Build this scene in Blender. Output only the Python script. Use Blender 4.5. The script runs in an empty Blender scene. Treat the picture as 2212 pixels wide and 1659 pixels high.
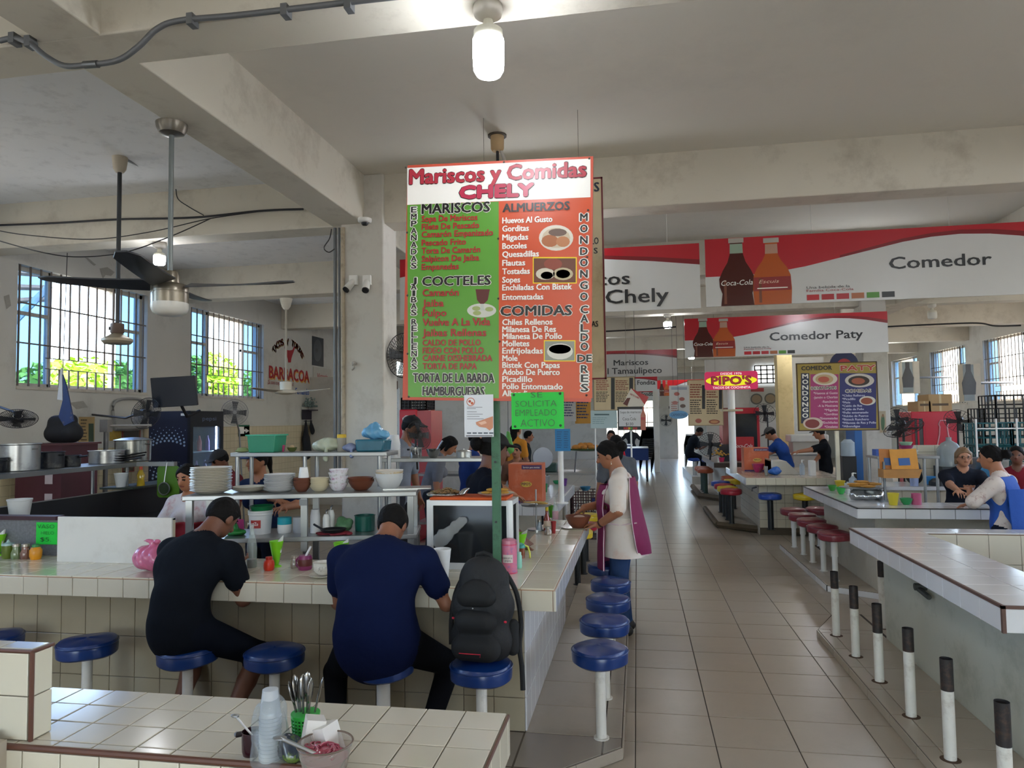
import bpy, math, random
import numpy as np
from mathutils import Vector, Matrix

random.seed(7)
SC = bpy.context.scene
COL = SC.collection

# ---------------------------------------------------------------- camera
IW, IH, FOC = 2212, 1659, 1530.0
YAW, PITCH, ROLL, CAMZ = .173425, .051747, -.014281, 1.65
_fw = Vector((-math.sin(YAW), math.cos(YAW), 0)); _rt = Vector((math.cos(YAW), math.sin(YAW), 0)); _up = Vector((0, 0, 1))
_F = _fw * math.cos(PITCH) + _up * math.sin(PITCH)
_U = _up * math.cos(PITCH) - _fw * math.sin(PITCH)
_R = _rt * math.cos(ROLL) + _U * math.sin(ROLL)
_U = _U * math.cos(ROLL) - _rt * math.sin(ROLL)
CAM = Vector((0, 0, CAMZ))
cam_data = bpy.data.cameras.new('camera'); cam = bpy.data.objects.new('camera', cam_data); COL.objects.link(cam)
cam_data.sensor_width = 36; cam_data.lens = FOC / IW * 36; cam_data.clip_start = .05; cam_data.clip_end = 300
cam.matrix_world = Matrix(((_R.x, _U.x, -_F.x, 0), (_R.y, _U.y, -_F.y, 0), (_R.z, _U.z, -_F.z, CAMZ), (0, 0, 0, 1)))
SC.camera = cam

# ---------------------------------------------------------------- world, sun, exposure
SKY, SUN, EXPO, BULB = .9, 5.0, 1.62, 28.0
world = bpy.data.worlds.new('world'); SC.world = world; world.use_nodes = True
_n = world.node_tree.nodes; _l = world.node_tree.links
for x in list(_n): _n.remove(x)
_o = _n.new('ShaderNodeOutputWorld'); _b = _n.new('ShaderNodeBackground'); _s = _n.new('ShaderNodeTexSky')
_s.sky_type = 'NISHITA'; _s.sun_disc = False; _s.sun_elevation = math.radians(58); _s.sun_rotation = math.radians(100)
_s.air_density = 1.0; _s.dust_density = 3.0; _s.altitude = 10
_l.new(_s.outputs[0], _b.inputs[0]); _b.inputs[1].default_value = SKY; _l.new(_b.outputs[0], _o.inputs[0])
sun_d = bpy.data.lights.new('sun', 'SUN'); sun_d.energy = SUN; sun_d.angle = .02; sun_d.color = (1, .95, .86)
sun = bpy.data.objects.new('sun', sun_d); COL.objects.link(sun)
sun.rotation_euler = Vector((-.12, .48, -.86)).to_track_quat('-Z', 'Y').to_euler(); sun.location = (12, -2, 20)
SC.view_settings.view_transform = 'Standard'; SC.view_settings.look = 'None'; SC.view_settings.gamma = 1
SC.view_settings.use_curve_mapping = False; SC.view_settings.exposure = EXPO
SC.cycles.max_bounces = 8; SC.cycles.diffuse_bounces = 5; SC.cycles.glossy_bounces = 3; SC.cycles.transparent_max_bounces = 12
SC.cycles.transmission_bounces = 4; SC.cycles.sample_clamp_indirect = 6; SC.cycles.caustics_reflective = False; SC.cycles.caustics_refractive = False

# ---------------------------------------------------------------- helpers
def at(px, py, x=None, y=None, z=None):
    """photo pixel -> point on the plane x=, y= or z="""
    d = _F * FOC + _R * (px - IW / 2) + _U * (IH / 2 - py)
    t = x / d.x if x is not None else (y / d.y if y is not None else (z - CAMZ) / d.z)
    return CAM + d * t
def mpp(p):
    """metres per photo pixel at a point"""
    return (Vector(p) - CAM).dot(_F) / FOC

def lin(h):
    if not isinstance(h, str): return tuple(h)
    h = h.lstrip('#'); o = []
    for i in (0, 2, 4):
        c = int(h[i:i + 2], 16) / 255
        o.append(c / 12.92 if c <= .04045 else ((c + .055) / 1.055) ** 2.4)
    return tuple(o)
_MC = {}
def M(hexc, rough=.5, metal=0., var=.10, scale=9., bump=0., spec=.5, emit=0., alpha=1., trans=0., dirt=None, dscale=3., damt=.5, coat=0.):
    """procedural principled material: noise-varied colour, optional relief and dirt"""
    key = (hexc, rough, metal, var, scale, bump, spec, emit, alpha, trans, dirt, dscale, damt, coat)
    if key in _MC: return _MC[key]
    m = bpy.data.materials.new('mat_%03d' % len(_MC)); m.use_nodes = True
    nt = m.node_tree; n = nt.nodes; l = nt.links; p = n['Principled BSDF']; out = n['Material Output']
    c = lin(hexc)
    p.inputs['Roughness'].default_value = rough; p.inputs['Metallic'].default_value = metal
    p.inputs['Specular IOR Level'].default_value = spec; p.inputs['Base Color'].default_value = (*c, 1)
    if coat: p.inputs['Coat Weight'].default_value = coat; p.inputs['Coat Roughness'].default_value = .08
    if emit: p.inputs['Emission Color'].default_value = (*c, 1); p.inputs['Emission Strength'].default_value = emit
    if trans: p.inputs['Transmission Weight'].default_value = trans
    src = None
    if var or bump or dirt:
        tc = n.new('ShaderNodeTexCoord'); nz = n.new('ShaderNodeTexNoise'); nz.inputs['Scale'].default_value = scale; nz.inputs['Detail'].default_value = 4
        l.new(tc.outputs['Object'], nz.inputs['Vector'])
    if var:
        mx = n.new('ShaderNodeMix'); mx.data_type = 'RGBA'
        mx.inputs[6].default_value = (*[v * (1 - var) for v in c], 1); mx.inputs[7].default_value = (*[min(1, v * (1 + var)) for v in c], 1)
        l.new(nz.outputs['Fac'], mx.inputs[0]); src = mx.outputs[2]
    if dirt:
        n2 = n.new('ShaderNodeTexNoise'); n2.inputs['Scale'].default_value = dscale; n2.inputs['Detail'].default_value = 8; n2.inputs['Roughness'].default_value = .7
        l.new(tc.outputs['Object'], n2.inputs['Vector'])
        rp = n.new('ShaderNodeMapRange'); rp.inputs[1].default_value = .52; rp.inputs[2].default_value = .72; rp.inputs[3].default_value = 0; rp.inputs[4].default_value = damt
        l.new(n2.outputs['Fac'], rp.inputs[0])
        m2 = n.new('ShaderNodeMix'); m2.data_type = 'RGBA'
        if src: l.new(src, m2.inputs[6])
        else: m2.inputs[6].default_value = (*c, 1)
        m2.inputs[7].default_value = (*lin(dirt), 1); l.new(rp.outputs[0], m2.inputs[0]); src = m2.outputs[2]
    if src: l.new(src, p.inputs['Base Color'])
    if bump:
        bp = n.new('ShaderNodeBump'); bp.inputs['Strength'].default_value = bump; bp.inputs['Distance'].default_value = .02
        l.new(nz.outputs['Fac'], bp.inputs['Height']); l.new(bp.outputs[0], p.inputs['Normal'])
    if alpha < 1:
        tr = n.new('ShaderNodeBsdfTransparent'); tr.inputs[0].default_value = (*[min(1, .55 + .5 * v) for v in c], 1)
        ms = n.new('ShaderNodeMixShader'); ms.inputs[0].default_value = alpha
        l.new(tr.outputs[0], ms.inputs[1]); l.new(p.outputs[0], ms.inputs[2]); l.new(ms.outputs[0], out.inputs[0])
    _MC[key] = m
    return m
def glass(tint='#e8f2f4', a=.14):
    return M(tint, .05, 0, 0, alpha=a, spec=.6)

def brick_mat(c1, c2, mortar, w, h, gap, plane, off=(0, 0), rough=.35, stag=0., dirt=None):
    """tiles as a material, for surfaces too far away to tell the tiles apart. plane: 'xy','yz','xz'"""
    m = bpy.data.materials.new('tiled_%d' % len(bpy.data.materials)); m.use_nodes = True
    nt = m.node_tree; n = nt.nodes; l = nt.links; p = n['Principled BSDF']; p.inputs['Roughness'].default_value = rough
    tc = n.new('ShaderNodeTexCoord'); sp = n.new('ShaderNodeSeparateXYZ'); cb = n.new('ShaderNodeCombineXYZ'); l.new(tc.outputs['Object'], sp.inputs[0])
    for k, ax in enumerate(plane):
        a = n.new('ShaderNodeMath'); a.operation = 'SUBTRACT'; a.inputs[1].default_value = off[k]
        l.new(sp.outputs['xyz'.index(ax)], a.inputs[0]); l.new(a.outputs[0], cb.inputs[k])
    b = n.new('ShaderNodeTexBrick'); b.offset = stag; b.inputs['Scale'].default_value = 1; b.inputs['Brick Width'].default_value = w; b.inputs['Row Height'].default_value = h
    b.inputs['Mortar Size'].default_value = gap; b.inputs['Mortar Smooth'].default_value = 0.1
    b.inputs['Color1'].default_value = (*lin(c1), 1); b.inputs['Color2'].default_value = (*lin(c2), 1); b.inputs['Mortar'].default_value = (*lin(mortar), 1)
    l.new(cb.outputs[0], b.inputs['Vector']); l.new(b.outputs['Color'], p.inputs['Base Color'])
    return m

class B:
    """collects simple shapes into one mesh"""
    def __init__(s): s.v = []; s.f = []; s.T = None; s.mi = []; s.cur = 0
    def add(s, vs, fs):
        o = len(s.v)
        if s.T is not None: vs = [s.T @ Vector(q) for q in vs]
        s.v += [tuple(q) for q in vs]; s.f += [tuple(o + i for i in q) for q in fs]; s.mi += [s.cur] * len(fs); return s
    def box(s, x0, y0, z0, x1, y1, z1):
        v = [(x, y, z) for z in (z0, z1) for y in (y0, y1) for x in (x0, x1)]
        return s.add(v, [(0, 2, 3, 1), (4, 5, 7, 6), (0, 1, 5, 4), (2, 6, 7, 3), (0, 4, 6, 2), (1, 3, 7, 5)])
    def obox(s, c, d, rz=0, rx=0, ry=0):
        m = Matrix.Translation(c) @ Matrix.Rotation(rz, 4, 'Z') @ Matrix.Rotation(ry, 4, 'Y') @ Matrix.Rotation(rx, 4, 'X')
        v = [m @ Vector((x * d[0] / 2, y * d[1] / 2, z * d[2] / 2)) for z in (-1, 1) for y in (-1, 1) for x in (-1, 1)]
        return s.add(v, [(0, 2, 3, 1), (4, 5, 7, 6), (0, 1, 5, 4), (2, 6, 7, 3), (0, 4, 6, 2), (1, 3, 7, 5)])
    def cyl(s, a, b, r, r2=None, n=14, cap=True):
        a = Vector(a); b = Vector(b); r2 = r if r2 is None else r2
        q = (b - a).to_track_quat('Z', 'Y').to_matrix() if (b - a).length > 1e-9 else Matrix.Identity(3)
        v = []
        for c, rr in ((a, r), (b, r2)):
            for i in range(n):
                t = 2 * math.pi * i / n; v.append(c + q @ Vector((math.cos(t) * rr, math.sin(t) * rr, 0)))
        f = [(i, (i + 1) % n, n + (i + 1) % n, n + i) for i in range(n)]
        if cap: f += [tuple(range(n - 1, -1, -1)), tuple(range(n, 2 * n))]
        return s.add(v, f)
    def lathe(s, prof, n=20, c=(0, 0, 0), sq=1., axis=None):
        """profile of (r, z) from the bottom up; sq squeezes y"""
        v = []; f = []; k = len(prof)
        for r, z in prof:
            for i in range(n):
                t = 2 * math.pi * i / n; v.append((c[0] + r * math.cos(t), c[1] + r * math.sin(t) * sq, c[2] + z))
        for j in range(k - 1):
            for i in range(n): f.append((j * n + i, j * n + (i + 1) % n, (j + 1) * n + (i + 1) % n, (j + 1) * n + i))
        if prof[0][0] > 1e-4: f.append(tuple(range(n - 1, -1, -1)))
        if prof[-1][0] > 1e-4: f.append(tuple((k - 1) * n + i for i in range(n)))
        return s.add(v, f)
    def tube(s, path, r, n=8, closed=False):
        P = [Vector(p) for p in path]; k = len(P); v = []; f = []
        up = Vector((0, 0, 1))
        for i, p in enumerate(P):
            a = P[(i - 1) % k] if (closed or i) else p; b = P[(i + 1) % k] if (closed or i < k - 1) else p
            t = (b - a).normalized(); u = t.cross(up)
            if u.length < .05: u = t.cross(Vector((0, 1, 0)))
            u.normalize(); w = u.cross(t)
            for j in range(n):
                g = 2 * math.pi * j / n; v.append(p + u * math.cos(g) * r + w * math.sin(g) * r)
        for i in range(k if closed else k - 1):
            for j in range(n):
                i2 = (i + 1) % k; f.append((i * n + j, i * n + (j + 1) % n, i2 * n + (j + 1) % n, i2 * n + j))
        if not closed: f += [tuple(range(n - 1, -1, -1)), tuple((k - 1) * n + j for j in range(n))]
        return s.add(v, f)
    def ell(s, c, r, nu=14, nv=9, m=None):
        v = []; f = []
        for j in range(nv + 1):
            p = math.pi * j / nv
            for i in range(nu):
                t = 2 * math.pi * i / nu; q = Vector((r[0] * math.sin(p) * math.cos(t), r[1] * math.sin(p) * math.sin(t), -r[2] * math.cos(p)))
                if m: q = m @ q
                v.append(Vector(c) + q)
        for j in range(nv):
            for i in range(nu): f.append((j * nu + i, j * nu + (i + 1) % nu, (j + 1) * nu + (i + 1) % nu, (j + 1) * nu + i))
        return s.add(v, f)
    def prism(s, poly, a, b, ax='z'):
        """polygon (counter-clockwise) extruded from a to b along an axis; 'y': poly is (x,z), 'x': poly is (y,z)"""
        mk = {'z': lambda p, q: (p[0], p[1], q), 'y': lambda p, q: (p[0], q, p[1]), 'x': lambda p, q: (q, p[0], p[1])}[ax]
        n = len(poly); v = [mk(p, a) for p in poly] + [mk(p, b) for p in poly]
        f = [(i, (i + 1) % n, n + (i + 1) % n, n + i) for i in range(n)] + [tuple(range(n - 1, -1, -1)), tuple(range(n, 2 * n))]
        if ax == 'y': f = [q[::-1] for q in f]
        return s.add(v, f)
    def quad(s, a, b, c, d): return s.add([a, b, c, d], [(0, 1, 2, 3)])
    def mesh(s, name):
        me = bpy.data.meshes.new(name); me.from_pydata(s.v, [], s.f); return me

def finish(me, smooth=40):
    if smooth:
        me.polygons.foreach_set('use_smooth', [True] * len(me.polygons)); me.set_sharp_from_angle(angle=math.radians(smooth))
    me.update()
def tag(o, label=None, cat=None, group=None, kind=None):
    if label: o['label'] = label
    if cat: o['category'] = cat
    if group: o['group'] = group
    if kind: o['kind'] = kind
    return o
def obj(name, b, mat, parent=None, smooth=40, label=None, bevel=0, loc=None, rz=0):
    me = b if isinstance(b, bpy.types.Mesh) else b.mesh(name)
    if not me.materials:
        for k in (mat if isinstance(mat, (list, tuple)) else [mat]): me.materials.append(k)
        if isinstance(b, B) and isinstance(mat, (list, tuple)): me.polygons.foreach_set('material_index', b.mi)
        finish(me, smooth)
    o = bpy.data.objects.new(name, me); COL.objects.link(o)
    if parent: o.parent = parent
    if label: o['label'] = label
    if loc is not None: o.location = loc
    if rz: o.rotation_euler = (0, 0, rz)
    if bevel:
        q = o.modifiers.new('edge', 'BEVEL'); q.width = bevel; q.segments = 2; q.limit_method = 'ANGLE'
    return o
def thing(name, label, cat, loc=(0, 0, 0), rz=0, group=None, kind=None):
    o = bpy.data.objects.new(name, None); o.empty_display_size = .05; COL.objects.link(o); o.location = loc; o.rotation_euler = (0, 0, rz)
    return tag(o, label, cat, group, kind)
def single(name, b, mat, label, cat, group=None, loc=None, rz=0, **k):
    return tag(obj(name, b, mat, loc=loc, rz=rz, **k), label, cat, group)
def dup(root, loc=None, rz=None, label=None, group=None, swap=None):
    def cp(o, parent):
        c = o.copy(); COL.objects.link(c)
        if parent: c.parent = parent
        if swap and c.type == 'MESH' and o.name.split('.')[0] in swap:
            c.data = c.data.copy(); c.data.materials.clear(); c.data.materials.append(swap[o.name.split('.')[0]])
        for ch in o.children: cp(ch, c)
        return c
    r = cp(root, None)
    if loc is not None: r.location = loc
    if rz is not None: r.rotation_euler = (0, 0, rz)
    if label: r['label'] = label
    if group: r['group'] = group
    return r

# tiles: one shared box mesh per size and material
_TM = {}
def tile(parent, x0, y0, z0, x1, y1, z1, mat, name='tile'):
    d = (round(x1 - x0, 3), round(y1 - y0, 3), round(z1 - z0, 3)); k = (d, mat.name)
    if k not in _TM:
        c = .0022; X, Y, Z = (q / 2 for q in d); t = min(range(3), key=lambda i: d[i]); h = (X, Y, Z)
        b = B(); vs = []
        for sgn, ins in ((-1, 0), (1, 0), (1, c)):     # chamfered face on the + side of the thin axis (and mirrored below)
            for a, bb in ((-1, -1), (1, -1), (1, 1), (-1, 1)):
                q = [0, 0, 0]; u, w = [i for i in range(3) if i != t]
                q[u] = a * (h[u] - ins); q[w] = bb * (h[w] - ins); q[t] = sgn * h[t] - (c * .6 if (sgn == 1 and ins == 0) else 0); vs.append(q)
        fs = [(3, 2, 1, 0)] + [(i, (i + 1) % 4, 4 + (i + 1) % 4, 4 + i) for i in range(4)] + [(4 + i, 4 + (i + 1) % 4, 8 + (i + 1) % 4, 8 + i) for i in range(4)] + [(8, 9, 10, 11)]
        if t == 1: fs = [q[::-1] for q in fs]
        b.add(vs, fs); me = b.mesh('tile'); me.materials.append(mat); _TM[k] = me
    o = bpy.data.objects.new(name, _TM[k]); COL.objects.link(o)
    o.location = ((x0 + x1) / 2, (y0 + y1) / 2, (z0 + z1) / 2); o.parent = parent
    return o
def tile_m(parent, x0, y0, z0, x1, y1, z1, mat, flip):
    """tile whose finished face looks to the minus side of its thin axis"""
    o = tile(parent, x0, y0, z0, x1, y1, z1, mat)
    if flip: o.scale = tuple(-1 if i == flip else 1 for i in (1, 2, 3))
    return o
def cuts(a, b, step, start=None):
    """joint positions from a to b with whole tiles counted from start"""
    s = a if start is None else start
    while s > a: s -= step
    out = [a]; s += step
    while s < b - .012:
        if s > a + .012: out.append(s)
        s += step
    return out + [b]

# lettering: built-in font turned into flat mesh, fitted to a box
_TX = {}
def glyphs(txt, bold=0., shear=0.):
    k = (txt, bold, shear)
    if k not in _TX:
        c = bpy.data.curves.new('t', 'FONT'); c.body = txt; c.size = 1; c.offset = bold; c.shear = shear; c.resolution_u = 2; c.fill_mode = 'FRONT'
        o = bpy.data.objects.new('t', c); me = bpy.data.meshes.new_from_object(o)
        v = [tuple(q.co) for q in me.vertices]; f = [tuple(p.vertices) for p in me.polygons]
        bpy.data.objects.remove(o); bpy.data.meshes.remove(me); bpy.data.curves.remove(c)
        _TX[k] = (v, f)
    return _TX[k]
_cv = glyphs('H')[0]; CAP = max(q[1] for q in _cv) - min(q[1] for q in _cv)
def text(b, txt, x, y, w, h, bold=.012, shear=0., depth=0., align='l', arc=None):
    """add txt to builder b in its xy plane: baseline-left x,y, total width w, cap height h (w=0: natural width)"""
    v, f = glyphs(txt, min(bold, 0), shear)
    if not v: return
    x0 = min(q[0] for q in v); x1 = max(q[0] for q in v); sy = h / CAP; sx = w / (x1 - x0) if w else sy
    tw = (x1 - x0) * sx; xo = x - (tw / 2 if align == 'c' else (tw if align == 'r' else 0))
    r = bold * sy * 1.0
    off = [(0, 0)] if r <= 0 else ([(r * math.cos(i * .785), r * math.sin(i * .785)) for i in range(8)] if bold > .045 else [(-r, -r * .5), (r, -r * .5), (-r, r * .5), (r, r * .5)])
    for i, (ox, oy) in enumerate(off): b.add([(xo + ox + (q[0] - x0) * sx, y + oy + q[1] * sy, depth + .00022 * i) for q in v], f)

# ================================================================ the hall
XL, XR, YB, YF, ZC, ZB = -6.6, 8.0, 29.8, -7.5, 3.9, 3.45
TX0, TW, TY0, TD = -.045, .4, 3.768, .3685          # floor tile grid
floor_mat = brick_mat('#a59a89', '#9d9281', '#4c4238', TW, TD, .005, 'xy', (TX0, TY0), .28)
grout = M('#3d342c', .9, var=.2, scale=30)
ftile = M('#a59a89', .28, var=.07, scale=5, spec=.5, bump=.03, dirt='#857a6a', dscale=2.2, damt=.35)
plaster = M('#c9c8c2', .85, var=.05, scale=2.5, bump=.06, dirt='#8f8c84', dscale=1.6, damt=.45)
ceil_mat = M('#dbd7cd', .9, var=.05, scale=.8, bump=.04, dirt='#c4c1ba', dscale=.5, damt=.6)
ceil_L = M('#e2e3e4', .9, var=.05, scale=2, bump=.25, dirt='#9a9b9c', dscale=7, damt=.35)
beam_mat = M('#cfcabd', .85, var=.06, scale=2, bump=.05, dirt='#93897b', dscale=2.2, damt=.5)
steel = M('#a9abab', .32, .85, var=.08, scale=6)
steel_d = M('#75787a', .38, .8, var=.12, scale=5)
grey_pipe = M('#6c6f72', .5, .35, var=.15, scale=14)
black = M('#15161a', .45, var=.2)
white_p = M('#e6e6e2', .4, var=.04)
rust_white = M('#bdb9ae', .6, var=.1, scale=25, dirt='#6b4a35', dscale=25, damt=.7)
dark_wire = M('#2a2b2e', .6, var=.2)

NT = 16                                              # rows of single tiles; beyond, the material takes over
ZX0, ZX1, ZY0, ZY1 = TX0 - TW, TX0 + 6 * TW, TY0 - 3 * TD, TY0 + NT * TD
b = B()
for x0, y0, x1, y1 in ((XL - 1, YF, XR + 1, ZY0), (XL - 1, ZY0, ZX0, ZY1), (ZX1, ZY0, XR + 1, ZY1), (XL - 1, ZY1, XR + 1, YB + 4)):
    b.box(x0, y0, -.12, x1, y1, 0)
floor = tag(obj('floor', b, floor_mat, smooth=0), 'beige ceramic tile floor with dark grout lines', kind='structure')
obj('grout_bed', B().box(ZX0, ZY0, -.12, ZX1, ZY1, -.004), grout, floor, 0)
for i in range(-1, 6):
    for j in range(-3, NT):
        g = .0026; x = TX0 + i * TW; y = TY0 + j * TD
        tile(floor, x + g, y + g, -.012, x + TW - g, y + TD - g, random.uniform(-.0004, .0008), ftile)

# --- ceiling slab, beams
ceiling = tag(obj('ceiling', B().box(-2.39, YF, ZC, XR + .3, YB, ZC + .15), ceil_mat, smooth=0), 'grey painted concrete ceiling slab', kind='structure')
tag(obj('ceiling', B().box(XL - .3, YF, ZC, -2.39, YB, ZC + .15), ceil_L, smooth=0), 'pale peeling ceiling slab over the window side', kind='structure')
BEAMS = [-3.7, -.45, 2.8, 6.04, 9.15, 12.4, 15.6, 18.8, 22.0, 25.2, 28.4]
def beam(name, x0, y0, x1, y1, lab):
    return tag(obj(name, B().box(x0, y0, ZB, x1, y1, ZC + .02), beam_mat, bevel=.008), lab, kind='structure')
for k, y in enumerate(BEAMS):
    beam('trim_%d' % (k + 1), XL, y, XR, y + .27, 'painted concrete cross beam under the ceiling')
LX = (-2.71, -2.39)
beam('trim_20', LX[0], YF, LX[1], YB, 'long painted concrete beam meeting the pipe-clad column').location.z = .001
beam('trim_21', 4.2, YF, 4.5, YB, 'long painted concrete beam over the stalls across the aisle').location.z = .001

# --- outer walls with window openings
WL = [(-2.6, -.5), (.45, 2.55), (3.5, 5.6), (6.6, 8.68), (9.64, 11.77), (15.6, 17.7), (18.6, 20.7), (21.6, 23.7), (24.6, 26.7)]  # openings past the painted advert are added unseen to brighten the far hall
WR = [(-2.4, -.3), (.7, 2.8), (3.8, 5.9), (6.85, 8.95), (9.9, 12.0), (12.95, 15.05), (16.0, 18.15), (19.05, 21.2), (22.1, 24.2)]
def wall_with_holes(name, x0, x1, holes, z0, z1, lab):
    b = B(); b.box(x0, YF, -.1, x1, YB + .2, z0); b.box(x0, YF, z1, x1, YB + .2, ZC + .1); y = YF
    for a, c in holes: b.box(x0, y, z0, x1, a, z1); y = c
    b.box(x0, y, z0, x1, YB + .2, z1)
    return tag(obj(name, b, plaster, smooth=0), lab, kind='structure')
WZ0, WZ1 = 2.1, 3.44
wall_l = wall_with_holes('wall_left', XL - .22, XL, WL, WZ0, WZ1, 'white flaking plaster wall with barred windows')
wall_r = wall_with_holes('wall_right', XR, XR + .22, WR, 1.93, 3.36, 'cream plaster wall with barred windows behind the far stalls')
# tiled dado on the left wall
dado = M('#d6c9a6', .3, var=.06, scale=6, spec=.5)
dado_g = M('#8d7f62', .9)
obj('dado_bed', B().box(XL, 6.2, .3, XL + .006, 8.62, 1.38), dado_g, wall_l, 0)
ys = cuts(6.2, 8.62, .115)
zs = cuts(.81, 1.38, .115)
for a, c in zip(ys, ys[1:]):
    for e, g in zip(zs, zs[1:]): tile(wall_l, XL, a + .0015, e + .0015, XL + .012, c - .0015, g - .0015, dado)
obj('tiled_dado', B().box(XL, 8.62, 0, XL + .012, 16, 1.62), brick_mat('#cdbfa0', '#c8b998', '#a2957a', .115, .115, .003, 'yz'), wall_l, 0)

for _k, pts in enumerate((((215, 580), (232, 577), (248, 588), (240, 596), (228, 594), (222, 603)), ((183, 556), (190, 557), (208, 572), (203, 574)), ((228, 610), (262, 608), (275, 620), (262, 616), (240, 618)), ((8, 640), (20, 636), (24, 660), (14, 668)), ((150, 870), (180, 866), (190, 880), (165, 884)))):
    _q = [at(a, c, x=XL + .004) for a, c in pts]; obj('flaked_patch', B().add(_q[::-1], [tuple(range(len(_q)))]), M('#a19e96', .9, var=.15, scale=20), wall_l, 0)
# --- barred windows
bar_mat = M('#6e645c', .6, .2, var=.2, scale=30, dirt='#5d4030', dscale=30, damt=.6)
wframe = M('#c4bfb4', .6, var=.1, scale=14, dirt='#8b7560', dscale=9, damt=.5)
pane_m = M('#9cc6ef', .06, 0, 0, alpha=.12, spec=.5)
for _q in pane_m.node_tree.nodes:
    if _q.type == 'BSDF_TRANSPARENT': _q.inputs[0].default_value = (.33, .45, .58, 1)
def window(n, x, y0, y1, z0, z1, side, detail):
    """side=-1: wall to the left; bars stand on the room side"""
    w = tag(bpy.data.objects.new('window_%d' % n, None), 'barred window with pale frame and sliding panes', kind='structure'); COL.objects.link(w)
    s = -side; xi = x + s * -.03; d = y1 - y0
    f = B()
    for a, c, e, g in ((y0, y0 + .05, z0, z1), (y1 - .05, y1, z0, z1), (y0, y1, z0, z0 + .045), (y0, y1, z1 - .045, z1), (y0 + .24 * d, y0 + .24 * d + .05, z0, z1), (y1 - .27 * d, y1 - .27 * d + .05, z0, z1)):
        f.box(x - s * .14, a, e, x - s * .09, c, g)
    f.box(x - s * .135, y0, z0 + .6 * (z1 - z0), x - s * .095, y0 + .24 * d, z0 + .63 * (z1 - z0))
    f.box(x - s * .135, y1 - .27 * d, z0 + .6 * (z1 - z0), x - s * .095, y1, z0 + .63 * (z1 - z0))
    obj('window_frame', f, wframe, w, 0)
    for a, c in ((y0 + .05, y0 + .24 * d), (y1 - .22 * d, y1 - .05)):
        for e, g in ((z0 + .045, z0 + .6 * (z1 - z0)), (z0 + .63 * (z1 - z0), z1 - .045)):
            obj('pane', B().box(x - s * .117, a, e, x - s * .113, c, g), pane_m, w, 0)
    obj('sill', B().box(x - s * .2, y0, z0 - .03, x + s * .015, y1, z0 + .004), wframe, w, 0)
    if detail:
        nb = 14
        for k in range(nb + 1):
            yy = y0 + .05 + (d - .1) * k / nb; mid = .2 < k / nb < .82
            if mid:
                obj('bar', B().cyl((xi, yy, z0 + .34), (xi, yy, z1), .0115, n=6), bar_mat, w); obj('bar', B().cyl((xi, yy, z0), (xi, yy, z0 + .22), .0115, n=6), bar_mat, w)
            else: obj('bar', B().cyl((xi, yy, z0), (xi, yy, z1), .0115, n=6), bar_mat, w)
        for zz, h in ((.36, .016), (.69, .016)):
            obj('cross_bar', B().box(xi - .006, y0, z0 + zz * (z1 - z0) - h / 2, xi + .006, y1, z0 + zz * (z1 - z0) + h / 2), bar_mat, w, 0)
        for zz in (.22, .34): obj('cross_bar', B().cyl((xi, y0 + .2 * d, z0 + zz), (xi, y1 - .2 * d, z0 + zz), .006, n=6), bar_mat, w)
    return w
for k, (a, c) in enumerate(WL): window(k + 1, XL, a, c, WZ0, WZ1, -1, k in (3, 4))
for k, (a, c) in enumerate(WR): window(k + 31, XR, a, c, 1.93, 3.36, 1, k in (6, 7))

# --- end wall with the bright doorway, wall behind the viewer with its wide entrances
b = B(); D0 = at(1464, 930, y=YB).x; D1 = at(1500, 930, y=YB).x; V0 = at(1310, 930, y=YB).x; V1 = at(1412, 930, y=YB).x; zt = at(1480, 868, y=YB).z
for x0, x1, z0, z1 in ((XL - .2, V0, 0, ZC), (V1, D0, 0, ZC), (D1, XR + .2, 0, ZC), (V0, V1, 0, .9), (V0, V1, 2.6, ZC), (D0, D1, zt, ZC)): b.box(x0, YB, z0, x1, YB + .2, z1)
wall_b = tag(obj('wall_back', b, plaster, smooth=0), 'white end wall of the hall with bright doorway', kind='structure')
b = B()
for x0, x1, z0, z1 in ((XL - .2, -5.5, 0, ZC), (-1.5, -.2, 0, ZC), (4.2, XR + .2, 0, ZC), (-5.5, -1.5, 3.0, ZC), (-.2, 4.2, 3.0, ZC)): b.box(x0, YF - .2, z0, x1, YF, z1)
tag(obj('wall_front', b, plaster, smooth=0), 'plaster wall with wide market entrances', kind='structure')
w = tag(bpy.data.objects.new('window_50', None), 'far barred window beside the end doorway', kind='structure'); COL.objects.link(w)
f = B()
for k in range(9): f.cyl((V0 + (V1 - V0) * k / 8, YB + .05, .9), (V0 + (V1 - V0) * k / 8, YB + .05, 2.6), .012, n=5)
for z in (.92, 1.5, 2.1, 2.58): f.box(V0, YB + .04, z - .015, V1, YB + .06, z + .015)
obj('window_frame', f, bar_mat, w, 0)

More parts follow.
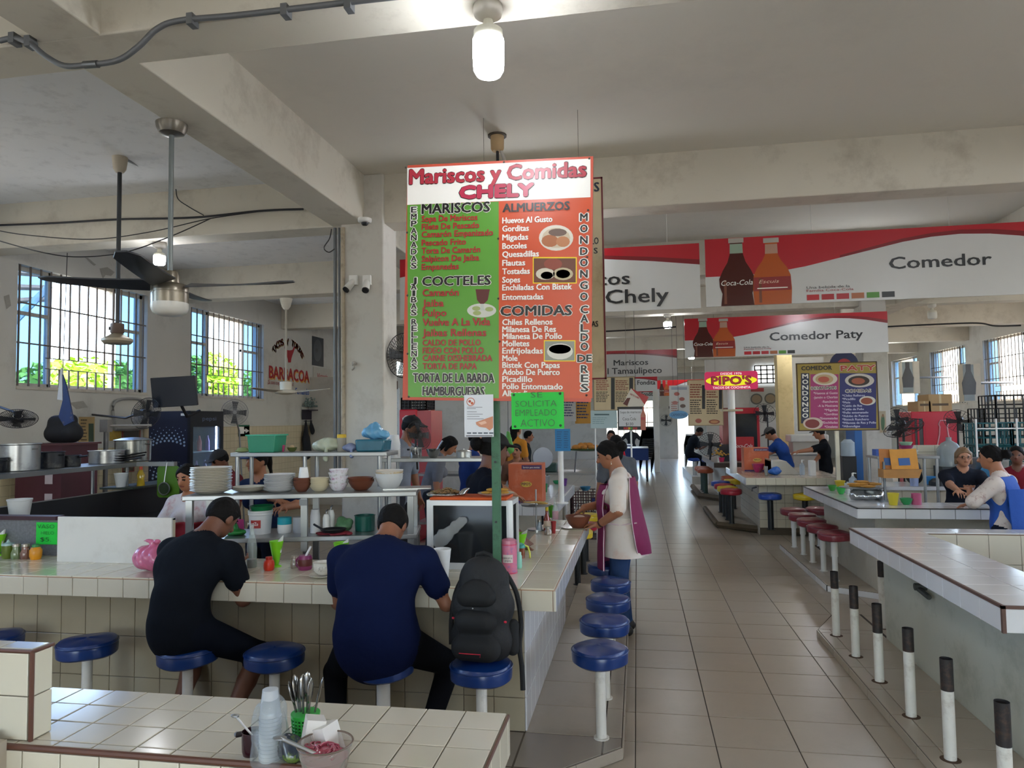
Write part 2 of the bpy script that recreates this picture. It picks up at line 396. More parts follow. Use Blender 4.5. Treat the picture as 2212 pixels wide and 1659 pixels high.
# --- columns
col_m = M('#cfcdc6', .8, var=.05, scale=3, bump=.05, dirt='#8d8478', dscale=2.4, damt=.4)
def column(name, x0, y0, x1, y1, lab, z1=ZC, mat=None):
    return tag(obj(name, B().box(x0, y0, 0, x1, y1, z1), mat or col_m, bevel=.012), lab, 'column', kind='structure')
cx0 = at(737, 800, y=6.0).x; cx1 = at(829, 800, y=6.0).x
column('column', cx0, 6.0, cx1, 6.36, 'white plaster column with pipes and two security cameras')
p = at(1713, 900, y=16.2); column('column', p.x - .3, 16.2, p.x + .02, 16.5, 'yellowed column standing behind the mustard menu board', mat=M('#d9c48f', .8, var=.06, dirt='#a08a58', damt=.5))
p0 = at(1869, 900, y=12.3).x; p1 = at(1924, 900, y=12.3).x
column('column', p0, 12.3, p1, 12.7, 'white column with a saint print beside the menu board')
p0 = at(1414, 1000, y=22.2).x; p1 = at(1426, 1000, y=22.2).x
column('column', p0, 22.2, p1, 22.4, 'slim white post standing in the tiled aisle', z1=2.9)

# --- pipes along the column and beams, wires
def pipe(name, path, r, mat, label, cat='pipe', group=None, n=8): return single(name, B().tube(path, r, n), mat, label, cat, group)
def smooth_path(pts, k=6):
    P = [Vector(p) for p in pts]; out = []
    for i in range(len(P) - 1):
        a = P[max(i - 1, 0)]; c = P[i]; d = P[i + 1]; e = P[min(i + 2, len(P) - 1)]
        for j in range(k):
            t = j / k
            out.append(.5 * ((2 * c) + (d - a) * t + (2 * a - 5 * c + 4 * d - e) * t * t + (3 * c - a - 3 * d + e) * t ** 3))
    return out + [P[-1]]
yb = 2.77
path = [at(0, 88, y=yb), at(28, 83, y=yb), at(62, 92, y=yb), at(100, 122, y=yb), at(140, 142, y=yb), at(190, 140, y=yb), at(255, 130, y=yb), at(300, 100, y=yb), at(340, 62, y=yb), at(390, 44, y=yb), at(520, 32, y=yb), at(760, 4, y=yb), at(1100, -34, y=yb), at(1500, -80, y=yb)]
cd = thing('conduit', 'grey electrical conduit snaking under and along the front ceiling beam', 'conduit')
obj('pipe_run', B().tube(smooth_path(path), .013, 10), grey_pipe, cd)
for px, py in ((28, 83), (62, 90), (412, 42), (615, 22), (752, 8)):
    q = at(px, py, y=yb); obj('clamp', B().obox((q.x, yb + .012, q.z), (.03, .05, .05)), grey_pipe, cd, 0)
q = at(195, 139, y=yb); obj('coupling', B().cyl((q.x - .03, yb, q.z), (q.x + .04, yb, q.z - .003), .017), steel_d, cd)
for px, r, h in ((724, .016, 0), (733, .011, 0), (741, .02, 1)):
    q = at(px, 700, y=5.985)
    pipe('riser_pipe', [(q.x, 5.985, 3.42), (q.x, 5.985, 1.0)], r, M('#b5aa96', .6, var=.15, scale=20, dirt='#6e604f', dscale=18, damt=.6) if h else grey_pipe, 'thick painted riser pipe clamped to the white column' if h else 'thin grey riser pipe running up the white column', group='riser pipes on the column')
yy = 6.02
cd = thing('conduit', 'dark conduit fixed along the top of the second beam above the menu', 'conduit')
obj('pipe_run', B().tube([at(780, 360, y=yy), at(1010, 347, y=yy), at(1290, 335, y=yy)], .013), grey_pipe, cd)
cd = thing('conduit', 'old conduit crossing the peeling ceiling beside the second beam', 'conduit')
obj('pipe_run', B().tube([at(-10, 412, y=yy), at(250, 400, y=yy), at(380, 388, y=yy), at(535, 378, y=yy)], .016), M('#7b7e83', .6, var=.2, scale=20), cd)
obj('junction_box', B().obox(at(376, 393, y=yy), (.1, .05, .05)), steel_d, cd, 0)
obj('branch_pipe', B().tube([at(262, 340, z=3.885), at(378, 392, y=yy)], .014), M('#8b8d8f', .6, var=.2), cd)
def wire(pts, lab, r=.005, mat=None): return pipe('cable', smooth_path(pts, 7), r, mat or dark_wire, lab, 'cable', n=5)
yy = 6.0
wire([at(-10, 487, y=yy), at(120, 482, y=yy), at(260, 474, y=yy), at(420, 470, y=yy), at(560, 456, y=yy), at(655, 452, y=yy)], 'bundled cables clipped across the face of the second beam', .011)
wire([at(-10, 497, y=5.7), at(60, 508, y=5.7), at(200, 517, y=5.75), at(330, 500, y=5.8), at(450, 473, y=5.9), at(560, 457, y=5.98)], 'slack cable drooping just under the second beam')
wire([at(-10, 518, y=5.2), at(90, 545, y=5.2), at(170, 555, y=5.3), at(270, 545, y=5.4), at(370, 510, y=5.6), at(455, 472, y=5.95)], 'low hanging cable looping across the upper windows')
wire([at(380, 408, y=6.0), at(385, 430, y=6), at(410, 448, y=6), at(440, 465, y=6)], 'short cable dropping from the ceiling junction box')
wire([at(716, 495, y=5.95), at(712, 515, y=5.9), at(700, 535, y=5.9), at(710, 545, y=5.9), at(722, 538, y=5.95)], 'looped cable end at the head of the column')
wire([at(1305, 716, y=12.37), at(1380, 712, y=12.37), at(1460, 706, y=12.37)], 'dark conduit along the far beam behind the banners', .014)
wire([at(1910, 706, y=12.36), at(2015, 701, y=12.36), at(2110, 698, y=12.36), at(2150, 704, y=12.36), at(2205, 703, y=12.36)], 'conduit on the shaded beam over the window side stalls', .014)

# --- outside: trees, yard wall, awning frame
leaf_m = M('#7fa32a', .6, var=.35, scale=3); bark = M('#6b5844', .9, var=.2, bump=.4)
def tree(px, py_top, py_bot, wpx, x, lab, seed, n=2600):
    rnd = random.Random(seed); c = at(px, (py_top + py_bot) / 2, x=x); s = mpp(c); rz = (py_bot - py_top) * s / 2; rx = wpx * s / 2
    t = thing('tree', lab, 'tree', (c.x, c.y, -.2), group='trees outside the windows')
    bk = B().tube([(0, 0, 0), (.1, .1, 1.5), (0, .2, c.z - rz * .3)], .16, 8)
    for k in range(6):
        a = k * 1.05; bk.tube([(0, .2, c.z - rz * .5), (math.cos(a) * rx * .5, .2 + math.sin(a) * rx * .5, c.z + rz * .3)], .05, 5)
    obj('trunk', bk, bark, t)
    lb = B()
    for k in range(n):
        u = rnd.random() ** .4; th = rnd.random() * 6.283; ph = math.acos(rnd.uniform(-1, 1))
        q = Vector((math.sin(ph) * math.cos(th) * rx * u, math.sin(ph) * math.sin(th) * rx * u, math.cos(ph) * rz * u + c.z + .2))
        d = Vector((rnd.gauss(0, 1), rnd.gauss(0, 1), rnd.gauss(0, .5))).normalized() * .16; e = d.cross(Vector((rnd.gauss(0, 1), rnd.gauss(0, 1), rnd.gauss(0, 1)))).normalized() * .09
        lb.quad(q - d, q - e, q + d, q + e)
    o = obj('crown', lb, leaf_m, t, 0); o['kind'] = 'stuff'
tree(185, 770, 950, 300, -17, 'green leafy tree outside the nearer barred window', 1)
tree(300, 800, 960, 190, -19, 'pale green tree seen between the window bars', 2)
tree(455, 762, 930, 150, -18, 'round leafy tree outside the second barred window', 3)
tree(545, 800, 930, 120, -21, 'smaller tree past the second barred window', 4, 1500)
tag(obj('ground', B().box(-60, -40, -.3, XL - .3, 70, -.15), M('#9a9484', .9, var=.2, scale=.4), smooth=0), 'sunlit yard outside', kind='structure')
tag(obj('ground', B().box(XR + .3, -40, -.3, 60, 70, -.15), M('#9a9484', .9, var=.2, scale=.4), smooth=0), 'sunlit yard on the far side', kind='structure')
a = thing('awning', 'rusty sloping awning frame outside the nearer barred window', 'awning')
xa = -8.2
aw = B()
aw.tube([at(20, 705, x=xa), at(150, 575, x=xa - .5)], .05, 6)
obj('strut', aw, M('#8fa3a6', .6, .3, var=.2, dirt='#7a5a3e', damt=.7), a)
for k, (pa, pb) in enumerate((((30, 588), (100, 594)), ((30, 620), (100, 622)), ((30, 650), (100, 646)))):
    obj('slat', B().tube([at(*pa, x=xa - .3), at(*pb, x=xa - .8)], .045, 5), M('#b58c6a', .7, var=.3, dirt='#7d5335', damt=.7), a)

# ================================================================ lamps, ceiling fans
bulb_on = M('#f4f8ff', .4, 0, 0, emit=BULB); bulb_off = M('#dfe0da', .4, var=.03)
lamp_base = M('#cfcbc2', .35, var=.05)
def bulb(loc, lab, on=True, r=.07, h=.2, canopy=.066):
    t = thing('ceiling_lamp', lab, 'lamp', loc)
    obj('canopy', B().lathe([(canopy * .45, -.062), (canopy * .9, -.042), (canopy, -.02), (canopy * .95, 0)], 24), lamp_base, t)
    n = .062
    obj('housing', B().lathe([(.024, -n - .03), (.03, -n - .035), (r * .93, -n - .05), (r * .95, -n - .05 - h * .2)][::-1] + [(.02, -n)], 20), M('#d9d7c8', .35, var=.05), t)
    z0 = -n - .05 - h * .2
    obj('diffuser', B().lathe([(r * .2, z0 - h * .79), (r * .78, z0 - h * .77), (r * .96, z0 - h * .66), (r, z0 - h * .4), (r, z0)], 24), bulb_on if on else bulb_off, t)
    return t
def lamp_px(px, py, y, lab, on=True, **k):
    q = at(px, py, y=y); return bulb((q.x, y, ZB), lab, on, **k)
lamp_px(1054, 25, 2.93, 'glowing white LED lamp on a round ceiling base above the big menu', r=.068, h=.2)
lamp_px(345, 500, 6.2, 'glowing LED lamp under the cable-strung beam by the windows', r=.055, h=.11)
lamp_px(1443, 730, 12.5, 'small glowing LED lamp beside the white banner of the aisle', r=.07, h=.13)
lamp_px(1494, 785, 18.9, 'tiny glowing LED lamp deep in the hall over the tacos sign', r=.08, h=.16)
lamp_px(2015, 707, 12.5, 'unlit round LED lamp under the shaded beam by the far windows', False, r=.07, h=.13)
bulb((at(1882, 640, y=9.25).x, 9.25, ZB), 'unlit lamp peeking under the long white banner', False, r=.07, h=.1)
FILL_LAMPS = [(-.9, 6.25), (2.6, 9.28), (-4.5, -.3), (-.6, -.3), (3.2, -.3), (6.2, -.3), (3.4, 2.93), (6.3, 2.93), (-4.6, -3.5), (-.6, -3.5), (3.2, -3.5), (5.6, 6.2), (-1.6, 9.3), (-1.2, 15.7), (3.5, 15.7), (6, 18.9), (-2, 22.1)]  # lamps added out of view under the beams to brighten the hall
for x, y in FILL_LAMPS: bulb((x, y, ZB), 'unseen LED lamp added under a ceiling beam to brighten the hall', True)['group'] = 'added lamps along the beams'

def fan_blade(L, w0, w1, th, curve=.0, n=8):
    b = B(); v = []
    for i in range(n + 1):
        t = i / n; x = .1 + t * (L - .1); w = (w0 + (w1 - w0) * t) * (1 if t < .9 else (1 - (t - .9) * 6)); z = curve * t * t; k = .25 * (1 - t)
        v += [(x, -w / 2, z - k * w / 2), (x, w / 2, z + k * w / 2), (x, w / 2, z + k * w / 2 + th), (x, -w / 2, z - k * w / 2 + th)]
    f = []
    for i in range(n):
        for j in range(4): f.append((i * 4 + j, i * 4 + (j + 1) % 4, (i + 1) * 4 + (j + 1) % 4, (i + 1) * 4 + j))
    f += [(3, 2, 1, 0), tuple(n * 4 + j for j in range(4))]
    return b.add(v, f)
# brushed fan with light
p = at(371, 268, z=ZB); zb = at(371, 585, y=p.y).z; zl = at(371, 655, y=p.y).z
f1 = thing('ceiling_fan', 'brushed steel ceiling fan with dark blades and frosted light on a long rod', 'ceiling fan', (p.x, p.y, 0))
brushed = M('#8c8578', .3, .8, var=.08, scale=3)
obj('canopy', B().lathe([(.03, ZB - .07), (.07, ZB - .06), (.085, ZB - .03), (.09, ZB)], 20), M('#6d675c', .35, .6, var=.3, scale=20), f1)
obj('rod', B().cyl((0, 0, ZB - .05), (0, 0, zb), .0145, n=12), M('#7c8384', .4, .5), f1)
R = .103
obj('motor', B().lathe([(R, zl), (R, zl + .055), (R * .97, zl + .057), (R * .97, zl + .062), (R, zl + .064), (R, zl + .1), (R * .92, zl + .11), (R * .52, zl + .12), (R * .5, zb - .03), (R * .44, zb - .005), (.02, zb)], 32), brushed, f1)
obj('light_bowl', B().lathe([(.01, zl - .075), (R * .6, zl - .072), (R * .9, zl - .055), (R, zl - .03), (R, zl)], 32), M('#dcdcd8', .3, var=.02), f1)
blade_m = M('#2d3138', .4, var=.2, scale=12)
for ang in (18, 108, 198, 288):
    o = obj('blade', fan_blade(.71, .13, .13, .008, .03), blade_m, f1); o.location.z = zl + .105; o.rotation_euler = (math.radians(4), 0, math.radians(ang))
# old fan without blades
p = at(259, 340, z=ZC); z1 = at(258, 697, y=p.y).z; z0 = at(258, 740, y=p.y).z
f2 = thing('ceiling_fan', 'old bladeless ceiling fan motor hanging on a dark rod', 'ceiling fan', (p.x, p.y, 0))
obj('canopy', B().lathe([(.03, ZC - .13), (.05, ZC - .1), (.062, ZC)], 16), M('#c9bfae', .6, var=.1, dirt='#7a5f48', dscale=9, damt=.7), f2)
obj('rod', B().cyl((0, 0, ZC - .1), (0, 0, z1), .017, n=10), M('#3e4144', .5, .4), f2)
obj('cup', B().lathe([(.045, z1 - .09), (.052, z1 - .08), (.05, z1 - .01), (.02, z1)], 18), M('#5d4a40', .5, var=.2), f2)
obj('motor', B().lathe([(.05, z0 - .012), (.1, z0 - .01), (.118, z0 + .01), (.116, z0 + .03), (.06, z0 + .06), (.02, z0 + .09)], 28), M('#a89d88', .45, .3, var=.2, dirt='#5b4a3a', damt=.6), f2)
# white fan near the painted wall
p = at(618, 645, z=ZB); yf = p.y; z1 = at(615, 845, y=yf).z
f3 = thing('ceiling_fan', 'white ceiling fan with thin blades in front of the painted wall', 'ceiling fan', (p.x, yf, 0))
cream = M('#d8d4c6', .45, var=.06)
obj('canopy', B().lathe([(.03, ZB - .16), (.06, ZB - .12), (.09, ZB)], 16), cream, f3)
obj('rod', B().cyl((0, 0, ZB - .1), (0, 0, z1 + .12), .016, n=8), M('#b6b0a2', .5), f3)
obj('motor', B().lathe([(.06, z1 - .05), (.15, z1 - .03), (.16, z1), (.08, z1 + .02), (.085, z1 + .13), (.03, z1 + .14)], 20), cream, f3)
for a in (12, 132, 252):
    o = obj('blade', fan_blade(.62, .1, .12, .006, .03), M('#b9b5a8', .5), f3); o.location.z = z1 - .005; o.rotation_euler = (math.radians(3), 0, math.radians(a))
# loose fixtures on ceiling and column
p = at(1074, 292, z=ZC)
t = thing('ceiling_box', 'tan junction box with hanging cables above the big menu', 'junction box', p)
obj('plate', B().cyl((0, 0, -.012), (0, 0, 0), .075), M('#4a443c', .7), t)
obj('box', B().lathe([(.04, -.13), (.052, -.11), (.055, -.012)], 14), M('#bfa37a', .6, var=.15), t)
obj('cable', B().tube([(0, 0, -.12), (0, .01, -.32)], .012), dark_wire, t); obj('cable', B().tube([(.02, 0, -.1), (.1, .02, -.33)], .013), M('#b8b6b0', .6), t)
p = at(788, 512, y=5.86)
t = thing('smoke_detector', 'white round smoke detector under the beam end at the column', 'smoke detector', (p.x, 5.86, ZB))
obj('base', B().lathe([(.05, -.035), (.06, -.025), (.062, 0)], 18), white_p, t); obj('sensor', B().lathe([(.02, -.06), (.03, -.05), (.032, -.035)], 14), black, t)
for px, a, lab in ((765, -.7, 'white security camera on the column aimed toward the fans'), (794, .1, 'white security camera on the column aimed down at the counter')):
    p = at(px, 606, y=5.99)
    t = thing('security_camera', lab, 'camera', (p.x, 5.99, p.z))
    obj('bracket', B().box(-.04, -.03, -.045, .04, .01, .045), white_p, t, 0, bevel=.006)
    d = Vector((math.sin(a) * .6, -.55, -.75)).normalized()
    obj('body', B().cyl(d * .01, d * .12, .03, .034), white_p, t); obj('lens', B().cyl(d * .118, d * .135, .032, .03), black, t)
p = at(762, 790, y=5.99); single('wall_clip', B().tube([(0, 0, 0), (.02, -.02, .03), (.03, -.03, -.01), (0, -.02, -.04)], .008).ell((.02, -.02, .02), (.02, .015, .02)), M('#b7b1a8', .5), 'small chipped hook on the white column', 'hook', loc=p)

# ================================================================ tiled counters, platforms, stools
ctile = M('#c9c2b0', .16, var=.05, scale=4, spec=.6, bump=.02, coat=.3)
ctile_c = M('#d3cdb9', .16, var=.06, scale=4, spec=.6, coat=.3)
btile = M('#a2977f', .28, var=.06, scale=4, spec=.5, dirt='#8b8271', dscale=3, damt=.3)
wtile = M('#d8d9da', .16, var=.04, scale=4, spec=.6, coat=.3)
bed = M('#4f4437', .9, var=.2, scale=20)
bed_r = M('#94603f', .85, var=.25, scale=25)
green_wall = M('#b3b4a5', .7, var=.07, scale=3, bump=.05, dirt='#7c7b69', dscale=2.5, damt=.55)
G = .0013
def top_tiles(t, x0, y0, x1, y1, z, tw, td, mat, sx=None, sy=None, gap=.0034):
    xs = cuts(x0, x1, tw, sx); ys = cuts(y0, y1, td, sy)
    for a, c in zip(xs, xs[1:]):
        for e, g in zip(ys, ys[1:]): tile(t, a + gap / 2, e + gap / 2, z - .009, c - gap / 2, g - gap / 2, z + random.uniform(-.0004, .0006), mat)
def face_tiles(t, side, c, a0, a1, z0, z1, tw, th, mat, start=None, zstart=None, gap=.0034):
    """side: 'S' looks to -Y, 'N' to +Y, 'E' to +X, 'W' to -X; c is the bed plane"""
    us = cuts(a0, a1, tw, start); zs = cuts(z0, z1, th, zstart); k = .008
    for a, b2 in zip(us, us[1:]):
        for e, g in zip(zs, zs[1:]):
            q = gap / 2
            if side == 'S': tile_m(t, a + q, c - k, e + q, b2 - q, c, g - q, mat, 2)
            elif side == 'N': tile(t, a + q, c, e + q, b2 - q, c + k, g - q, mat)
            elif side == 'E': tile(t, c, a + q, e + q, c + k, b2 - q, g - q, mat)
            else: tile_m(t, c - k, a + q, e + q, c, b2 - q, g - q, mat, 1)

# ---- the stall in front: L-shaped bar
LZ, LF = .83, .722
lc = thing('bar_counter', 'L-shaped cream tiled bar counter under the big green and red menu', 'counter')
obj('slab', B().box(-4.7, 3.468, LF, -.413, 4.05, LZ - .007).box(-.75, 4.05, LF, -.413, 5.85, LZ - .007), bed_r, lc, 0)
obj('base', B().box(-4.7, 3.668, 0, -.598, 3.8, LF).box(-.72, 3.8, 0, -.598, 5.7, LF), bed, lc, 0)
top_tiles(lc, -4.7, 3.468, -.75, 4.05, LZ, .158, .158, ctile_c, sx=-.4, sy=3.468)
top_tiles(lc, -.75, 3.468, -.413, 5.85, LZ, .168, .205, ctile_c, sx=-.413, sy=3.468)
face_tiles(lc, 'S', 3.468, -4.7, -.405, LF, LZ - .008, .156, .2, ctile, start=-.42)
face_tiles(lc, 'E', -.413, 3.462, 5.85, LF, LZ - .008, .156, .2, wtile)
face_tiles(lc, 'S', 3.668, -4.7, -.598, .06, LF, .16, .228, btile, start=-.6, zstart=.0)
face_tiles(lc, 'E', -.598, 3.67, 5.7, .06, LF, .16, .228, wtile, zstart=0)

# platform under its stools, chamfered at the aisle corner
def platform(name, lab, poly, z, x_edge_tiles, kerb_mat, mat=ftile):
    t = tag(bpy.data.objects.new(name, None), lab, kind='structure'); COL.objects.link(t)
    obj('platform_base', B().prism(poly, 0, z - .006), kerb_mat, t, 0)
    return t
pl = platform('floor_platform_left', 'low tiled step carrying the blue stools', [(-4.7, 2.95), (-.74, 2.95), (-.107, 3.565), (-.107, 7.0), (-.6, 7.0), (-.6, 3.7), (-4.7, 3.7)], .06, None, grout)
for a, c in ((-.598, -.2), (-.197, -.11)):
    ys = cuts(3.66, 7.0, TD, TY0 - .12)
    for e, g in zip(ys, ys[1:]): tile(pl, a + .002, e + .002, .05, c - .002, g - .002, .06, ftile)
b = B(); b.prism([(-4.7, 2.953), (-.745, 2.953), (-.112, 3.567), (-.112, 3.657), (-4.7, 3.657)], .05, .0594); obj('front_tiles', b, brick_mat('#8c8377', '#857c70', '#4c4238', TW, TD, .005, 'xy', (-.6, 3.29), .25), pl, 0)
for a, c in zip(cuts(3.57, 7, .37), cuts(3.57, 7, .37)[1:]): tile(pl, -.107, a + .002, .003, -.1, c - .002, .055, ftile)
d = Vector((-.633, -.615, 0)); L_ = d.length
for k in range(3):
    q = tile(pl, 0, 0, 0, L_ / 3 - .004, .008, .052, M('#9c9182', .4, var=.1, dirt='#6a6052', damt=.5)); q.rotation_euler = (0, 0, math.atan2(d.y, d.x)); c = Vector((-.107, 3.565, .029)) + d * (k + .5) / 3 + Vector((.03, -.03, 0)).normalized() * .004; q.location = c

# ---- near right counter (empty stall)
rc = thing('bar_counter', 'empty white tiled bar counter with bare stool stubs beside it', 'counter')
RZ, RF = .83, .715
obj('slab', B().box(1.528, 3.393, RF, 1.96, 5.6, RZ - .007).box(1.96, 5.41, RF, 5.2, 5.6, RZ - .007).box(1.96, 3.393, RF, 5.2, 3.8, RZ - .007), M('#6b5546', .85, var=.2), rc, 0)
obj('base', B().box(1.727, 3.55, 0, 1.9, 5.55, RF).box(1.9, 5.44, 0, 5.2, 5.55, RF).box(1.9, 3.55, 0, 5.2, 3.7, RF), green_wall, rc, 0)
top_tiles(rc, 1.528, 3.393, 1.96, 5.6, RZ, .217, .2, wtile, gap=.003); top_tiles(rc, 1.96, 5.41, 4.2, 5.6, RZ, .2, .2, wtile, gap=.003); top_tiles(rc, 1.96, 3.393, 2.6, 3.8, RZ, .217, .2, wtile, gap=.003)
face_tiles(rc, 'W', 1.528, 3.393, 5.6, RF, RZ - .004, .2, .2, wtile); face_tiles(rc, 'S', 3.393, 1.52, 2.6, RF, RZ - .004, .2, .2, wtile)
face_tiles(rc, 'S', 5.41, 1.96, 4.2, .32, RZ - .012, .2, .2, ctile, zstart=RZ - .012)
for x, y, r in ((1.52, 3.39, 0),): obj('corner_trim', B().box(1.515, 3.38, RF, 1.53, 3.395, RZ + .002).box(1.515, 3.38, RZ - .012, 1.53, 5.6, RZ + .001).box(1.515, 3.38, RZ - .012, 2.6, 3.395, RZ + .001), M('#5b4238', .6, var=.15), rc, 0)
q = at(1998, 1268, x=1.72)
obj('drain_pipe', B().tube([(1.74, q.y, q.z), (1.66, q.y, q.z)], .022, 10).tube([(1.68, q.y, q.z - .01), (1.69, q.y - .14, q.z - .03)], .016, 8), M('#3c3f3c', .6, var=.3), rc)
pr_ = platform('floor_platform_right', 'low tiled step along the empty counter with bare pipe stubs', [(1.3, 1.5), (1.75, 1.5), (1.75, 6.2), (1.53, 6.2), (1.3, 5.72)], .055, None, grout)
ys = cuts(1.5, 5.72, TD, TY0 + .02)
for e, g in zip(ys, ys[1:]):
    tile(pr_, 1.304, e + .002, .045, 1.385, g - .002, .055, ftile); tile(pr_, 1.389, e + .002, .045, 1.726, g - .002, .055, ftile); tile_m(pr_, 1.293, e + .002, .002, 1.3, g - .002, .05, ftile, 1)
obj('end_tile', B().prism([(1.31, 5.725), (1.724, 5.725), (1.724, 6.19), (1.54, 6.19)], .045, .0548), ftile, pr_, 0)
stub_w = M('#d4d1c6', .5, var=.08, scale=12, dirt='#8d7c68', dscale=9, damt=.7); stub_b = M('#221d1b', .6, var=.3, scale=20, dirt='#6b4a35', dscale=14, damt=.6)
stubs = [(1.395, 5.571), (1.397, 5.109), (1.4, 4.653), (1.397, 4.146), (1.394, 3.661), (1.395, 3.15), (1.85, 6.0)]
for k, (x, y) in enumerate(stubs):
    last = k == 6
    t = thing('stool_stub', 'bare stool pipe with black sleeve in the notch at the counter end' if last else 'bare white stool pipe with black sleeve on the tiled step', 'pipe stub', (x, y, .0 if last else .055), group=None if last else 'seatless stool pipes')
    h = .515 if last else .46; s = .12 + .05 * ((k * 7) % 3) / 2
    obj('pipe', B().cyl((0, 0, 0), (0, 0, h - s), .0265, n=16), stub_w, t); obj('sleeve', B().cyl((0, 0, h - s), (0, 0, h), .0275, n=16, cap=False).cyl((0, 0, h - .06), (0, 0, h - .059), .026), stub_b, t)
    obj('rust_ring', B().cyl((0, 0, 0), (0, 0, .003), .045, .03), M('#4a3524', .9, var=.4, scale=40), t)

# ---- second right counter with the red stools
r2 = thing('bar_counter', 'white tiled bar counter with fried food trays and red stools', 'counter')
obj('slab', B().box(1.918, 6.79, .735, 2.4, 8.85, .823).box(2.4, 6.79, .735, 6.2, 7.25, .823), M('#39322d', .8), r2, 0)
obj('base', B().box(2.12, 7.0, 0, 2.25, 8.8, .735).box(2.25, 7.05, 0, 6.2, 7.15, .735), M('#bdb7a6', .7, var=.07, scale=3, dirt='#8e8672', damt=.5), r2, 0)
top_tiles(r2, 1.918, 6.79, 2.4, 8.85, .83, .24, .2, wtile, gap=.003); top_tiles(r2, 2.4, 6.79, 5.6, 7.25, .83, .2, .23, wtile, gap=.003)
face_tiles(r2, 'W', 1.918, 6.79, 8.85, .735, .826, .2, .2, wtile); face_tiles(r2, 'S', 6.79, 1.91, 5.6, .735, .826, .2, .2, wtile, gap=.004)
obj('edge_line', B().box(1.907, 6.778, .822, 1.925, 8.85, .8315).box(1.907, 6.778, .822, 5.6, 6.795, .8315), M('#33302e', .6), r2, 0)
pf = platform('floor_platform_red', 'tiled step carrying the red stools', [(1.73, 7.17), (2.13, 6.9), (2.3, 6.9), (2.3, 9.4), (1.73, 9.4)], .06, None, grout)
ys = cuts(7.2, 9.4, TD)
for e, g in zip(ys, ys[1:]): tile(pf, 1.735, e + .002, .05, 1.83, g - .002, .06, ftile); tile(pf, 1.834, e + .002, .05, 2.118, g - .002, .06, ftile); tile_m(pf, 1.723, e + .002, .002, 1.73, g - .002, .055, wtile, 1)
for k in range(2):
    q = tile(pf, 0, 0, 0, .235, .008, .052, wtile); q.location = (1.83 + .2 * k, 7.1 - .135 * k, .028); q.rotation_euler = (0, 0, math.atan2(-.27, .4))
obj('end_tile', B().prism([(1.74, 7.175), (2.125, 6.91), (2.125, 7.19), (1.74, 7.19)], .05, .06), ftile, pf, 0)

# ---- third counter (cream, multi-coloured stools) with small wall tiles
r3 = thing('bar_counter', 'cream tiled counter with a takeaway carton and multicoloured stools', 'counter')
obj('slab', B().box(1.463, 10.21, .72, 2.75, 12.4, .813), bed, r3, 0)
obj('base', B().box(1.668, 10.49, 0, 2.75, 12.3, .72), brick_mat('#cfc9b8', '#c7c0ad', '#5c5346', .115, .115, .003, 'yz', (10.49, .1), .3), r3, 0)
top_tiles(r3, 1.463, 10.21, 2.75, 12.4, .82, .2, .2, M('#c9b9a4', .2, var=.1, scale=5, coat=.3))
face_tiles(r3, 'S', 10.21, 1.46, 2.75, .72, .815, .13, .2, ctile_c); face_tiles(r3, 'W', 1.463, 10.21, 12.4, .72, .815, .13, .2, wtile)
face_tiles(r3, 'S', 10.49, 1.668, 2.75, .1, .72, .115, .115, ctile_c)
q = at(1625, 1052, y=10.6); obj('hook', B().tube([(1.66, 10.6, q.z), (1.6, 10.6, q.z - .02), (1.6, 10.62, q.z - .06)], .012, 6), grey_pipe, r3)
pq = platform('floor_platform_kerb', 'step edged with worn wood around the multicoloured stools', [(1.18, 11.1), (1.7, 10.72), (2.9, 10.2), (2.9, 10.6), (1.7, 10.6), (1.7, 13.1), (1.18, 13.1)], .1, None, M('#a79c8a', .4, var=.1))
kb = M('#5d5140', .85, var=.3, scale=8, bump=.3)
obj('wood_kerb', B().tube([(1.16, 13.1, .05), (1.16, 11.1, .05)], .04, 6).tube([(1.17, 11.1, .05), (1.7, 10.7, .05), (2.9, 10.17, .05)], .05, 6), kb, pq, 0)
# ---- far counters
r4 = thing('bar_counter', 'dark-edged far counter carrying the round fan and a flower pot', 'counter')
obj('slab', B().box(1.38, 13.5, .73, 1.75, 16.0, .83).box(1.75, 13.5, .73, 2.5, 14.3, .83), M('#8b8378', .3, var=.1), r4, 0)
obj('edge', B().box(1.375, 13.49, .74, 2.5, 13.5, .82), M('#3c2f26', .6, var=.3, scale=15), r4, 0)
obj('base', B().box(1.6, 13.75, 0, 1.72, 16, .73).box(1.72, 13.75, 0, 2.45, 14.2, .73), M('#c9c5b8', .5, var=.1), r4, 0)
pt_ = platform('floor_platform_far', 'far tiled step with wood edge under the orange stools', [(1.25, 14.95), (1.65, 14.5), (1.65, 17.0), (1.25, 17.0)], .12, None, M('#a79c8a', .4, var=.1))
obj('wood_kerb', B().tube([(1.24, 17, .07), (1.24, 14.98, .07), (1.62, 14.5, .07)], .06, 6), kb, pt_, 0)
tag(obj('floor_platform_end', B().prism([(1.32, 18.2), (2.6, 17.8), (2.6, 22), (1.32, 22)], 0, .2), M('#b9b4a8', .35, var=.08), smooth=0), 'raised white tiled step deep in the hall', kind='structure')
c2 = thing('bar_counter', 'white topped counter of the next stall carrying the orange carton', 'counter')
obj('slab', B().box(-1.7, 6.9, .72, -.8, 9.0, .823), bed, c2, 0)
top_tiles(c2, -1.7, 6.9, -.8, 9.0, .83, .2, .2, wtile); face_tiles(c2, 'E', -.8, 6.9, 9.0, .72, .826, .115, .2, wtile); face_tiles(c2, 'S', 6.9, -1.7, -.79, .72, .826, .115, .2, wtile)
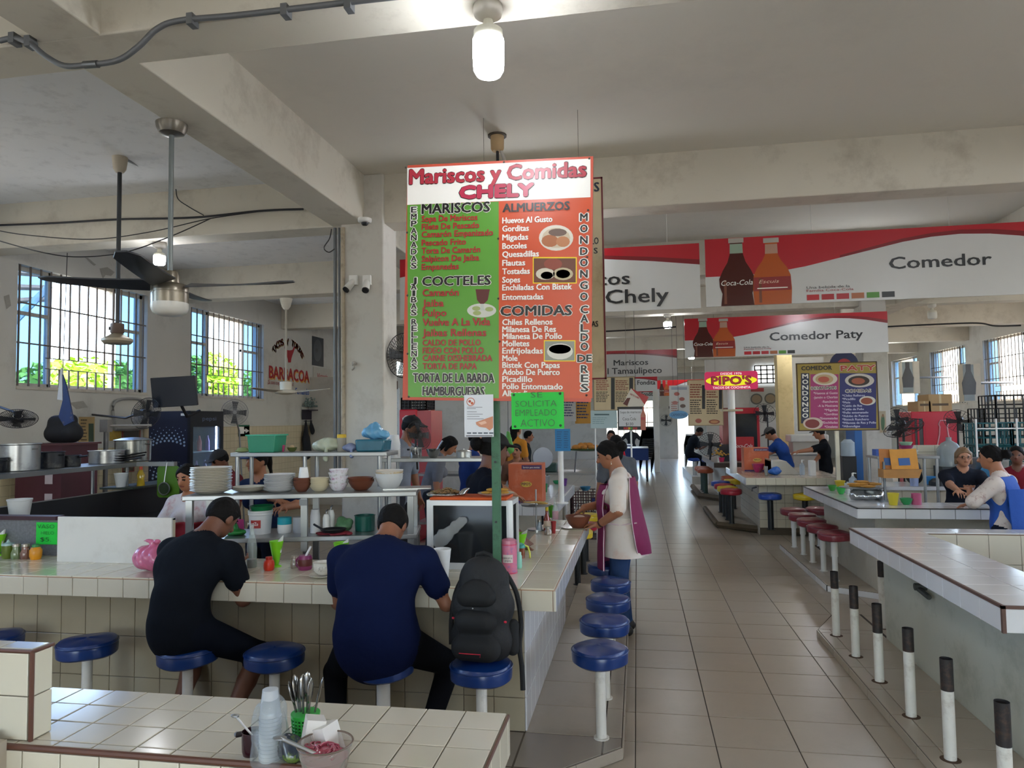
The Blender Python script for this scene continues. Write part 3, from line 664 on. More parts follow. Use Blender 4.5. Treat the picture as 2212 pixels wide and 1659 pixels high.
obj('base', B().box(-1.65, 7.1, 0, -1.25, 8.8, .72), btile, c2, 0); obj('leg', B().cyl((-.9, 8.8, 0), (-.9, 8.8, .72), .03), white_p, c2); obj('leg', B().cyl((-.9, 7.1, 0), (-.9, 7.1, .72), .03), white_p, c2)
obj('rail', B().tube([(-.9, 7.1, .18), (-.9, 8.8, .18)], .012), black, c2)

# ---- foreground counter with raised ledge
fg = thing('bar_counter', 'small-tiled cream counter with brown nosing holding cups and cutlery', 'counter')
trim_b = M('#5d3a2c', .45, var=.15, scale=10)
obj('slab', B().box(-2.7, 1.63, .715, -.378, 2.0, .823), bed, fg, 0)
obj('base', B().box(-2.7, 1.68, 0, -.45, 1.95, .715), btile, fg, 0)
top_tiles(fg, -2.7, 1.635, -.378, 2.0, .83, .112, .112, ctile, sx=-.384, sy=2.0)
face_tiles(fg, 'S', 1.63, -2.7, -.378, .715, .818, .112, .2, ctile_c); face_tiles(fg, 'E', -.378, 1.63, 2.0, .715, .826, .112, .2, ctile_c)
obj('nosing', B().tube([(-2.7, 1.63, .824), (-.372, 1.63, .824)], .008, 8).tube([(-.374, 1.63, .822), (-.374, 2.0, .822)], .005, 6), trim_b, fg)
lg = thing('tiled_ledge', 'raised tiled ledge with brown corner trim on the small-tiled counter', 'ledge')
obj('core', B().box(-2.7, 1.655, .83, -1.586, 1.715, 1.058), bed, lg, 0)
face_tiles(lg, 'S', 1.655, -2.7, -1.59, .831, 1.056, .112, .112, ctile_c, zstart=1.056); face_tiles(lg, 'E', -1.586, 1.655, 1.715, .831, 1.056, .12, .112, ctile_c, zstart=1.056)
top_tiles(lg, -2.7, 1.655, -1.586, 1.715, 1.065, .112, .112, ctile)
obj('corner_trim', B().tube([(-1.582, 1.651, .83), (-1.582, 1.651, 1.06)], .006, 6).tube([(-2.7, 1.65, 1.06), (-1.582, 1.65, 1.06), (-1.58, 1.718, 1.06)], .005, 6), trim_b, lg)
t = thing('sink_ledge', 'dark topped concrete ledge beside the raised tiles', 'ledge')
obj('block', B().box(-2.7, 1.40, 0, -1.625, 1.622, .845), M('#b3a795', .8, var=.15, bump=.2), t, 0); obj('slab', B().box(-2.7, 1.40, .8455, -1.65, 1.62, .86), M('#4d4a46', .5, var=.2), t, 0)

# ---- stools
pole_w = M('#d9d6cc', .45, var=.06, scale=10, dirt='#8d7f6c', dscale=8, damt=.5)
blue_v = M('#10316c', .28, var=.12, scale=6, spec=.5); red_v = M('#7d2f38', .3, var=.12); 
def stool(lab, x, y, z, hs, seat_m, pole_m, group, r=.148, pr=.026, th=.085, collar=False):
    t = thing('bar_stool', lab, 'stool', (x, y, z), random.uniform(0, 6), group)
    obj('pole', B().cyl((0, 0, 0), (0, 0, hs - th), pr, n=16), pole_m, t)
    s = B().lathe([(.04, hs - th - .012), (r * .9, hs - th), (r * .985, hs - th + .01), (r, hs - th * .5), (r * .985, hs - .022), (r * .93, hs - .008), (r * .7, hs), (.01, hs + .004)], 32)
    for q in range(len(s.v)):
        x_, y_, z_ = s.v[q]; s.v[q] = (x_, y_, z_ + .003 * math.sin(3 * math.atan2(y_, x_) + x * 9))
    o = obj('seat', s, seat_m, t); obj('piping', B().tube([(r * 1.0 * math.cos(a * .2094), r * math.sin(a * .2094), hs - .02) for a in range(30)], .0035, 5, True), seat_m, o)
    obj('base_plate', B().cyl((0, 0, 0), (0, 0, .006), pr * 1.5), pole_m, t)
    if collar: obj('collar', B().cyl((0, 0, hs - th - .16), (0, 0, hs - th), pr * 1.25, n=16), pole_m, t)
    return t
FS = [(-3.53, 3.42), (-2.92, 3.4), (-2.30, 3.36), (-1.83, 3.38), (-1.235, 3.33), (-.75, 3.33)]
flab = ['blue round bar stool next to the condiment shakers at the front bar', 'blue round bar stool left empty before the white box', 'blue bar stool under the man in black T-shirt', 'empty blue bar stool between the two seated men', 'blue bar stool under the man in navy T-shirt', 'blue bar stool carrying the black backpack']
for k, (x, y) in enumerate(FS): stool(flab[k], x, y, .06, .46, blue_v, pole_w, 'blue stools at the front bar', collar=k == 4)
for k, y in enumerate((3.645, 4.16, 4.66, 5.15, 5.72)): stool('blue round bar stool with white pole in the row along the aisle', -.21 - .06 * (k == 4), y, .06, .455, blue_v, pole_w, 'blue stools along the aisle', r=.142)
for y in (7.38, 7.82, 8.28, 8.72, 9.2): stool('dark red cushioned bar stool with white pole in the row at the fried food counter', 1.86, y, .06, .475, red_v, M('#dfdfda', .4, var=.04), 'red stools in the row', r=.152, collar=True)
stool('dark red bar stool behind the corner of the fried food counter', 2.18, 9.3, .06, .475, red_v, M('#dfdfda', .4, var=.04), None, r=.152)
blk = M('#1a1f22', .4, var=.15)
cols = {'red': M('#a51f33', .3, var=.1), 'yellow': M('#d9bb28', .3, var=.1), 'blue': M('#1f449c', .3, var=.1), 'orange': M('#b0532f', .35, var=.12)}
for y, c, w in ((10.85, 'red', 'first in its row'), (11.25, 'yellow', 'second in its row'), (11.66, 'red', 'third in its row'), (12.15, 'blue', 'last in its row')):
    stool('%s seated stool on a black pole at the cream counter, %s' % (c, w), 1.335, y, .1, .51, cols[c], blk, 'multicoloured stools', r=.155, pr=.035)
stool('blue seated stool on a black pole before the small-tiled counter front', 1.79, 10.33, .1, .5, cols['blue'], blk, 'multicoloured stools', r=.155, pr=.04)
stool('yellow seated stool on a black pole beside the red stools', 2.24, 10.3, .1, .5, cols['yellow'], blk, 'multicoloured stools', r=.155, pr=.04)
stool('yellow seated stool tucked behind the cream counter corner', 1.6, 12.62, .1, .5, cols['yellow'], blk, 'multicoloured stools', r=.155, pr=.035)
for k, y in enumerate((14.95, 15.3, 15.65)): stool('orange seated stool on a dark green pole', 1.35, y, .12, .5, cols['orange'], M('#2f463c', .5, var=.3, scale=20), 'orange stools', r=.16, pr=.04)
stool('orange seated stool half hidden behind the multicoloured stools', 1.62, 13.3, .1, .5, cols['orange'], blk, 'orange stools', r=.15, pr=.035)
for x, y, l in ((1.42, 18.6, 'blue seated far stool under the man in dark clothes'), (1.72, 18.2, 'blue seated far stool beside the round fan')): stool(l, x, y, .2, .45, cols['blue'], M('#c9cbcc', .3, .6), 'far blue stools', r=.16, pr=.05)
for x, y, c, l in ((-.62, 7.2, 'yellow', 'yellow round stool behind the woman in the magenta apron'), (-.6, 7.7, 'red', 'red round stool at the next stall counter'), (-.62, 8.4, 'yellow', 'yellow stool deeper at the next stall counter'), (-.5, 10.2, 'blue', 'blue stool beside the maroon crates')):
    stool(l, x, y, 0, .55, cols[c], blk, 'stools of the next stall', r=.16, pr=.03)

# ================================================================ signs and boards
FACE = Matrix(((1, 0, 0, 0), (0, 0, -1, 0), (0, 1, 0, 0), (0, 0, 0, 1)))       # builder xy plane -> upright, looking to -Y
SIDE = Matrix(((0, 0, 1, 0), (1, 0, 0, 0), (0, 1, 0, 0), (0, 0, 0, 1)))        # upright, looking to +X, reading towards +Y
class Board:
    """flat upright board in the plane y=Y (or x=X); print is laid on by photo pixel"""
    def __init__(s, name, label, cat, box, y=None, x=None, mat=None, thick=.02, tilt=0., edge=None, parent_thing=None, rnd=0, loose=False, group=None):
        xl, ytl, ybl, xr = box[:4]; s.k = dict(y=y) if y is not None else dict(x=x); s.side = x is not None
        if len(box) > 4: ytr, ybr = box[4:6]
        else: ytr, ybr = ytl, ybl
        q = [at(xl, ytl, **s.k), at(xl, ybl, **s.k), at(xr, ytr, **s.k), at(xr, ybr, **s.k)]
        s.c = sum(q, Vector()) / 4; s.tilt = tilt; s.th = thick; s.lay = {}
        ax = 1 if s.side else 0
        s.w = ((q[2] - q[0]).length + (q[3] - q[1]).length) / 2; s.h = ((q[0] - q[1]).length + (q[2] - q[3]).length) / 2
        s.t = parent_thing or thing(name, label, cat, s.c, group=group); s.own = parent_thing is None
        if s.own and tilt: s.t.rotation_euler = (0, tilt, 0) if not s.side else (-tilt, 0, 0)
        s.F = SIDE if s.side else FACE
        b = B(); b.T = s.F; w, h = s.w / 2, s.h / 2
        if loose:       # paper: slightly curled sheet
            n = 6; v = []
            for i in range(n + 1):
                for j in range(2): v.append((-w + 2 * w * i / n, -h + 2 * h * j, .006 * math.sin(i * 1.3 + j)))
            b.add(v, [(2 * i, 2 * i + 2, 2 * i + 3, 2 * i + 1) for i in range(n)])
        else: b.T = s.F @ Matrix.Translation((0, 0, -thick)); b.box(-w, -h, 0, w, h, thick)
        s.panel = obj('panel', b, mat, s.t, 0, bevel=min(rnd, .03) if rnd else 0)
        if not s.own: s.panel.location = s.c - s.t.location
        if edge:
            e = B(); e.T = s.F; k = .012
            for x0, y0, x1, y1 in ((-w, -h, -w + k, h), (w - k, -h, w, h), (-w, -h, w, -h + k), (-w, h - k, w, h)): e.box(x0, y0, -.004, x1, y1, .003)
            obj('border', e, edge, s.t, 0)
    def L(s, px, py):
        p = at(px, py, **s.k) - s.c; x = p.y if s.side else p.x; z = p.z; c, n = math.cos(s.tilt), math.sin(s.tilt)
        return (x * c - z * n, x * n + z * c)
    def uv(s, u, v): return ((u - .5) * s.w, (.5 - v) * s.h)
    def bl(s, mat, name='lettering'):
        if (mat, name) not in s.lay: b = B(); b.T = s.F; s.lay[(mat, name)] = b
        return s.lay[(mat, name)]
    def tx(s, txt, xl, yb, xr, cap, mat, bold=.02, shear=0, d=.0048, out=None, ob=.05, name='lettering'):
        p = s.L(xl, yb); q = s.L(xr, yb); r = s.L(xl, yb - cap); h = r[1] - p[1]; w = abs(q[0] - p[0])
        if out: 
            g = h * ob; text(s.bl(out, 'outline'), txt, p[0] - g, p[1], w + 2 * g, h, bold + ob, shear, d - .0022)
        text(s.bl(mat, name), txt, p[0], p[1], w, h, bold, shear, d)
    def tu(s, txt, u, v, wu, hv, mat, bold=.02, shear=0, d=.0042, name='lettering', align='l'):
        p = s.uv(u, v); text(s.bl(mat, name), txt, p[0], p[1], wu * s.w if wu else 0, hv * s.h, bold, shear, d, align)
    def stack(s, txt, x, y0, y1, cap, mat, out=None, wd=None):
        n = len(txt)
        for i, ch in enumerate(txt):
            yb = y0 + cap + (y1 - y0 - cap) * (i / (n - 1) if n > 1 else 0); w = wd or cap * (.95 if ch != 'I' else .45)
            s.tx(ch, x - w / 2, yb, x + w / 2, cap, mat, .03, out=out, ob=.07)
    def poly(s, pts, mat, d=.001, name='print', px=True):
        p = [(s.L(*q) if px else s.uv(*q)) for q in pts]; b = s.bl(mat, name); a = sum(p[i][0] * p[(i + 1) % len(p)][1] - p[(i + 1) % len(p)][0] * p[i][1] for i in range(len(p)))
        if a < 0: p = p[::-1]
        b.add([(q[0], q[1], d) for q in p], [tuple(range(len(p)))])
    def rect(s, x0, y0, x1, y1, mat, d=.001, name='print', px=True): s.poly([(x0, y1), (x1, y1), (x1, y0), (x0, y0)], mat, d, name, px)
    def oval(s, cx, cy, rx, ry, mat, d=.0015, name='print', px=True, n=24): s.poly([(cx + rx * math.cos(i * 6.2832 / n), cy + ry * math.sin(i * 6.2832 / n)) for i in range(n)], mat, d, name, px)
    def done(s):
        for (mat, name), b in s.lay.items():
            o = obj(name, b, mat, s.t, 0); o['kind'] = 'stuff'
            if not s.own: o.location = s.c - s.t.location
        return s.t
ink = lambda c, r=.35: M(c, r, 0, .03)
K, Wt, Rd, Yl = ink('#15120f'), ink('#f1efe8'), ink('#b3202c'), ink('#f2d318')

# ---- green post and the big menu
p = at(1075, 1240, z=LZ); YM = p.y - .05; ztop = at(1075, 345, y=YM).z
post = thing('sign_post', 'green painted square post standing on the tiled bar holding the big menu', 'post', (p.x, p.y, LZ))
obj('post', B().box(-.022, -.022, 0, .022, .022, ztop - LZ - .05), M('#3f6b50', .6, var=.2, scale=30, dirt='#26382d', dscale=25, damt=.7), post, 0, bevel=.004)
for z in (.28, .6): obj('bolt', B().cyl((0, -.028, z), (0, -.022, z), .006), black, post)
z6 = lambda x, y: (850 + x / 3.017, 330 + y / 3.017)
a = at(875, 357, y=YM); c = at(1280, 337, y=YM); tl = -math.atan2(c.z - a.z, c.x - a.x)
red_e = M('#c4503a', .4, var=.08); mg = M('#5a9a35', .32, var=.04); mo = M('#cb4f26', .3, var=.06)
mb = Board('menu_board', 'tall green and orange seafood menu board titled Mariscos y Comidas Chely', 'menu board', (874.9, 358, 864, 1279, 337, 868), y=YM, mat=red_e, thick=.025, tilt=tl)
def Q(*a): return [z6(*q) for q in a]
mb.poly(Q((90, 340), (90, 100), (1284, 38), (1284, 290)), Wt); mb.poly(Q((90, 341), (686, 318), (687, 1600), (95, 1592)), mg); mb.poly(Q((686, 318), (1286, 291), (1296, 1600), (687, 1600)), mo)
def mt(t, x0, yb, x1, cap, mat, **k):
    a = z6(x0, yb); c = z6(x1, yb); mb.tx(t, a[0], a[1], c[0], cap / 3.017, mat, **k)
rose = ink('#b03040')
mt('Mariscos y Comidas', 108, 206, 1252, 92, rose, bold=.035, out=K, ob=.02); mt('CHELY', 436, 298, 910, 74, ink('#b52a4a'), bold=.07, out=K, ob=.03)
for t, x0, y, x1, c in (('MARISCOS', 187, 400, 626, 62), ('COCTELES', 190, 868, 632, 58), ('ALMUERZOS', 714, 388, 1146, 52), ('COMIDAS', 700, 1063, 1160, 62), ('TORTA DE LA BARDA', 130, 1494, 656, 56), ('HAMBURGUESAS', 192, 1580, 592, 56)):
    mt(t, x0, y, x1, c, K, bold=.035, out=Wt if t[:2] != 'AL' else mo, ob=.03)
mred = ink('#a8222a')
for t, y, x1 in (('Sopa De Mariscos', 452, 547), ('Filete De Pescado', 503, 558), ('Camarón Empanizado', 553, 648), ('Pescado Frito', 607, 472), ('Torta De Camarón', 659, 565), ('Salpicon De Jaiba', 711, 558), ('Empanadas', 764, 426)): mt(t, 186, y, x1, 38, mred, bold=.03)
for t, y, x1, c in (('Camarón', 935, 425, 44), ('Jaiba', 1003, 328, 44), ('Pulpo', 1066, 345, 44), ('Vuelve A La Vida', 1128, 630, 46), ('Jaibas Rellenas', 1196, 604, 46), ('CALDO DE POLLO', 1257, 568, 38), ('FIDEO CON POLLO', 1308, 588, 38), ('CARNE DESHEBRADA', 1357, 643, 38), ('TORTA DE PAPA', 1410, 543, 38)): mt(t, 192, y, x1, c, mred, bold=.03)
for t, y, x1 in (('Huevos Al Gusto', 462, 1035), ('Gorditas', 515, 882), ('Migadas', 572, 877), ('Bocoles', 628, 868), ('Quesadillas', 682, 947), ('Flautas', 738, 858), ('Tostadas', 793, 888), ('Sopes', 848, 825), ('Enchiladas Con Bistek', 898, 1162), ('Entomatadas', 960, 976), ('Chiles Rellenos', 1123, 1036), ('Milanesa De Res', 1170, 1058), ('Milanesa De Pollo', 1215, 1098), ('Molletes', 1262, 885), ('Enfrijoladas', 1309, 972), ('Mole', 1357, 808), ('Bistek Con Papas', 1402, 1083), ('Adobo De Puerco', 1447, 1083), ('Picadillo', 1493, 905), ('Pollo Entomatado', 1540, 1102), ('Albondigas', 1586, 935)): mt(t, 711, y, x1, 37, Wt, bold=.03)
def ms(t, x, y0, y1, cap):
    a = z6(x, y0); c = z6(x, y1); mb.stack(t, a[0], a[1], c[1], cap / 3.017, K, Wt)
ms('EMPANADAS', 134, 355, 755, 36); ms('JAIBAS', 134, 815, 1060, 36); ms('RELLENAS', 136, 1085, 1410, 36); ms('MONDONGO', 1241, 398, 962, 48); ms('CALDO', 1244, 998, 1287, 48); ms('RES', 1246, 1385, 1555, 48); mt('DE', 1200, 1363, 1290, 46, K, bold=.04, out=Wt, ob=.05)
def dish(cx, cy, rx, ry, blobs):
    x, y = z6(cx, cy); mb.oval(x, y, rx / 3.017, ry / 3.017, ink('#d9d2c4'), .0016, 'food_print')
    for i, (dx, dy, r1, r2, c) in enumerate(blobs): mb.oval(x + dx / 3.017, y + dy / 3.017, r1 / 3.017, r2 / 3.017, ink(c), .002 + .0002 * i, 'food_print', n=14)
dish(1060, 555, 112, 84, [(0, 0, 92, 66, '#c9b79c'), (-40, 20, 55, 40, '#a9653a'), (45, 25, 45, 35, '#b87a4e'), (10, -35, 60, 25, '#6b5347')])
a = z6(908, 680); c = z6(1195, 852); mb.rect(*a, *c, Yl, .0014, 'photo_print'); a = z6(914, 688); c = z6(1188, 846); mb.rect(*a, *c, ink('#6a3a26'), .0018, 'photo_print')
for x, y, r, col in ((990, 790, 62, '#cfc8b4'), (1040, 725, 60, '#8a3f2c'), (1105, 790, 66, '#bdb08e'), (1000, 800, 40, '#4b5236'), (1105, 790, 46, '#76713f')):
    q = z6(x, y); mb.oval(q[0], q[1], r / 3.017, r * .62 / 3.017, ink(col), .0024, 'photo_print', n=16)
a = z6(980, 1222); c = z6(1186, 1360); mb.rect(*a, *c, Yl, .0014, 'photo_print'); a = z6(986, 1228); c = z6(1180, 1354); mb.rect(*a, *c, ink('#8f9286'), .0018, 'photo_print')
for x, y, r, k, col in ((1085, 1295, 85, .62, '#d7d5cb'), (1085, 1280, 72, .42, '#5d6046'), (1060, 1275, 25, .5, '#a3997a'), (1120, 1285, 20, .5, '#33382a')):
    q = z6(x, y); mb.oval(q[0], q[1], r / 3.017, r * k / 3.017, ink(col), .0024, 'photo_print', n=18)
q = z6(575, 1028); mb.oval(q[0], q[1], 95 / 3.017, 46 / 3.017, ink('#c7c9bf'), .0016, 'food_print'); mb.poly(Q((535, 890), (628, 890), (615, 960), (590, 985), (566, 985), (545, 960)), ink('#5a2322'), .002, 'food_print'); mb.poly(Q((570, 985), (588, 985), (590, 1015), (605, 1028), (550, 1028), (566, 1015)), ink('#b9c2bb'), .002, 'food_print')
for x, y in ((540, 1015), (545, 1045), (625, 1020)): q = z6(x, y); mb.oval(q[0], q[1], 9, 5, ink('#9aa86a'), .0024, 'food_print', n=12)
mb.done()
for x, y in ((82, 97), (1276, 38), (720, 62), (90, 520), (92, 930), (93, 1310), (100, 1590), (683, 560), (684, 950), (692, 1230), (1268, 375), (1262, 680), (1258, 1580)):
    q = mb.L(*z6(x, y)); o = obj('screw', B().ell((q[0], -.003, q[1]), (.006, .004, .006), 8, 5), M('#4a4038', .5), mb.t)

# ---- papers on and around the menu
gn = M('#15c93c', .5, var=.04, scale=3)
def hand(bd, lines, mat, bold=-.012):
    for t, x0, yb, x1, cap in lines: bd.tx(t, x0, yb, x1, cap, mat, bold=bold, d=.009)
g1 = Board('notice', 'bright green handwritten notice SE SOLICITA EMPLEADO ACTIVO screwed under the menu', 'notice', (1105, 850, 929, 1218, 845, 924), y=YM - .008, mat=gn, thick=.004)
hand(g1, [('SE', 1147, 859, 1172, 12), ('SOLICITA', 1114, 879, 1203, 13), ('EMPLEADO', 1114, 899, 1203, 14), ('ACTIVO', 1125, 922, 1199, 16)], ink('#14501f'))
g1.done()
for x, y in ((1110, 853), (1210, 850), (1113, 921), (1211, 919)): q = g1.L(x, y); obj('screw', B().ell((q[0], -.006, q[1]), (.007, .005, .007), 8, 5), M('#2b4a30', .5), g1.t)
fl = Board('flyer', 'white hygiene flyer with cupped hands picture hanging below the menu', 'flyer', (1003, 853, 943, 1066, 852, 945), y=YM - .01, mat=M('#dfe3ea', .5, var=.03), thick=.003)
fl.oval(1017, 868, 9, 9, ink('#b8573f'), .002); fl.oval(1017, 868, 7.5, 7.5, ink('#e6e6e6'), .0024); fl.oval(1015, 867, 3, 3, ink('#b33a2c'), .003); fl.oval(1020, 871, 3, 3, ink('#c25a30'), .003)
for k, (x1, y) in enumerate(((1042, 879), (1028, 882), (1030, 889), (1043, 894), (1036, 899), (1045, 904))): fl.rect(1009, y, x1, y + 1.3, ink('#8c8f96'), .002, 'text_lines')
fl.poly([(1028, 912), (1045, 906), (1065, 899), (1065, 924), (1058, 930), (1050, 924), (1036, 922), (1029, 917)], ink('#c98462'), .002, 'picture'); fl.poly([(1033, 913), (1048, 909), (1052, 914), (1040, 918)], ink('#e3b49a'), .0026, 'picture')
fl.rect(1007, 940.5, 1064, 942.3, ink('#30343c'), .002); [fl.rect(1009 + 12 * k, 934, 1018 + 12 * k, 937, ink('#4c5664'), .002) for k in range(5)]
fl.done()
vs = Board('notice', 'bright green handwritten notice VASO HIELO $5 on the grey splash panel', 'notice', (78, 1127, 1176, 123, 1130, 1176), y=3.985, mat=gn, thick=.004)
hand(vs, [('VASO', 83, 1141, 120, 9), ('HIELO', 91, 1154, 119, 7), ('$5.', 89, 1169, 113, 9)], ink('#14401c')); vs.done()

# ---- beverage-brand stall banners
pale = M('#c9cbcb', .3, var=.02); cred = ink('#b01f2c', .28); dred = ink('#7d1c25', .28); bk = ink('#23262a')
CURVE = [(0, .56), (.1, .56), (.2, .54), (.3, .47), (.4, .37), (.5, .27), (.58, .19), (.66, .14), (.74, .12), (.82, .14), (.9, .19), (1, .29)]
def bottle_poly(cx, w, kind):
    if kind: pr_ = [(.17, .03), (.17, .1), (.14, .11), (.15, .27), (.22, .36), (.36, .47), (.44, .58), (.46, .78), (.44, 1.0)]
    else: pr_ = [(.18, .01), (.18, .07), (.15, .08), (.16, .24), (.22, .36), (.34, .48), (.43, .6), (.42, .72), (.36, .82), (.4, 1.0)]
    return [(cx + w * a, v) for a, v in pr_] + [(cx - w * a, v) for a, v in pr_[::-1]]
def banner(label, box, y, lines, bottles=True, wires=(.25, .75), flip=False, red=cred):
    b = Board('stall_banner', label, 'banner', box, y=y, mat=pale, thick=.012)
    cv = CURVE if not flip else [(u, v) for u, v in ((0, .3), (.12, .2), (.25, .14), (.4, .12), (.55, .13), (.7, .17), (.85, .24), (1, .33))]
    b.poly([(0, 0), (1, 0)] + cv[::-1], red, .0008, 'swoosh', False)
    dk = [q for q in cv if q[0] >= .4]
    b.poly(dk + [(u, max(0, v - .035 - .07 * (u - .4))) for u, v in dk[::-1]], dred, .0014, 'swoosh_shade', False)
    if bottles:
        b.poly(bottle_poly(.095, .125, 0), ink('#4a1a16', .2), .002, 'bottle_print', False); b.poly([(.076, .09), (.114, .09), (.115, .23), (.075, .23)], ink('#8ea390'), .0024, 'bottle_print', False)
        b.poly(bottle_poly(.2, .125, 1), ink('#b4592a', .2), .0022, 'bottle_print', False); b.rect(.145, .6, .255, .8, ink('#8c2222'), .0026, 'bottle_print', False); b.poly([(.182, .12), (.218, .12), (.219, .26), (.181, .26)], ink('#b08a78'), .0027, 'bottle_print', False)
        for c_ in (.095, .2): b.rect(c_ - .023, .005 if c_ < .1 else .03, c_ + .023, .075 if c_ < .1 else .1, ink('#a8a49c'), .0029, 'cap_print', False); b.rect(c_ - .04, .62, c_ - .032, .97, ink('#7a4a3a', .2), .0028, 'bottle_print', False)
        b.tu('Coca-Cola', .047, .7, .095, .075, Wt, .0, .25, .0044); b.tu('Escuis', .16, .69, .06, .05, ink('#e8c8b0'), .0, .25, .0044); b.rect(.155, .755, .245, .77, Wt, .003, 'print', False)
        b.tu('Una bebida de la', .3, .8, .125, .035, bk, .0); b.tu('Familia Coca-Cola', .3, .845, .135, .035, ink('#9a2230'), .0)
        for k, c in enumerate(('#b8232e', '#a91f2a', '#b03038', '#a8643e', '#4c8a2c', '#23282a')): b.rect(.3 + .043 * k, .885, .336 + .043 * k, .965, ink(c), .002, 'logo_print', False)
    for t, u, v, wu, hv in lines: b.tu(t, u, v, wu, hv, bk, .018)
    b.done()
    for u in wires: obj('wire', B().cyl((b.uv(u, 0)[0], .0, b.h / 2), (b.uv(u, 0)[0], .0, ZC - b.c.z), .0018, n=4), M('#c6c4bc', .4), b.t)
    return b
banner('long white and red beverage-brand banner reading Comedor with two bottle pictures', (1524, 519, 664, 2288, 473, 631), 6.5, [('Comedor', .54, .57, .28, .165)], wires=(.32, .71))
banner('white and red banner reading Mariscos y Comidas Chely half hidden by the menu', (864, 562, 690, 1512, 524, 667), 6.5, [('Mariscos', .5, .58, .278, .19), ('y Comidas Chely', .3, .875, .6, .21)], False, (.6, .9), flip=True)
banner('white and red beverage-brand banner reading Comedor Paty', (1479, 692, 774, 1918, 669, 759), 10.7, [('Comedor Paty', .43, .63, .45, .2)])
banner('small white and red banner reading Mariscos El Tamaulipeco down the aisle', (1225, 763, 820, 1463, 752, 810), 15.4, [('Mariscos', .43, .55, .31, .2), ('El Tamaulipeco', .33, .87, .53, .22)], False, flip=True)
banner('far grey banner ending in ondita over the aisle', (1330, 816, 848, 1420, 812, 843), 20.5, [('La Fondita', .35, .55, .6, .3)], False, flip=True)
banner('farther white banner strip below the grey one', (1370, 846, 868, 1425, 843, 864), 24.0, [('Fondita', .3, .5, .5, .4)], False, flip=True)
banner('far bright red banner with two bottle pictures above the aisle', (1420, 822, 856, 1520, 819, 853), 19.5, [], red=ink('#d8202a'))

# ---- boards behind the menu and along the aisle
def lines_print(b, x0, y0, x1, y1, n, mat, h=.45, ragged=.3, seed=1):
    r = random.Random(seed); st = (y1 - y0) / n
    for k in range(n):
        y = y0 + st * k; x = x0; e = x1 - (x1 - x0) * ragged * r.random()
        while x < e: w = (x1 - x0) * r.uniform(.12, .3); b.rect(x, y, min(x + w, e), y + st * h, mat, .002, 'text_lines'); x += w + (x1 - x0) * .03
beige = M('#cbb894', .5, var=.08)
bb = Board('menu_board', 'beige menu board with dark red border behind the green and orange menu', 'menu board', (1000, 398, 824, 1306, 388, 822), y=5.05, mat=M('#c8b995', .5, var=.1, dirt='#8b7352', damt=.6), thick=.03, edge=M('#6b2128', .5, var=.1))
bb.tx('S', 1284, 414, 1294, 19, ink('#243040'), .03); bb.tx('LO', 1278, 528, 1293, 14, K); bb.tx('S', 1283, 548, 1291, 12, K); bb.tx('AS', 1278, 706, 1292, 12, K); bb.done()
for u in (-.35, .35): obj('wire', B().cyl((u, 0, bb.h / 2), (u, 0, ZC - bb.c.z), .002, n=4), M('#8b8578', .5), bb.t)
def far_menu(lab, box, y, seed, fruit=True, bars=((.4, .1, .62), (.88, .1, .62)), hang=True):
    b = Board('menu_board', lab, 'menu board', box, y=y, mat=beige, thick=.02, edge=M('#8a7a5c', .6))
    x0, y0, yb, x1 = box[:4]; w = x1 - x0; h = yb - y0
    lines_print(b, x0 + w * .06, y0 + h * .08, x0 + w * .4, y0 + h * .4, 6, ink('#8b3b2c'), seed=seed); lines_print(b, x0 + w * .06, y0 + h * .42, x0 + w * .4, y0 + h * .75, 7, ink('#2c241c'), seed=seed + 1)
    lines_print(b, x0 + w * .53, y0 + h * .08, x0 + w * .86, y0 + h * .4, 6, ink('#7c3526'), seed=seed + 2); lines_print(b, x0 + w * .53, y0 + h * .42, x0 + w * .86, y0 + h * .75, 7, ink('#2c241c'), seed=seed + 3)
    for u, a, c in bars: b.rect(x0 + w * u, y0 + h * a, x0 + w * (u + .09), y0 + h * c, ink('#23282b'), .0022)
    if fruit: b.oval(x0 + w * .3, yb - h * .12, w * .09, h * .05, ink('#a3564a')); b.oval(x0 + w * .75, yb - h * .1, w * .16, h * .05, ink('#96553f')); b.oval(x0 + w * .75, yb - h * .1, w * .11, h * .03, ink('#c78d60'), .002)
    b.done()
    if hang:
        for u in (.2, .8): obj('wire', B().cyl((b.uv(u, 0)[0], .0, b.h / 2), (b.uv(u, 0)[0], .0, ZC - b.c.z), .003, n=4), M('#8b8578', .5), b.t)
    return b
far_menu('beige seafood menu board with dark price bars next to the red and white banner', (1486, 822, 921, 1562, 818, 918), 14.2, 3)
far_menu('beige menu board with black bars hanging before the grey banner', (1282, 816, 888, 1372, 812, 886), 11.5, 9, False, ((.42, 0, .95), (.86, 0, .95)))
tl_ = Board('promo_sign', 'tilted white and red cola promo sign above the handwritten board', 'sign', (1352, 846, 884, 1395, 846, 884), y=10.2, mat=M('#d9d3c6', .4), thick=.01, tilt=math.radians(28))
tl_.poly([(0, 0), (1, 0), (1, .5), (.6, .25)], cred, .001, 'print', False); tl_.poly([(.05, .6), (.2, .5), (.25, 1), (0, 1)], ink('#5a1f1a'), .001, 'print', False); tl_.tu('HAZ TU COMBO', .1, .35, .5, .09, cred); tl_.done(); obj('wire', B().cyl((0, .01, 0), (0, .01, ZC - tl_.c.z), .003, n=4), dark_wire, tl_.t).rotation_euler.y = -math.radians(28)
sp = Board('price_board', 'black framed white board handwritten Sopa de mariscos + Coca Cola $130', 'sign', (1334, 879, 929, 1391, 878, 929), y=10.0, mat=M('#191a1c', .4), thick=.02)
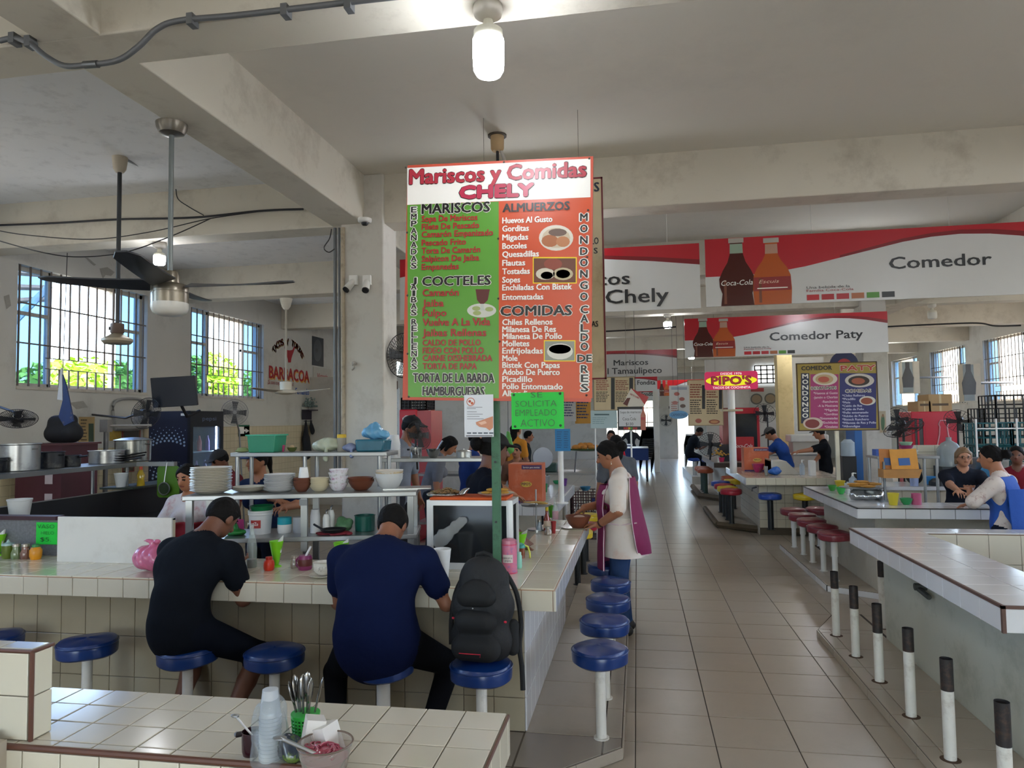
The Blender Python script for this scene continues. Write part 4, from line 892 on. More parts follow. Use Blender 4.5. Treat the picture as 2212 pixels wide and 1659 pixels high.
sp.rect(1337, 884, 1387, 921, M('#d6d8dc', .3, var=.02), .002, 'white_panel'); hand(sp, [('Sopa de mariscos', 1340, 893, 1384, 5), ('+', 1360, 899, 1363, 3), ('Coca Cola', 1345, 908, 1374, 6), ('$130', 1352, 919, 1368, 6)], ink('#2a2f38'), 0)
for k, c in enumerate(('#b8232e', '#c23a3a', '#d8b02a', '#4c8a2c', '#aa3333', '#b8232e')): sp.rect(1347 + 5 * k, 923, 1351.5 + 5 * k, 927.5, ink(c), .002)
sp.poly([(1388, 879), (1391, 879), (1391, 886), (1395, 897), (1395, 929), (1384, 929), (1384, 897), (1388, 886)], ink('#a33a20', .2), .004, 'bottle_print'); sp.rect(1384, 901, 1395, 907, cred, .005); sp.done()
Q1 = at(1362, 930, y=10.0); obj('stand_pole', B().cyl((0, .03, -Q1.z - sp.c.z * 0 - (sp.c.z - Q1.z) * 0), (0, .03, 0), .012), white_p, sp.t).scale = (1, 1, sp.c.z / Q1.z)
pb = Board('price_board', 'pale blue menu card on a thin stand next to the handwritten board', 'sign', (1276, 888, 925, 1333, 886, 925), y=9.6, mat=M('#a9c0c4', .4, var=.06), thick=.015)
pb.rect(1284, 894, 1316, 897, ink('#3d5a60'), .002, 'text_lines'); lines_print(pb, 1280, 902, 1312, 918, 4, ink('#7f9aa0'), .35); pb.done(); obj('stand_pole', B().cyl((-.12, .02, -pb.c.z), (-.12, .02, 0), .01), white_p, pb.t)
pb2 = Board('price_board', 'tall pale poster with red seafood prints hanging by the beige board', 'sign', (1446, 833, 896, 1489, 832, 893), y=13.0, mat=M('#b9bbb8', .4, var=.06), thick=.01)
pb2.rect(1450, 836, 1484, 842, ink('#8f98a6')); [pb2.oval(x, y, 6, 4, ink(c)) for x, y, c in ((1462, 851, '#a35b54'), (1473, 862, '#8c5048'), (1458, 870, '#a8706a'), (1475, 877, '#5a4a44'))]; lines_print(pb2, 1450, 868, 1466, 890, 5, ink('#9a6a66')); pb2.done()
for u in (.2, .8): obj('wire', B().cyl((pb2.uv(u, 0)[0], 0, pb2.h / 2), (pb2.uv(u, 0)[0], 0, ZC - pb2.c.z), .003, n=4), dark_wire, pb2.t)
q = at(1466, 896, y=12.9)
t = thing('bubble_sign', 'blue speech-bubble sign hanging under the pale poster', 'sign', q); s_ = mpp(q)
bl_ = B(); bl_.T = FACE; bl_.prism([(20 * s_ * math.cos(a * .314), 9 * s_ * math.sin(a * .314)) for a in range(20)], 0, .01); obj('panel', bl_, M('#5d97c4', .4), t, 0)
bl_ = B(); bl_.T = FACE; text(bl_, 'CAMARONES', -16 * s_, -3 * s_, 32 * s_, 6 * s_, .0, 0, .012); obj('lettering', bl_, ink('#24507c'), t, 0)
obj('wire', B().cyl((0, 0, 0), (0, .1, ZC - q.z), .003, n=4), dark_wire, t)
bs = Board('notice', 'blue handwritten price sheet taped to the white pole', 'notice', (1199, 927, 975, 1232, 926, 974), y=6.95, mat=M('#1f7cb8', .5, var=.05), thick=.003)
lines_print(bs, 1203, 932, 1214, 970, 8, ink('#155484'), .4); lines_print(bs, 1218, 932, 1228, 970, 8, ink('#155484'), .4); bs.done()
wp = at(1212, 1040, y=7.0); single('support_pole', B().cyl((0, 0, 0), (0, 0, at(1212, 900, y=7.0).z - LZ + .5), .028).cyl((0, 0, 0), (0, 0, .01), .07), M('#e3e3df', .35), 'white round pole with a blue price sheet standing on the counter', 'pole', loc=(wp.x, 7.0, LZ))
wl = Board('notice', 'tall white board with faint handwriting fixed beside the column', 'notice', (836, 838, 960, 862, 840, 962), y=6.75, mat=M('#ccd3d6', .35, var=.03), thick=.012)
hand(wl, [('SE', 841, 858, 855, 12)], ink('#7d8aa0'), -.02); lines_print(wl, 838, 870, 860, 955, 7, ink('#98a3b3'), .08, .1); wl.done(); obj('stand', B().box(-.02, .001, -wl.c.z, .02, .03, .3), steel_d, wl.t, 0)
wb_ = Board('wood_sign', 'narrow brown sign above the white handwriting board', 'sign', (828, 820, 836, 858, 827, 846), y=6.45, mat=M('#4a3a2c', .6, var=.2), thick=.012); wb_.tx('DISFRUTA', 831, 832, 843, 6, Wt); wb_.tx('TU COMIDA', 846, 836, 857, 5, Wt); wb_.done(); obj('hanger', B().cyl((0, 0, 0), (0, -.12, ZB - wb_.c.z), .004, n=4), dark_wire, wb_.t)

# ---- mustard Paty menu
pm = Board('menu_board', 'mustard framed Comedor Paty menu board with magenta and blue panels', 'menu board', (1722, 786, 932, 1897, 779, 929), y=8.8, mat=M('#a8913f', .45, var=.25, scale=6), thick=.025, edge=M('#4d3826', .6))
z2 = lambda x, y: (1460 + x / 4.424, 640 + y / 4.424)
def pt2(t, x0, yb, x1, cap, mat, **k): a = z2(x0, yb); c = z2(x1, yb); pm.tx(t, a[0], a[1], c[0], cap / 4.424, mat, **k)
def pr2(x0, y0, x1, y1, mat, d=.001): pm.rect(*z2(x0, y0), *z2(x1, y1), mat, d, 'panel_print')
pr2(1195, 735, 1275, 1215, ink('#1a2340')); pr2(1285, 745, 1555, 1265, ink('#a52f6e')); pr2(1565, 735, 1915, 1262, ink('#262a6b'))
pt2('COMEDOR', 1200, 708, 1490, 38, K, bold=.03); pt2('PATY', 1575, 712, 1905, 46, ink('#b5452f'), bold=.05, out=Wt, ob=.04)
a = z2(1236, 745); c = z2(1236, 1160); pm.stack('MONDONGO', a[0], a[1], c[1], 9, Wt, None, 12)
pt2('DESAYUNOS', 1295, 892, 1530, 26, K, bold=.02, out=Wt, ob=.08); pt2('COMIDAS', 1622, 920, 1862, 28, K, bold=.02, out=Wt, ob=.08)
for k, (t, x) in enumerate((('*Huevos al Gusto', 1315), ('-Jamón o Chorizo', 1315), ('-Rancheros', 1395), ('-A la Mexicana', 1355), ('*Migadas', 1420), ('*Gorditas', 1415), ('*Entomatadas', 1375), ('*Enchiladas', 1395), ('*Omelette', 1420))): pt2(t, x, 938 + 40 * k, 1545, 22, ink('#e6c8d6'))
for k, (t, x) in enumerate((('*Chiles Rellenos', 1805), ('*Picadillo', 1715), ('*Mole', 1665), ('*Caldo de Res', 1778), ('*Caldo de Pollo', 1795), ('*Pollo entomatado', 1838), ('*Adobo de Puerco', 1838), ('*Bisteck Ranchero', 1842), ('*Milanesa de Res y Pollo', 1912), ('*Albondigas', 1758))): pt2(t, 1590, 960 + 32.5 * k, x, 20, ink('#c9cce6'))
for x, y, rx, ry, cs in ((1425, 790, 118, 62, ('#d8cfc0', '#c0a37a', '#b5533c')), (1755, 805, 140, 66, ('#c9c3bd', '#2c2320', '#a4573c')), (1830, 998, 78, 44, ('#d6d2c8', '#93482f')), (1310, 1215, 95, 58, ('#cdb9ac', '#7d2c2c'))):
    a = z2(x, y)
    for i, cc in enumerate(cs): pm.oval(a[0] - i * 1.5, a[1] + i * .6, rx / 4.424 * (1 - .27 * i), ry / 4.424 * (1 - .27 * i), ink(cc), .002 + .0005 * i, 'food_print')
pm.done()
obj('stand_pole', B().box(-.02, .002, -pm.c.z + .83, .02, .04, -pm.h / 2 + .3), M('#d8d2bc', .5), pm.t, 0).location.x = at(1811, 1000, y=8.8).x - pm.c.x
ps = at(1822, 776, y=12.295); t = thing('round_sign', 'round blue soda sign with red and white emblem on the column', 'sign', ps); s_ = mpp(ps)
bl_ = B(); bl_.T = FACE; bl_.prism([(29 * s_ * math.cos(a * .2094), 29 * s_ * math.sin(a * .2094) - 12 * s_) for a in range(30)], 0, .03); obj('panel', bl_, M('#1c2a5c', .4), t)
bl_ = B(); bl_.T = FACE; bl_.prism([(15 * s_ * math.cos(a * .2094), 15 * s_ * math.sin(a * .2094) - 14 * s_) for a in range(16)], .03, .034); obj('emblem', bl_, M('#b8313a', .4), t)
bl_ = B(); bl_.T = FACE; bl_.box(-14 * s_, -18 * s_, .031, 14 * s_, -13.5 * s_, .035); obj('emblem_band', bl_, M('#dcdcdc', .4), t, 0)

# ---- lit tacos sign on its pole
yp = 11.0; q = at(1579, 822, y=yp); s_ = mpp(q); zb_ = .82
t = thing('lit_sign', 'glowing magenta and yellow sign reading PIPO\'S tacos de cochinita on a white pole', 'sign', (q.x, yp, zb_))
obj('pole', B().cyl((0, .03, 0), (0, .03, q.z - zb_), 7.5 * s_), M('#dcdcd8', .35), t)
def rr(w, h, r, n=5):
    o = []
    for cx, cy, a0 in ((w - r, h - r, 0), (-w + r, h - r, 90), (-w + r, -h + r, 180), (w - r, -h + r, 270)):
        for i in range(n + 1): a = math.radians(a0 + 90 * i / n); o.append((cx + r * math.cos(a), cy + r * math.sin(a)))
    return o
fb = FACE.copy(); fb.translation = (0, 0, q.z - zb_)
def lay(name, poly, d0, d1, mat): b = B(); b.T = fb; b.prism(poly, d0, d1); return obj(name, b, mat, t, 0)
lay('light_box', rr(55 * s_, 19.5 * s_, 5 * s_), -.03, .03, M('#c8265a', .4, var=.03, emit=.12)); lay('yellow_oval', [(53 * s_ * math.cos(a * .157), 11.5 * s_ * math.sin(a * .157)) for a in range(40)], .03, .034, M('#f4ea1e', .4, var=.02, emit=.16))
b = B(); b.T = fb; text(b, "PIPO'S", -41 * s_, -8 * s_, 82 * s_, 16 * s_, .06, 0, .038); obj('lettering', b, ink('#7c1230'), t, 0)
b = B(); b.T = fb; text(b, "PIPO'S", -40 * s_, -7.5 * s_, 80 * s_, 15 * s_, .02, 0, .042); obj('lettering', b, ink('#d8324a'), t, 0)
b = B(); b.T = fb; text(b, 'DESDE 1976', -22 * s_, 12.5 * s_, 44 * s_, 4.5 * s_, .01, 0, .036); text(b, 'TACOS DE COCHINITA', -39 * s_, -17.5 * s_, 78 * s_, 4.6 * s_, .01, 0, .036); obj('small_lettering', b, M('#ffffff', .4, emit=.15), t, 0)
obj('plinth', B().box(-22 * s_, -.05, at(1582, 884, y=yp).z - zb_ - .03, 22 * s_, .08, at(1582, 884, y=yp).z - zb_), M('#b3a98f', .5), t, 0)

# ---- painted advert on the window wall
def pw(px, py): q = at(px, py, x=XL); return (q.y, q.z)
pa = thing('painted_advert', 'red wall painting of a bull head advertising Tacos y Tortas Barbacoa', 'wall painting', (XL, 0, 0)); 
redp, yelp, blup = ink('#a3232c', .7), ink('#d8a24a', .7), ink('#2455a8', .7)
def pwt(lines, mat, name, dx=0., d=.003):
    b = B(); b.T = SIDE
    for tt, x0, yb, x1, cap, bo in lines:
        p = pw(x0, yb); q = pw(x1, yb); r = pw(x0, yb - cap); text(b, tt, p[0] + dx, p[1] - dx, q[0] - p[0], r[1] - p[1], bo, 0, d + .002 * (mat == redp))
    obj(name, b, mat, pa, 0)['kind'] = 'stuff'
L1 = [('BARBACOA', 581, 816, 667, 26, .03)]
pwt(L1, yelp, 'lettering_shade', .025, .002); pwt(L1, redp, 'lettering'); pwt([('¡Si son tuyas Reclamales!', 578, 829, 634, 9, .0)], redp, 'slogan'); pwt([('Fernando', 638, 851, 667, 13, .02)], blup, 'signature')
for col, dx, d in ((yelp, .02, .002), (redp, 0, .0045)):
    b = B(); c0 = pw(623, 790); s_ = c0[1] * 0 + (pw(623, 780)[1] - c0[1]) / 10; sy_ = (pw(633, 790)[0] - c0[0]) / 10
    word = 'TACOS Y TORTAS'
    for i, ch in enumerate(word):
        if ch == ' ': continue
        a = math.radians(152 - i * 124 / (len(word) - 1)); cx = c0[0] + 34 * sy_ * math.cos(a) + dx; cz = c0[1] + 44 * s_ * math.sin(a) + 8 * s_ - dx
        g = B(); text(g, ch, -2.6 * sy_, -6.5 * s_, 5.6 * sy_ * (.4 if ch == 'I' else 1), 13 * s_, .02); ro = a - math.pi / 2
        b.T = SIDE; b.add([(cx + x * math.cos(ro) - y * math.sin(ro), cz + x * math.sin(ro) * .9 + y * math.cos(ro), d) for x, y, _ in g.v], g.f)
    obj('arc_lettering', b, col, pa, 0)['kind'] = 'stuff'
b = B(); b.T = SIDE
hp = [(617, 752), (619, 756), (625, 757), (631, 756), (633, 752), (636, 746), (637, 751), (634, 760), (631, 768), (629, 775), (628, 783), (622, 783), (621, 775), (619, 768), (616, 760), (614, 751), (615, 746)]
b.add([(*pw(*q), .004) for q in hp][::-1], [tuple(range(len(hp)))]); obj('bull_head', b, redp, pa, 0)

# ================================================================ people: one continuous skin per figure, grown from joined tapering limbs
def _dist(pr, X, Y, Z):
    if pr['t'] == 'c':
        a, b2 = pr['a'], pr['b']; x, y, z = X, Y, Z
        if pr['flat']:
            n, s = pr['flat']; m = (a + b2) / 2; w = ((X - m.x) * n.x + (Y - m.y) * n.y + (Z - m.z) * n.z) * (1 / s - 1); x = X + n.x * w; y = Y + n.y * w; z = Z + n.z * w
        d = b2 - a; L2 = max(d.length_squared, 1e-9)
        t = np.clip(((x - a.x) * d.x + (y - a.y) * d.y + (z - a.z) * d.z) / L2, 0, 1)
        r = np.sqrt((x - a.x - t * d.x) ** 2 + (y - a.y - t * d.y) ** 2 + (z - a.z - t * d.z) ** 2) - (pr['ra'] + (pr['rb'] - pr['ra']) * t)
        if pr['flat']: r = r * min(1, pr['flat'][1] * 1.15)
    else:
        c, e, m = pr['a'], pr['e'], pr['m']; q = (X - c.x, Y - c.y, Z - c.z)
        if m is not None: q = tuple(q[0] * m[i][0] + q[1] * m[i][1] + q[2] * m[i][2] for i in range(3))
        k0 = np.sqrt((q[0] / e[0]) ** 2 + (q[1] / e[1]) ** 2 + (q[2] / e[2]) ** 2); k1 = np.sqrt((q[0] / e[0] ** 2) ** 2 + (q[1] / e[1] ** 2) ** 2 + (q[2] / e[2] ** 2) ** 2)
        r = k0 * (k0 - 1) / np.maximum(k1, 1e-6)
    for p, n in pr['cuts']: r = np.maximum(r, (X - p.x) * n.x + (Y - p.y) * n.y + (Z - p.z) * n.z)
    return r
def cap(a, b, ra, rb=None, tag=0, flat=None, k=.012, cuts=()): return dict(t='c', a=Vector(a), b=Vector(b), ra=ra, rb=ra if rb is None else rb, tag=tag, flat=flat, k=k, cuts=cuts)
def ell(c, e, tag=0, m=None, k=.012, cuts=()): return dict(t='e', a=Vector(c), e=e, tag=tag, m=m, k=k, cuts=cuts)
def sdf_mesh(name, prims, hg, mats, region=None, inflate=0., rough=0.):
    ext = []
    for p in prims:
        if p['t'] == 'c':
            f = 1 if not p['flat'] else 1.05; r = max(p['ra'], p['rb']) * f; lo = [min(p['a'][i], p['b'][i]) - r for i in range(3)]; hi = [max(p['a'][i], p['b'][i]) + r for i in range(3)]
        else: r = max(p['e']); lo = [p['a'][i] - r for i in range(3)]; hi = [p['a'][i] + r for i in range(3)]
        ext.append((lo, hi))
    pad = 4 * hg + inflate
    o = np.array([min(e[0][i] for e in ext) - pad for i in range(3)]); top = np.array([max(e[1][i] for e in ext) + pad for i in range(3)])
    n = np.ceil((top - o) / hg).astype(int) + 1; F = np.full(tuple(n), .3, np.float32)
    ax = [o[i] + hg * np.arange(n[i]) for i in range(3)]
    for p, (lo, hi) in zip(prims, ext):
        g = pad + p['k'] + .01; s = []
        for i in range(3): a = max(0, int((lo[i] - g - o[i]) / hg)); b2 = min(n[i], int((hi[i] + g - o[i]) / hg) + 2); s.append(slice(a, b2))
        X = ax[0][s[0]][:, None, None]; Y = ax[1][s[1]][None, :, None]; Z = ax[2][s[2]][None, None, :]
        d = _dist(p, X, Y, Z) - inflate; A = F[tuple(s)]; k = p['k']
        h = np.clip(.5 + .5 * (A - d) / k, 0, 1); F[tuple(s)] = (A * (1 - h) + d * h - k * h * (1 - h)).astype(np.float32)
    if region is not None: F = np.maximum(F, region(ax[0][:, None, None], ax[1][None, :, None], ax[2][None, None, :]).astype(np.float32))
    if rough:
        X = ax[0][:, None, None]; Y = ax[1][None, :, None]; Z = ax[2][None, None, :]
        F = F + rough * (np.sin(X * 61 + Z * 23) * np.sin(Y * 47 - Z * 31) + .6 * np.sin(X * 130 - Y * 90 + Z * 70)).astype(np.float32)
    S = F < 0
    c = [S[a:a + n[0] - 1, b2:b2 + n[1] - 1, d:d + n[2] - 1] for a in (0, 1) for b2 in (0, 1) for d in (0, 1)]
    al = c[0].copy(); an = c[0].copy()
    for q in c[1:]: al &= q; an |= q
    mixed = an & ~al; I = np.argwhere(mixed); idx = np.full(mixed.shape, -1, np.int64); idx[mixed] = np.arange(len(I))
    acc = np.zeros((len(I), 3)); cnt = np.zeros(len(I))
    for axis in range(3):
        u, v = [i for i in range(3) if i != axis]
        for du in (0, 1):
            for dv in (0, 1):
                off = np.zeros(3, int); off[u] = du; off[v] = dv; J = I + off; Kk = J.copy(); Kk[:, axis] += 1
                f0 = F[J[:, 0], J[:, 1], J[:, 2]]; f1 = F[Kk[:, 0], Kk[:, 1], Kk[:, 2]]; m = (f0 < 0) != (f1 < 0)
                t = np.where(m, f0 / np.where(m, f0 - f1, 1), 0); P = off[None, :].astype(float).repeat(len(I), 0); P[:, axis] += t
                acc += P * m[:, None]; cnt += m
    V = o + hg * (I + acc / np.maximum(cnt, 1)[:, None]); faces = []
    for axis in range(3):
        u, v = (axis + 1) % 3, (axis + 2) % 3
        sl0 = [slice(1, n[i] - 1) for i in range(3)]; sl0[axis] = slice(0, n[axis] - 1); sl1 = list(sl0); sl1[axis] = slice(1, n[axis])
        A = S[tuple(sl0)]; Bq = S[tuple(sl1)]
        for sgn, m in ((1, A & ~Bq), (-1, ~A & Bq)):
            E = np.argwhere(m)
            if not len(E): continue
            off = np.ones(3, int); off[axis] = 0; E = E + off
            def cell(du, dv): q = E.copy(); q[:, u] -= du; q[:, v] -= dv; return idx[q[:, 0], q[:, 1], q[:, 2]]
            Qd = np.stack([cell(1, 1), cell(0, 1), cell(0, 0), cell(1, 0)], 1)
            faces.append(Qd if sgn == 1 else Qd[:, ::-1])
    Fc = np.concatenate(faces); me = bpy.data.meshes.new(name)
    me.vertices.add(len(V)); me.vertices.foreach_set('co', V.astype(np.float32).ravel()); me.loops.add(Fc.size); me.loops.foreach_set('vertex_index', Fc.ravel().astype(np.int32))
    me.polygons.add(len(Fc)); me.polygons.foreach_set('loop_start', np.arange(0, Fc.size, 4, dtype=np.int32))
    for m in mats: me.materials.append(m)
    if len(mats) > 1:
        C = V[Fc].mean(1); best = np.full(len(C), 1e9); tg = np.zeros(len(C), np.int32)
        for p in prims:
            d = _dist(p, C[:, 0], C[:, 1], C[:, 2]); m = d < best; best[m] = d[m]; tg[m] = p['tag']
        me.polygons.foreach_set('material_index', tg)
    me.update(calc_edges=True); me.polygons.foreach_set('use_smooth', [True] * len(me.polygons)); me.validate()
    return me

SKIN = {'a': M('#8a5a42', .5, var=.08, scale=14), 'b': M('#a06a4c', .5, var=.08, scale=14), 'c': M('#6e4634', .5, var=.08, scale=14), 'd': M('#b27f63', .5, var=.08, scale=14)}
hair_m = M('#0d0a09', .75, var=.25, scale=60, bump=.4, spec=.2); lip_m = M('#7d3f38', .5); eye_m = M('#1c1512', .25)
def ik(a, t, l1, l2, pole):
    a, t = Vector(a), Vector(t); d = t - a; D = min(d.length, (l1 + l2) * .995); u = d.normalized(); x = (l1 * l1 - l2 * l2 + D * D) / (2 * D); y = math.sqrt(max(l1 * l1 - x * x, 0))
    p = Vector(pole); p = (p - u * p.dot(u)); p = p.normalized() if p.length > 1e-5 else Vector((0, 0, 1))
    return a + u * x + p * y, a + u * D
def hand_prims(w, d, n, s, side, curl, rad, tag):
    d = d.normalized(); n = (n - d * n.dot(d)).normalized(); l = d.cross(n).normalized() * side; o = []
    for i, f in enumerate((-.3, -.1, .1, .3)): o.append(cap(w + l * f * s * .35, w + d * s * .48 + l * f * s * .85, rad * 1.5, rad * 1.35, tag, k=.006))
    for f, L in ((-.3, .40), (-.1, .46), (.1, .44), (.3, .34)):
        q = w + d * s * .5 + l * f * s * .9; c = curl * .6; e = d * math.cos(c) + n * math.sin(c); q2 = q + e * s * L * .55; c = curl * 1.5; e = d * math.cos(c) + n * math.sin(c)
        o += [cap(q, q2, rad, rad * .95, tag, k=.003), cap(q2, q2 + e * s * L * .5, rad * .95, rad * .8, tag, k=.003)]
    q = w + d * s * .12 - l * s * .22; e = (d * .55 - l * .75 + n * .25).normalized(); q2 = q + e * s * .3; e2 = (d * .85 - l * .25 + n * .4 * (curl + .3)).normalized()
    return o + [cap(q, q2, rad * 1.35, rad * 1.1, tag, k=.006), cap(q2, q2 + e2 * s * .26, rad * 1.05, rad * .85, tag, k=.003)]

def person(label, loc, rz, h=1.5, top='#333', pants='#222', skin='a', fat=1., wide=1., hg=.012, sit=False, seat=.52, lean=(5, 5, 5), nod=0., turn=0., side=0., tilt=0.,
           hands=None, poles=None, feet=None, kpole=None, sleeve=.75, hair='short', cap_col=None, apron=None, hdir=None, curl=(.7, .7), shorts=False, shoe='#1c1a19', gender='m', brim=0., hips=1., group=None, legs=True, hair_mat=None, tuck=False):
    """local frame: faces +Y, right hand +X. TAGS 0 top,1 pants,2 skin,3 hair,4 shoe,5 lips,6 eyes"""
    t = thing('person', label, 'person', loc, rz, group)
    mats = [top if not isinstance(top, str) else M(top, .9, var=.15, scale=11, bump=.45, spec=.12), pants if not isinstance(pants, str) else M(pants, .9, var=.15, scale=20, bump=.15, spec=.12), SKIN[skin], hair_mat or hair_m, M(shoe, .6), lip_m, eye_m]
    pz = (seat + .062 * h) if sit else .53 * h
    P = Vector((0, 0, pz)); rd = [math.radians(q) for q in lean]; sd = math.radians(side)
    dirn = lambda a, s=sd: Vector((math.sin(s) * math.cos(a), math.sin(a), math.cos(a) * math.cos(s)))
    W_ = P + dirn(rd[0]) * .1 * h; C_ = W_ + dirn(rd[1]) * .115 * h; N_ = C_ + dirn((rd[1] + rd[2]) / 2) * .095 * h; Fw = lambda a: Vector((0, math.cos(a), -math.sin(a)))
    fl = lambda s, a: (Fw(a), s)
    tors = [cap(P, P + Vector((0, .0, .02 * h)), .088 * h * fat * hips, .088 * h * fat * hips, 1 if tuck else 0, fl(.82, rd[0])),
            cap(P + dirn(rd[0]) * .03 * h, W_, .09 * h * fat * hips, .084 * h * fat, 0, fl(.8, rd[0])), cap(W_, C_, .085 * h * fat, .094 * h * wide, 0, fl(.72, rd[1]))]
    if gender == 'f': tors += [ell(C_ + Fw(rd[1]) * .055 * h + Vector((sx * .045 * h, 0, -.015 * h)), (.042 * h, .042 * h, .045 * h), 0, k=.03) for sx in (-1, 1)]
    sw = .112 * h * wide; Sl = N_ + Vector((-sw, -.012 * h, -.042 * h)); Sr = N_ + Vector((sw, -.012 * h, -.042 * h))
    tors += [cap(Sl, Sr, .04 * h, .04 * h, 0, k=.03), cap(N_ + Vector((-.02 * h, -.01 * h, .0)), Sl, .036 * h, .036 * h, 0, k=.03), cap(N_ + Vector((.02 * h, -.01 * h, .0)), Sr, .036 * h, .036 * h, 0, k=.03), cap(C_ + Vector((-.04 * h * wide, -.008 * h, 0)), C_ + Vector((.04 * h * wide, -.008 * h, 0)), .085 * h * (.5 + .5 * wide), None, 0, fl(.72, rd[1]), k=.03), cap(C_ + Vector((0, -.01, 0)), N_ - dirn(rd[1]) * .02 * h, .085 * h * wide, .055 * h, 0, fl(.7, rd[1]), k=.03)]
    pr = list(tors)
    # head
    nd = math.radians(nod); tn = math.radians(turn); tl = math.radians(tilt); hd = dirn(rd[2])
    Rm = Matrix.Rotation(tn, 3, 'Z') @ Matrix.Rotation(-nd, 3, 'X') @ Matrix.Rotation(tl, 3, 'Y'); H_ = N_ + hd * .05 * h + Rm @ Vector((0, .022 * h, .068 * h)); IM = Rm.transposed(); hm = [list(IM[i]) for i in range(3)]
    hp = lambda x, y, z: H_ + Rm @ Vector((x * h, y * h, z * h))
    pr += [cap(N_ - hd * .02 * h, hp(0, -.016, -.03), .036 * h * (1.0 + .25 * (fat > 1.1)), .033 * h, 2, k=.02)]
    pr += [ell(H_ + Rm @ Vector((0, -.004 * h, .006 * h)), (.047 * h, .058 * h, .06 * h), 2, hm), ell(hp(0, .012, -.03), (.037 * h, .042 * h, .042 * h), 2, hm, k=.02), ell(hp(0, .03, -.052), (.02 * h, .02 * h, .016 * h), 2, hm, k=.015)]
    pr += [cap(hp(0, .05, .002), hp(0, .064, -.018), .0065 * h, .0105 * h, 2, k=.008)] + [ell(hp(sx * .0455, -.004, -.012), (.008 * h, .016 * h, .02 * h), 2, hm, k=.005) for sx in (-1, 1)]
    pr += [ell(hp(sx * .0185, .0475, .002), (.008 * h, .0055 * h, .0042 * h), 6, hm, k=.003) for sx in (-1, 1)] + [ell(hp(sx * .0185, .0495, .0145), (.0125 * h, .006 * h, .003 * h), 3, hm, k=.003) for sx in (-1, 1)] + [ell(hp(0, .0485, -.035), (.0155 * h, .006 * h, .0045 * h), 5, hm, k=.003)]
    # arms
    hands = hands or ((-.17 * h, .06 * h, .47 * h), (.17 * h, .06 * h, .47 * h)); poles = poles or ((-.4, -1, -.2), (.4, -1, -.2)); ua, fa = .165 * h, .15 * h; ends = []
    for i, S_ in enumerate((Sl, Sr)):
        if hands[i] is None: continue
        E_, Wr = ik(S_, hands[i], ua, fa, poles[i]); m = S_.lerp(E_, sleeve if sleeve < 1 else 1)
        pr += [cap(S_, m, .043 * h * (.75 + .25 * fat), .04 * h * (.75 + .25 * fat), 0, k=.03), cap(S_.lerp(E_, .3), E_, .032 * h, .027 * h, 2 if sleeve < 1 else 0, k=.008), cap(E_, Wr, .0275 * h, .0185 * h, 2 if sleeve < 1.5 else 0, k=.012)]
        d = Vector(hdir[i]) if hdir and hdir[i] else (Wr - E_); sdn = -1 if i == 0 else 1
        nn = Vector((0, 0, -1)) if abs(d.normalized().z) < .8 else Vector((-sdn, 0, 0))
        pr += hand_prims(Wr, d, nn, .1 * h, sdn, curl[i], max(.0058 * h, hg * .75), 2); ends.append((E_, Wr))
    # legs
    if legs:
        hw = .052 * h * (.6 + .4 * fat); th, sh = .245 * h, .235 * h
        feet = feet or ((-.06 * h, 0, .045 * h), (.06 * h, 0, .045 * h)); kpole = kpole or ((-.1, 1, .1), (.1, 1, .1))
        for i, sx in enumerate((-1, 1)):
            Hj = P + Vector((sx * hw, .01 * h, -.005 * h)); Kn, An = ik(Hj, feet[i], th, sh, kpole[i])
            pr += [cap(Hj, Kn, .058 * h * (.6 + .4 * fat), .04 * h, 1, k=.03)]
            if shorts: pr += [cap(Kn, Kn.lerp(An, .12), .043 * h, .044 * h, 1, k=.01), cap(Kn.lerp(An, .1), Kn.lerp(An, .4), .034 * h, .034 * h, 2, k=.008), cap(Kn.lerp(An, .4), An, .034 * h, .021 * h, 2, k=.01)]
            else: pr += [cap(Kn, An, .041 * h, .03 * h, 1, k=.015)]
            fd = Vector((sx * .25, 1, 0)).normalized(); pr += [cap(An + Vector((0, 0, -.018 * h)) - fd * .02 * h, An + Vector((0, 0, -.024 * h)) + fd * .09 * h, .026 * h, .02 * h, 4, k=.012)]
    obj('body', sdf_mesh('body', pr, hg, mats), None, t)
    # hair, cap, apron
    up_ = Rm @ Vector((0, 0, 1)); fw_ = Rm @ Vector((0, 1, 0)); hx = hair_mat or hair_m
    def shell(g, cy, cz): return ell(H_ + Rm @ Vector((0, -.006 * h, .008 * h)), ((.047 + g) * h, (.058 + g) * h, (.06 + g) * h), 0, hm, cuts=((hp(0, cy, 0), (fw_ * 1 - up_ * .75).normalized()), (hp(0, 0, cz), -up_)))
    if hair:
        hs = [shell(.006, .018, -.03)] if hair != 'bald' else [shell(.003, .0, -.02)]
        if hair == 'bun': hs += [ell(hp(0, -.085, .01), (.03 * h, .028 * h, .03 * h), 0)]
        if hair == 'pony': hs += [ell(hp(0, -.075, .02), (.022 * h, .022 * h, .022 * h), 0), cap(hp(0, -.085, .015), hp(0, -.1, -.1), .02 * h, .008 * h, 0)]
        if hair == 'long': hs += [cap(hp(0, -.05, .0), hp(0, -.07, -.22), .05 * h, .03 * h, 0, fl(.6, 0))]
        if hair == 'bob': hs += [cap(hp(sx * .042, -.015, .02), hp(sx * .047, -.012, -.05), .018 * h, .014 * h, 0) for sx in (-1, 1)] + [cap(hp(0, -.04, 0), hp(0, -.045, -.06), .04 * h, .03 * h, 0)]
        obj('hair', sdf_mesh('hair', hs, max(hg * .8, .006), [hx], rough=.0025), None, t)
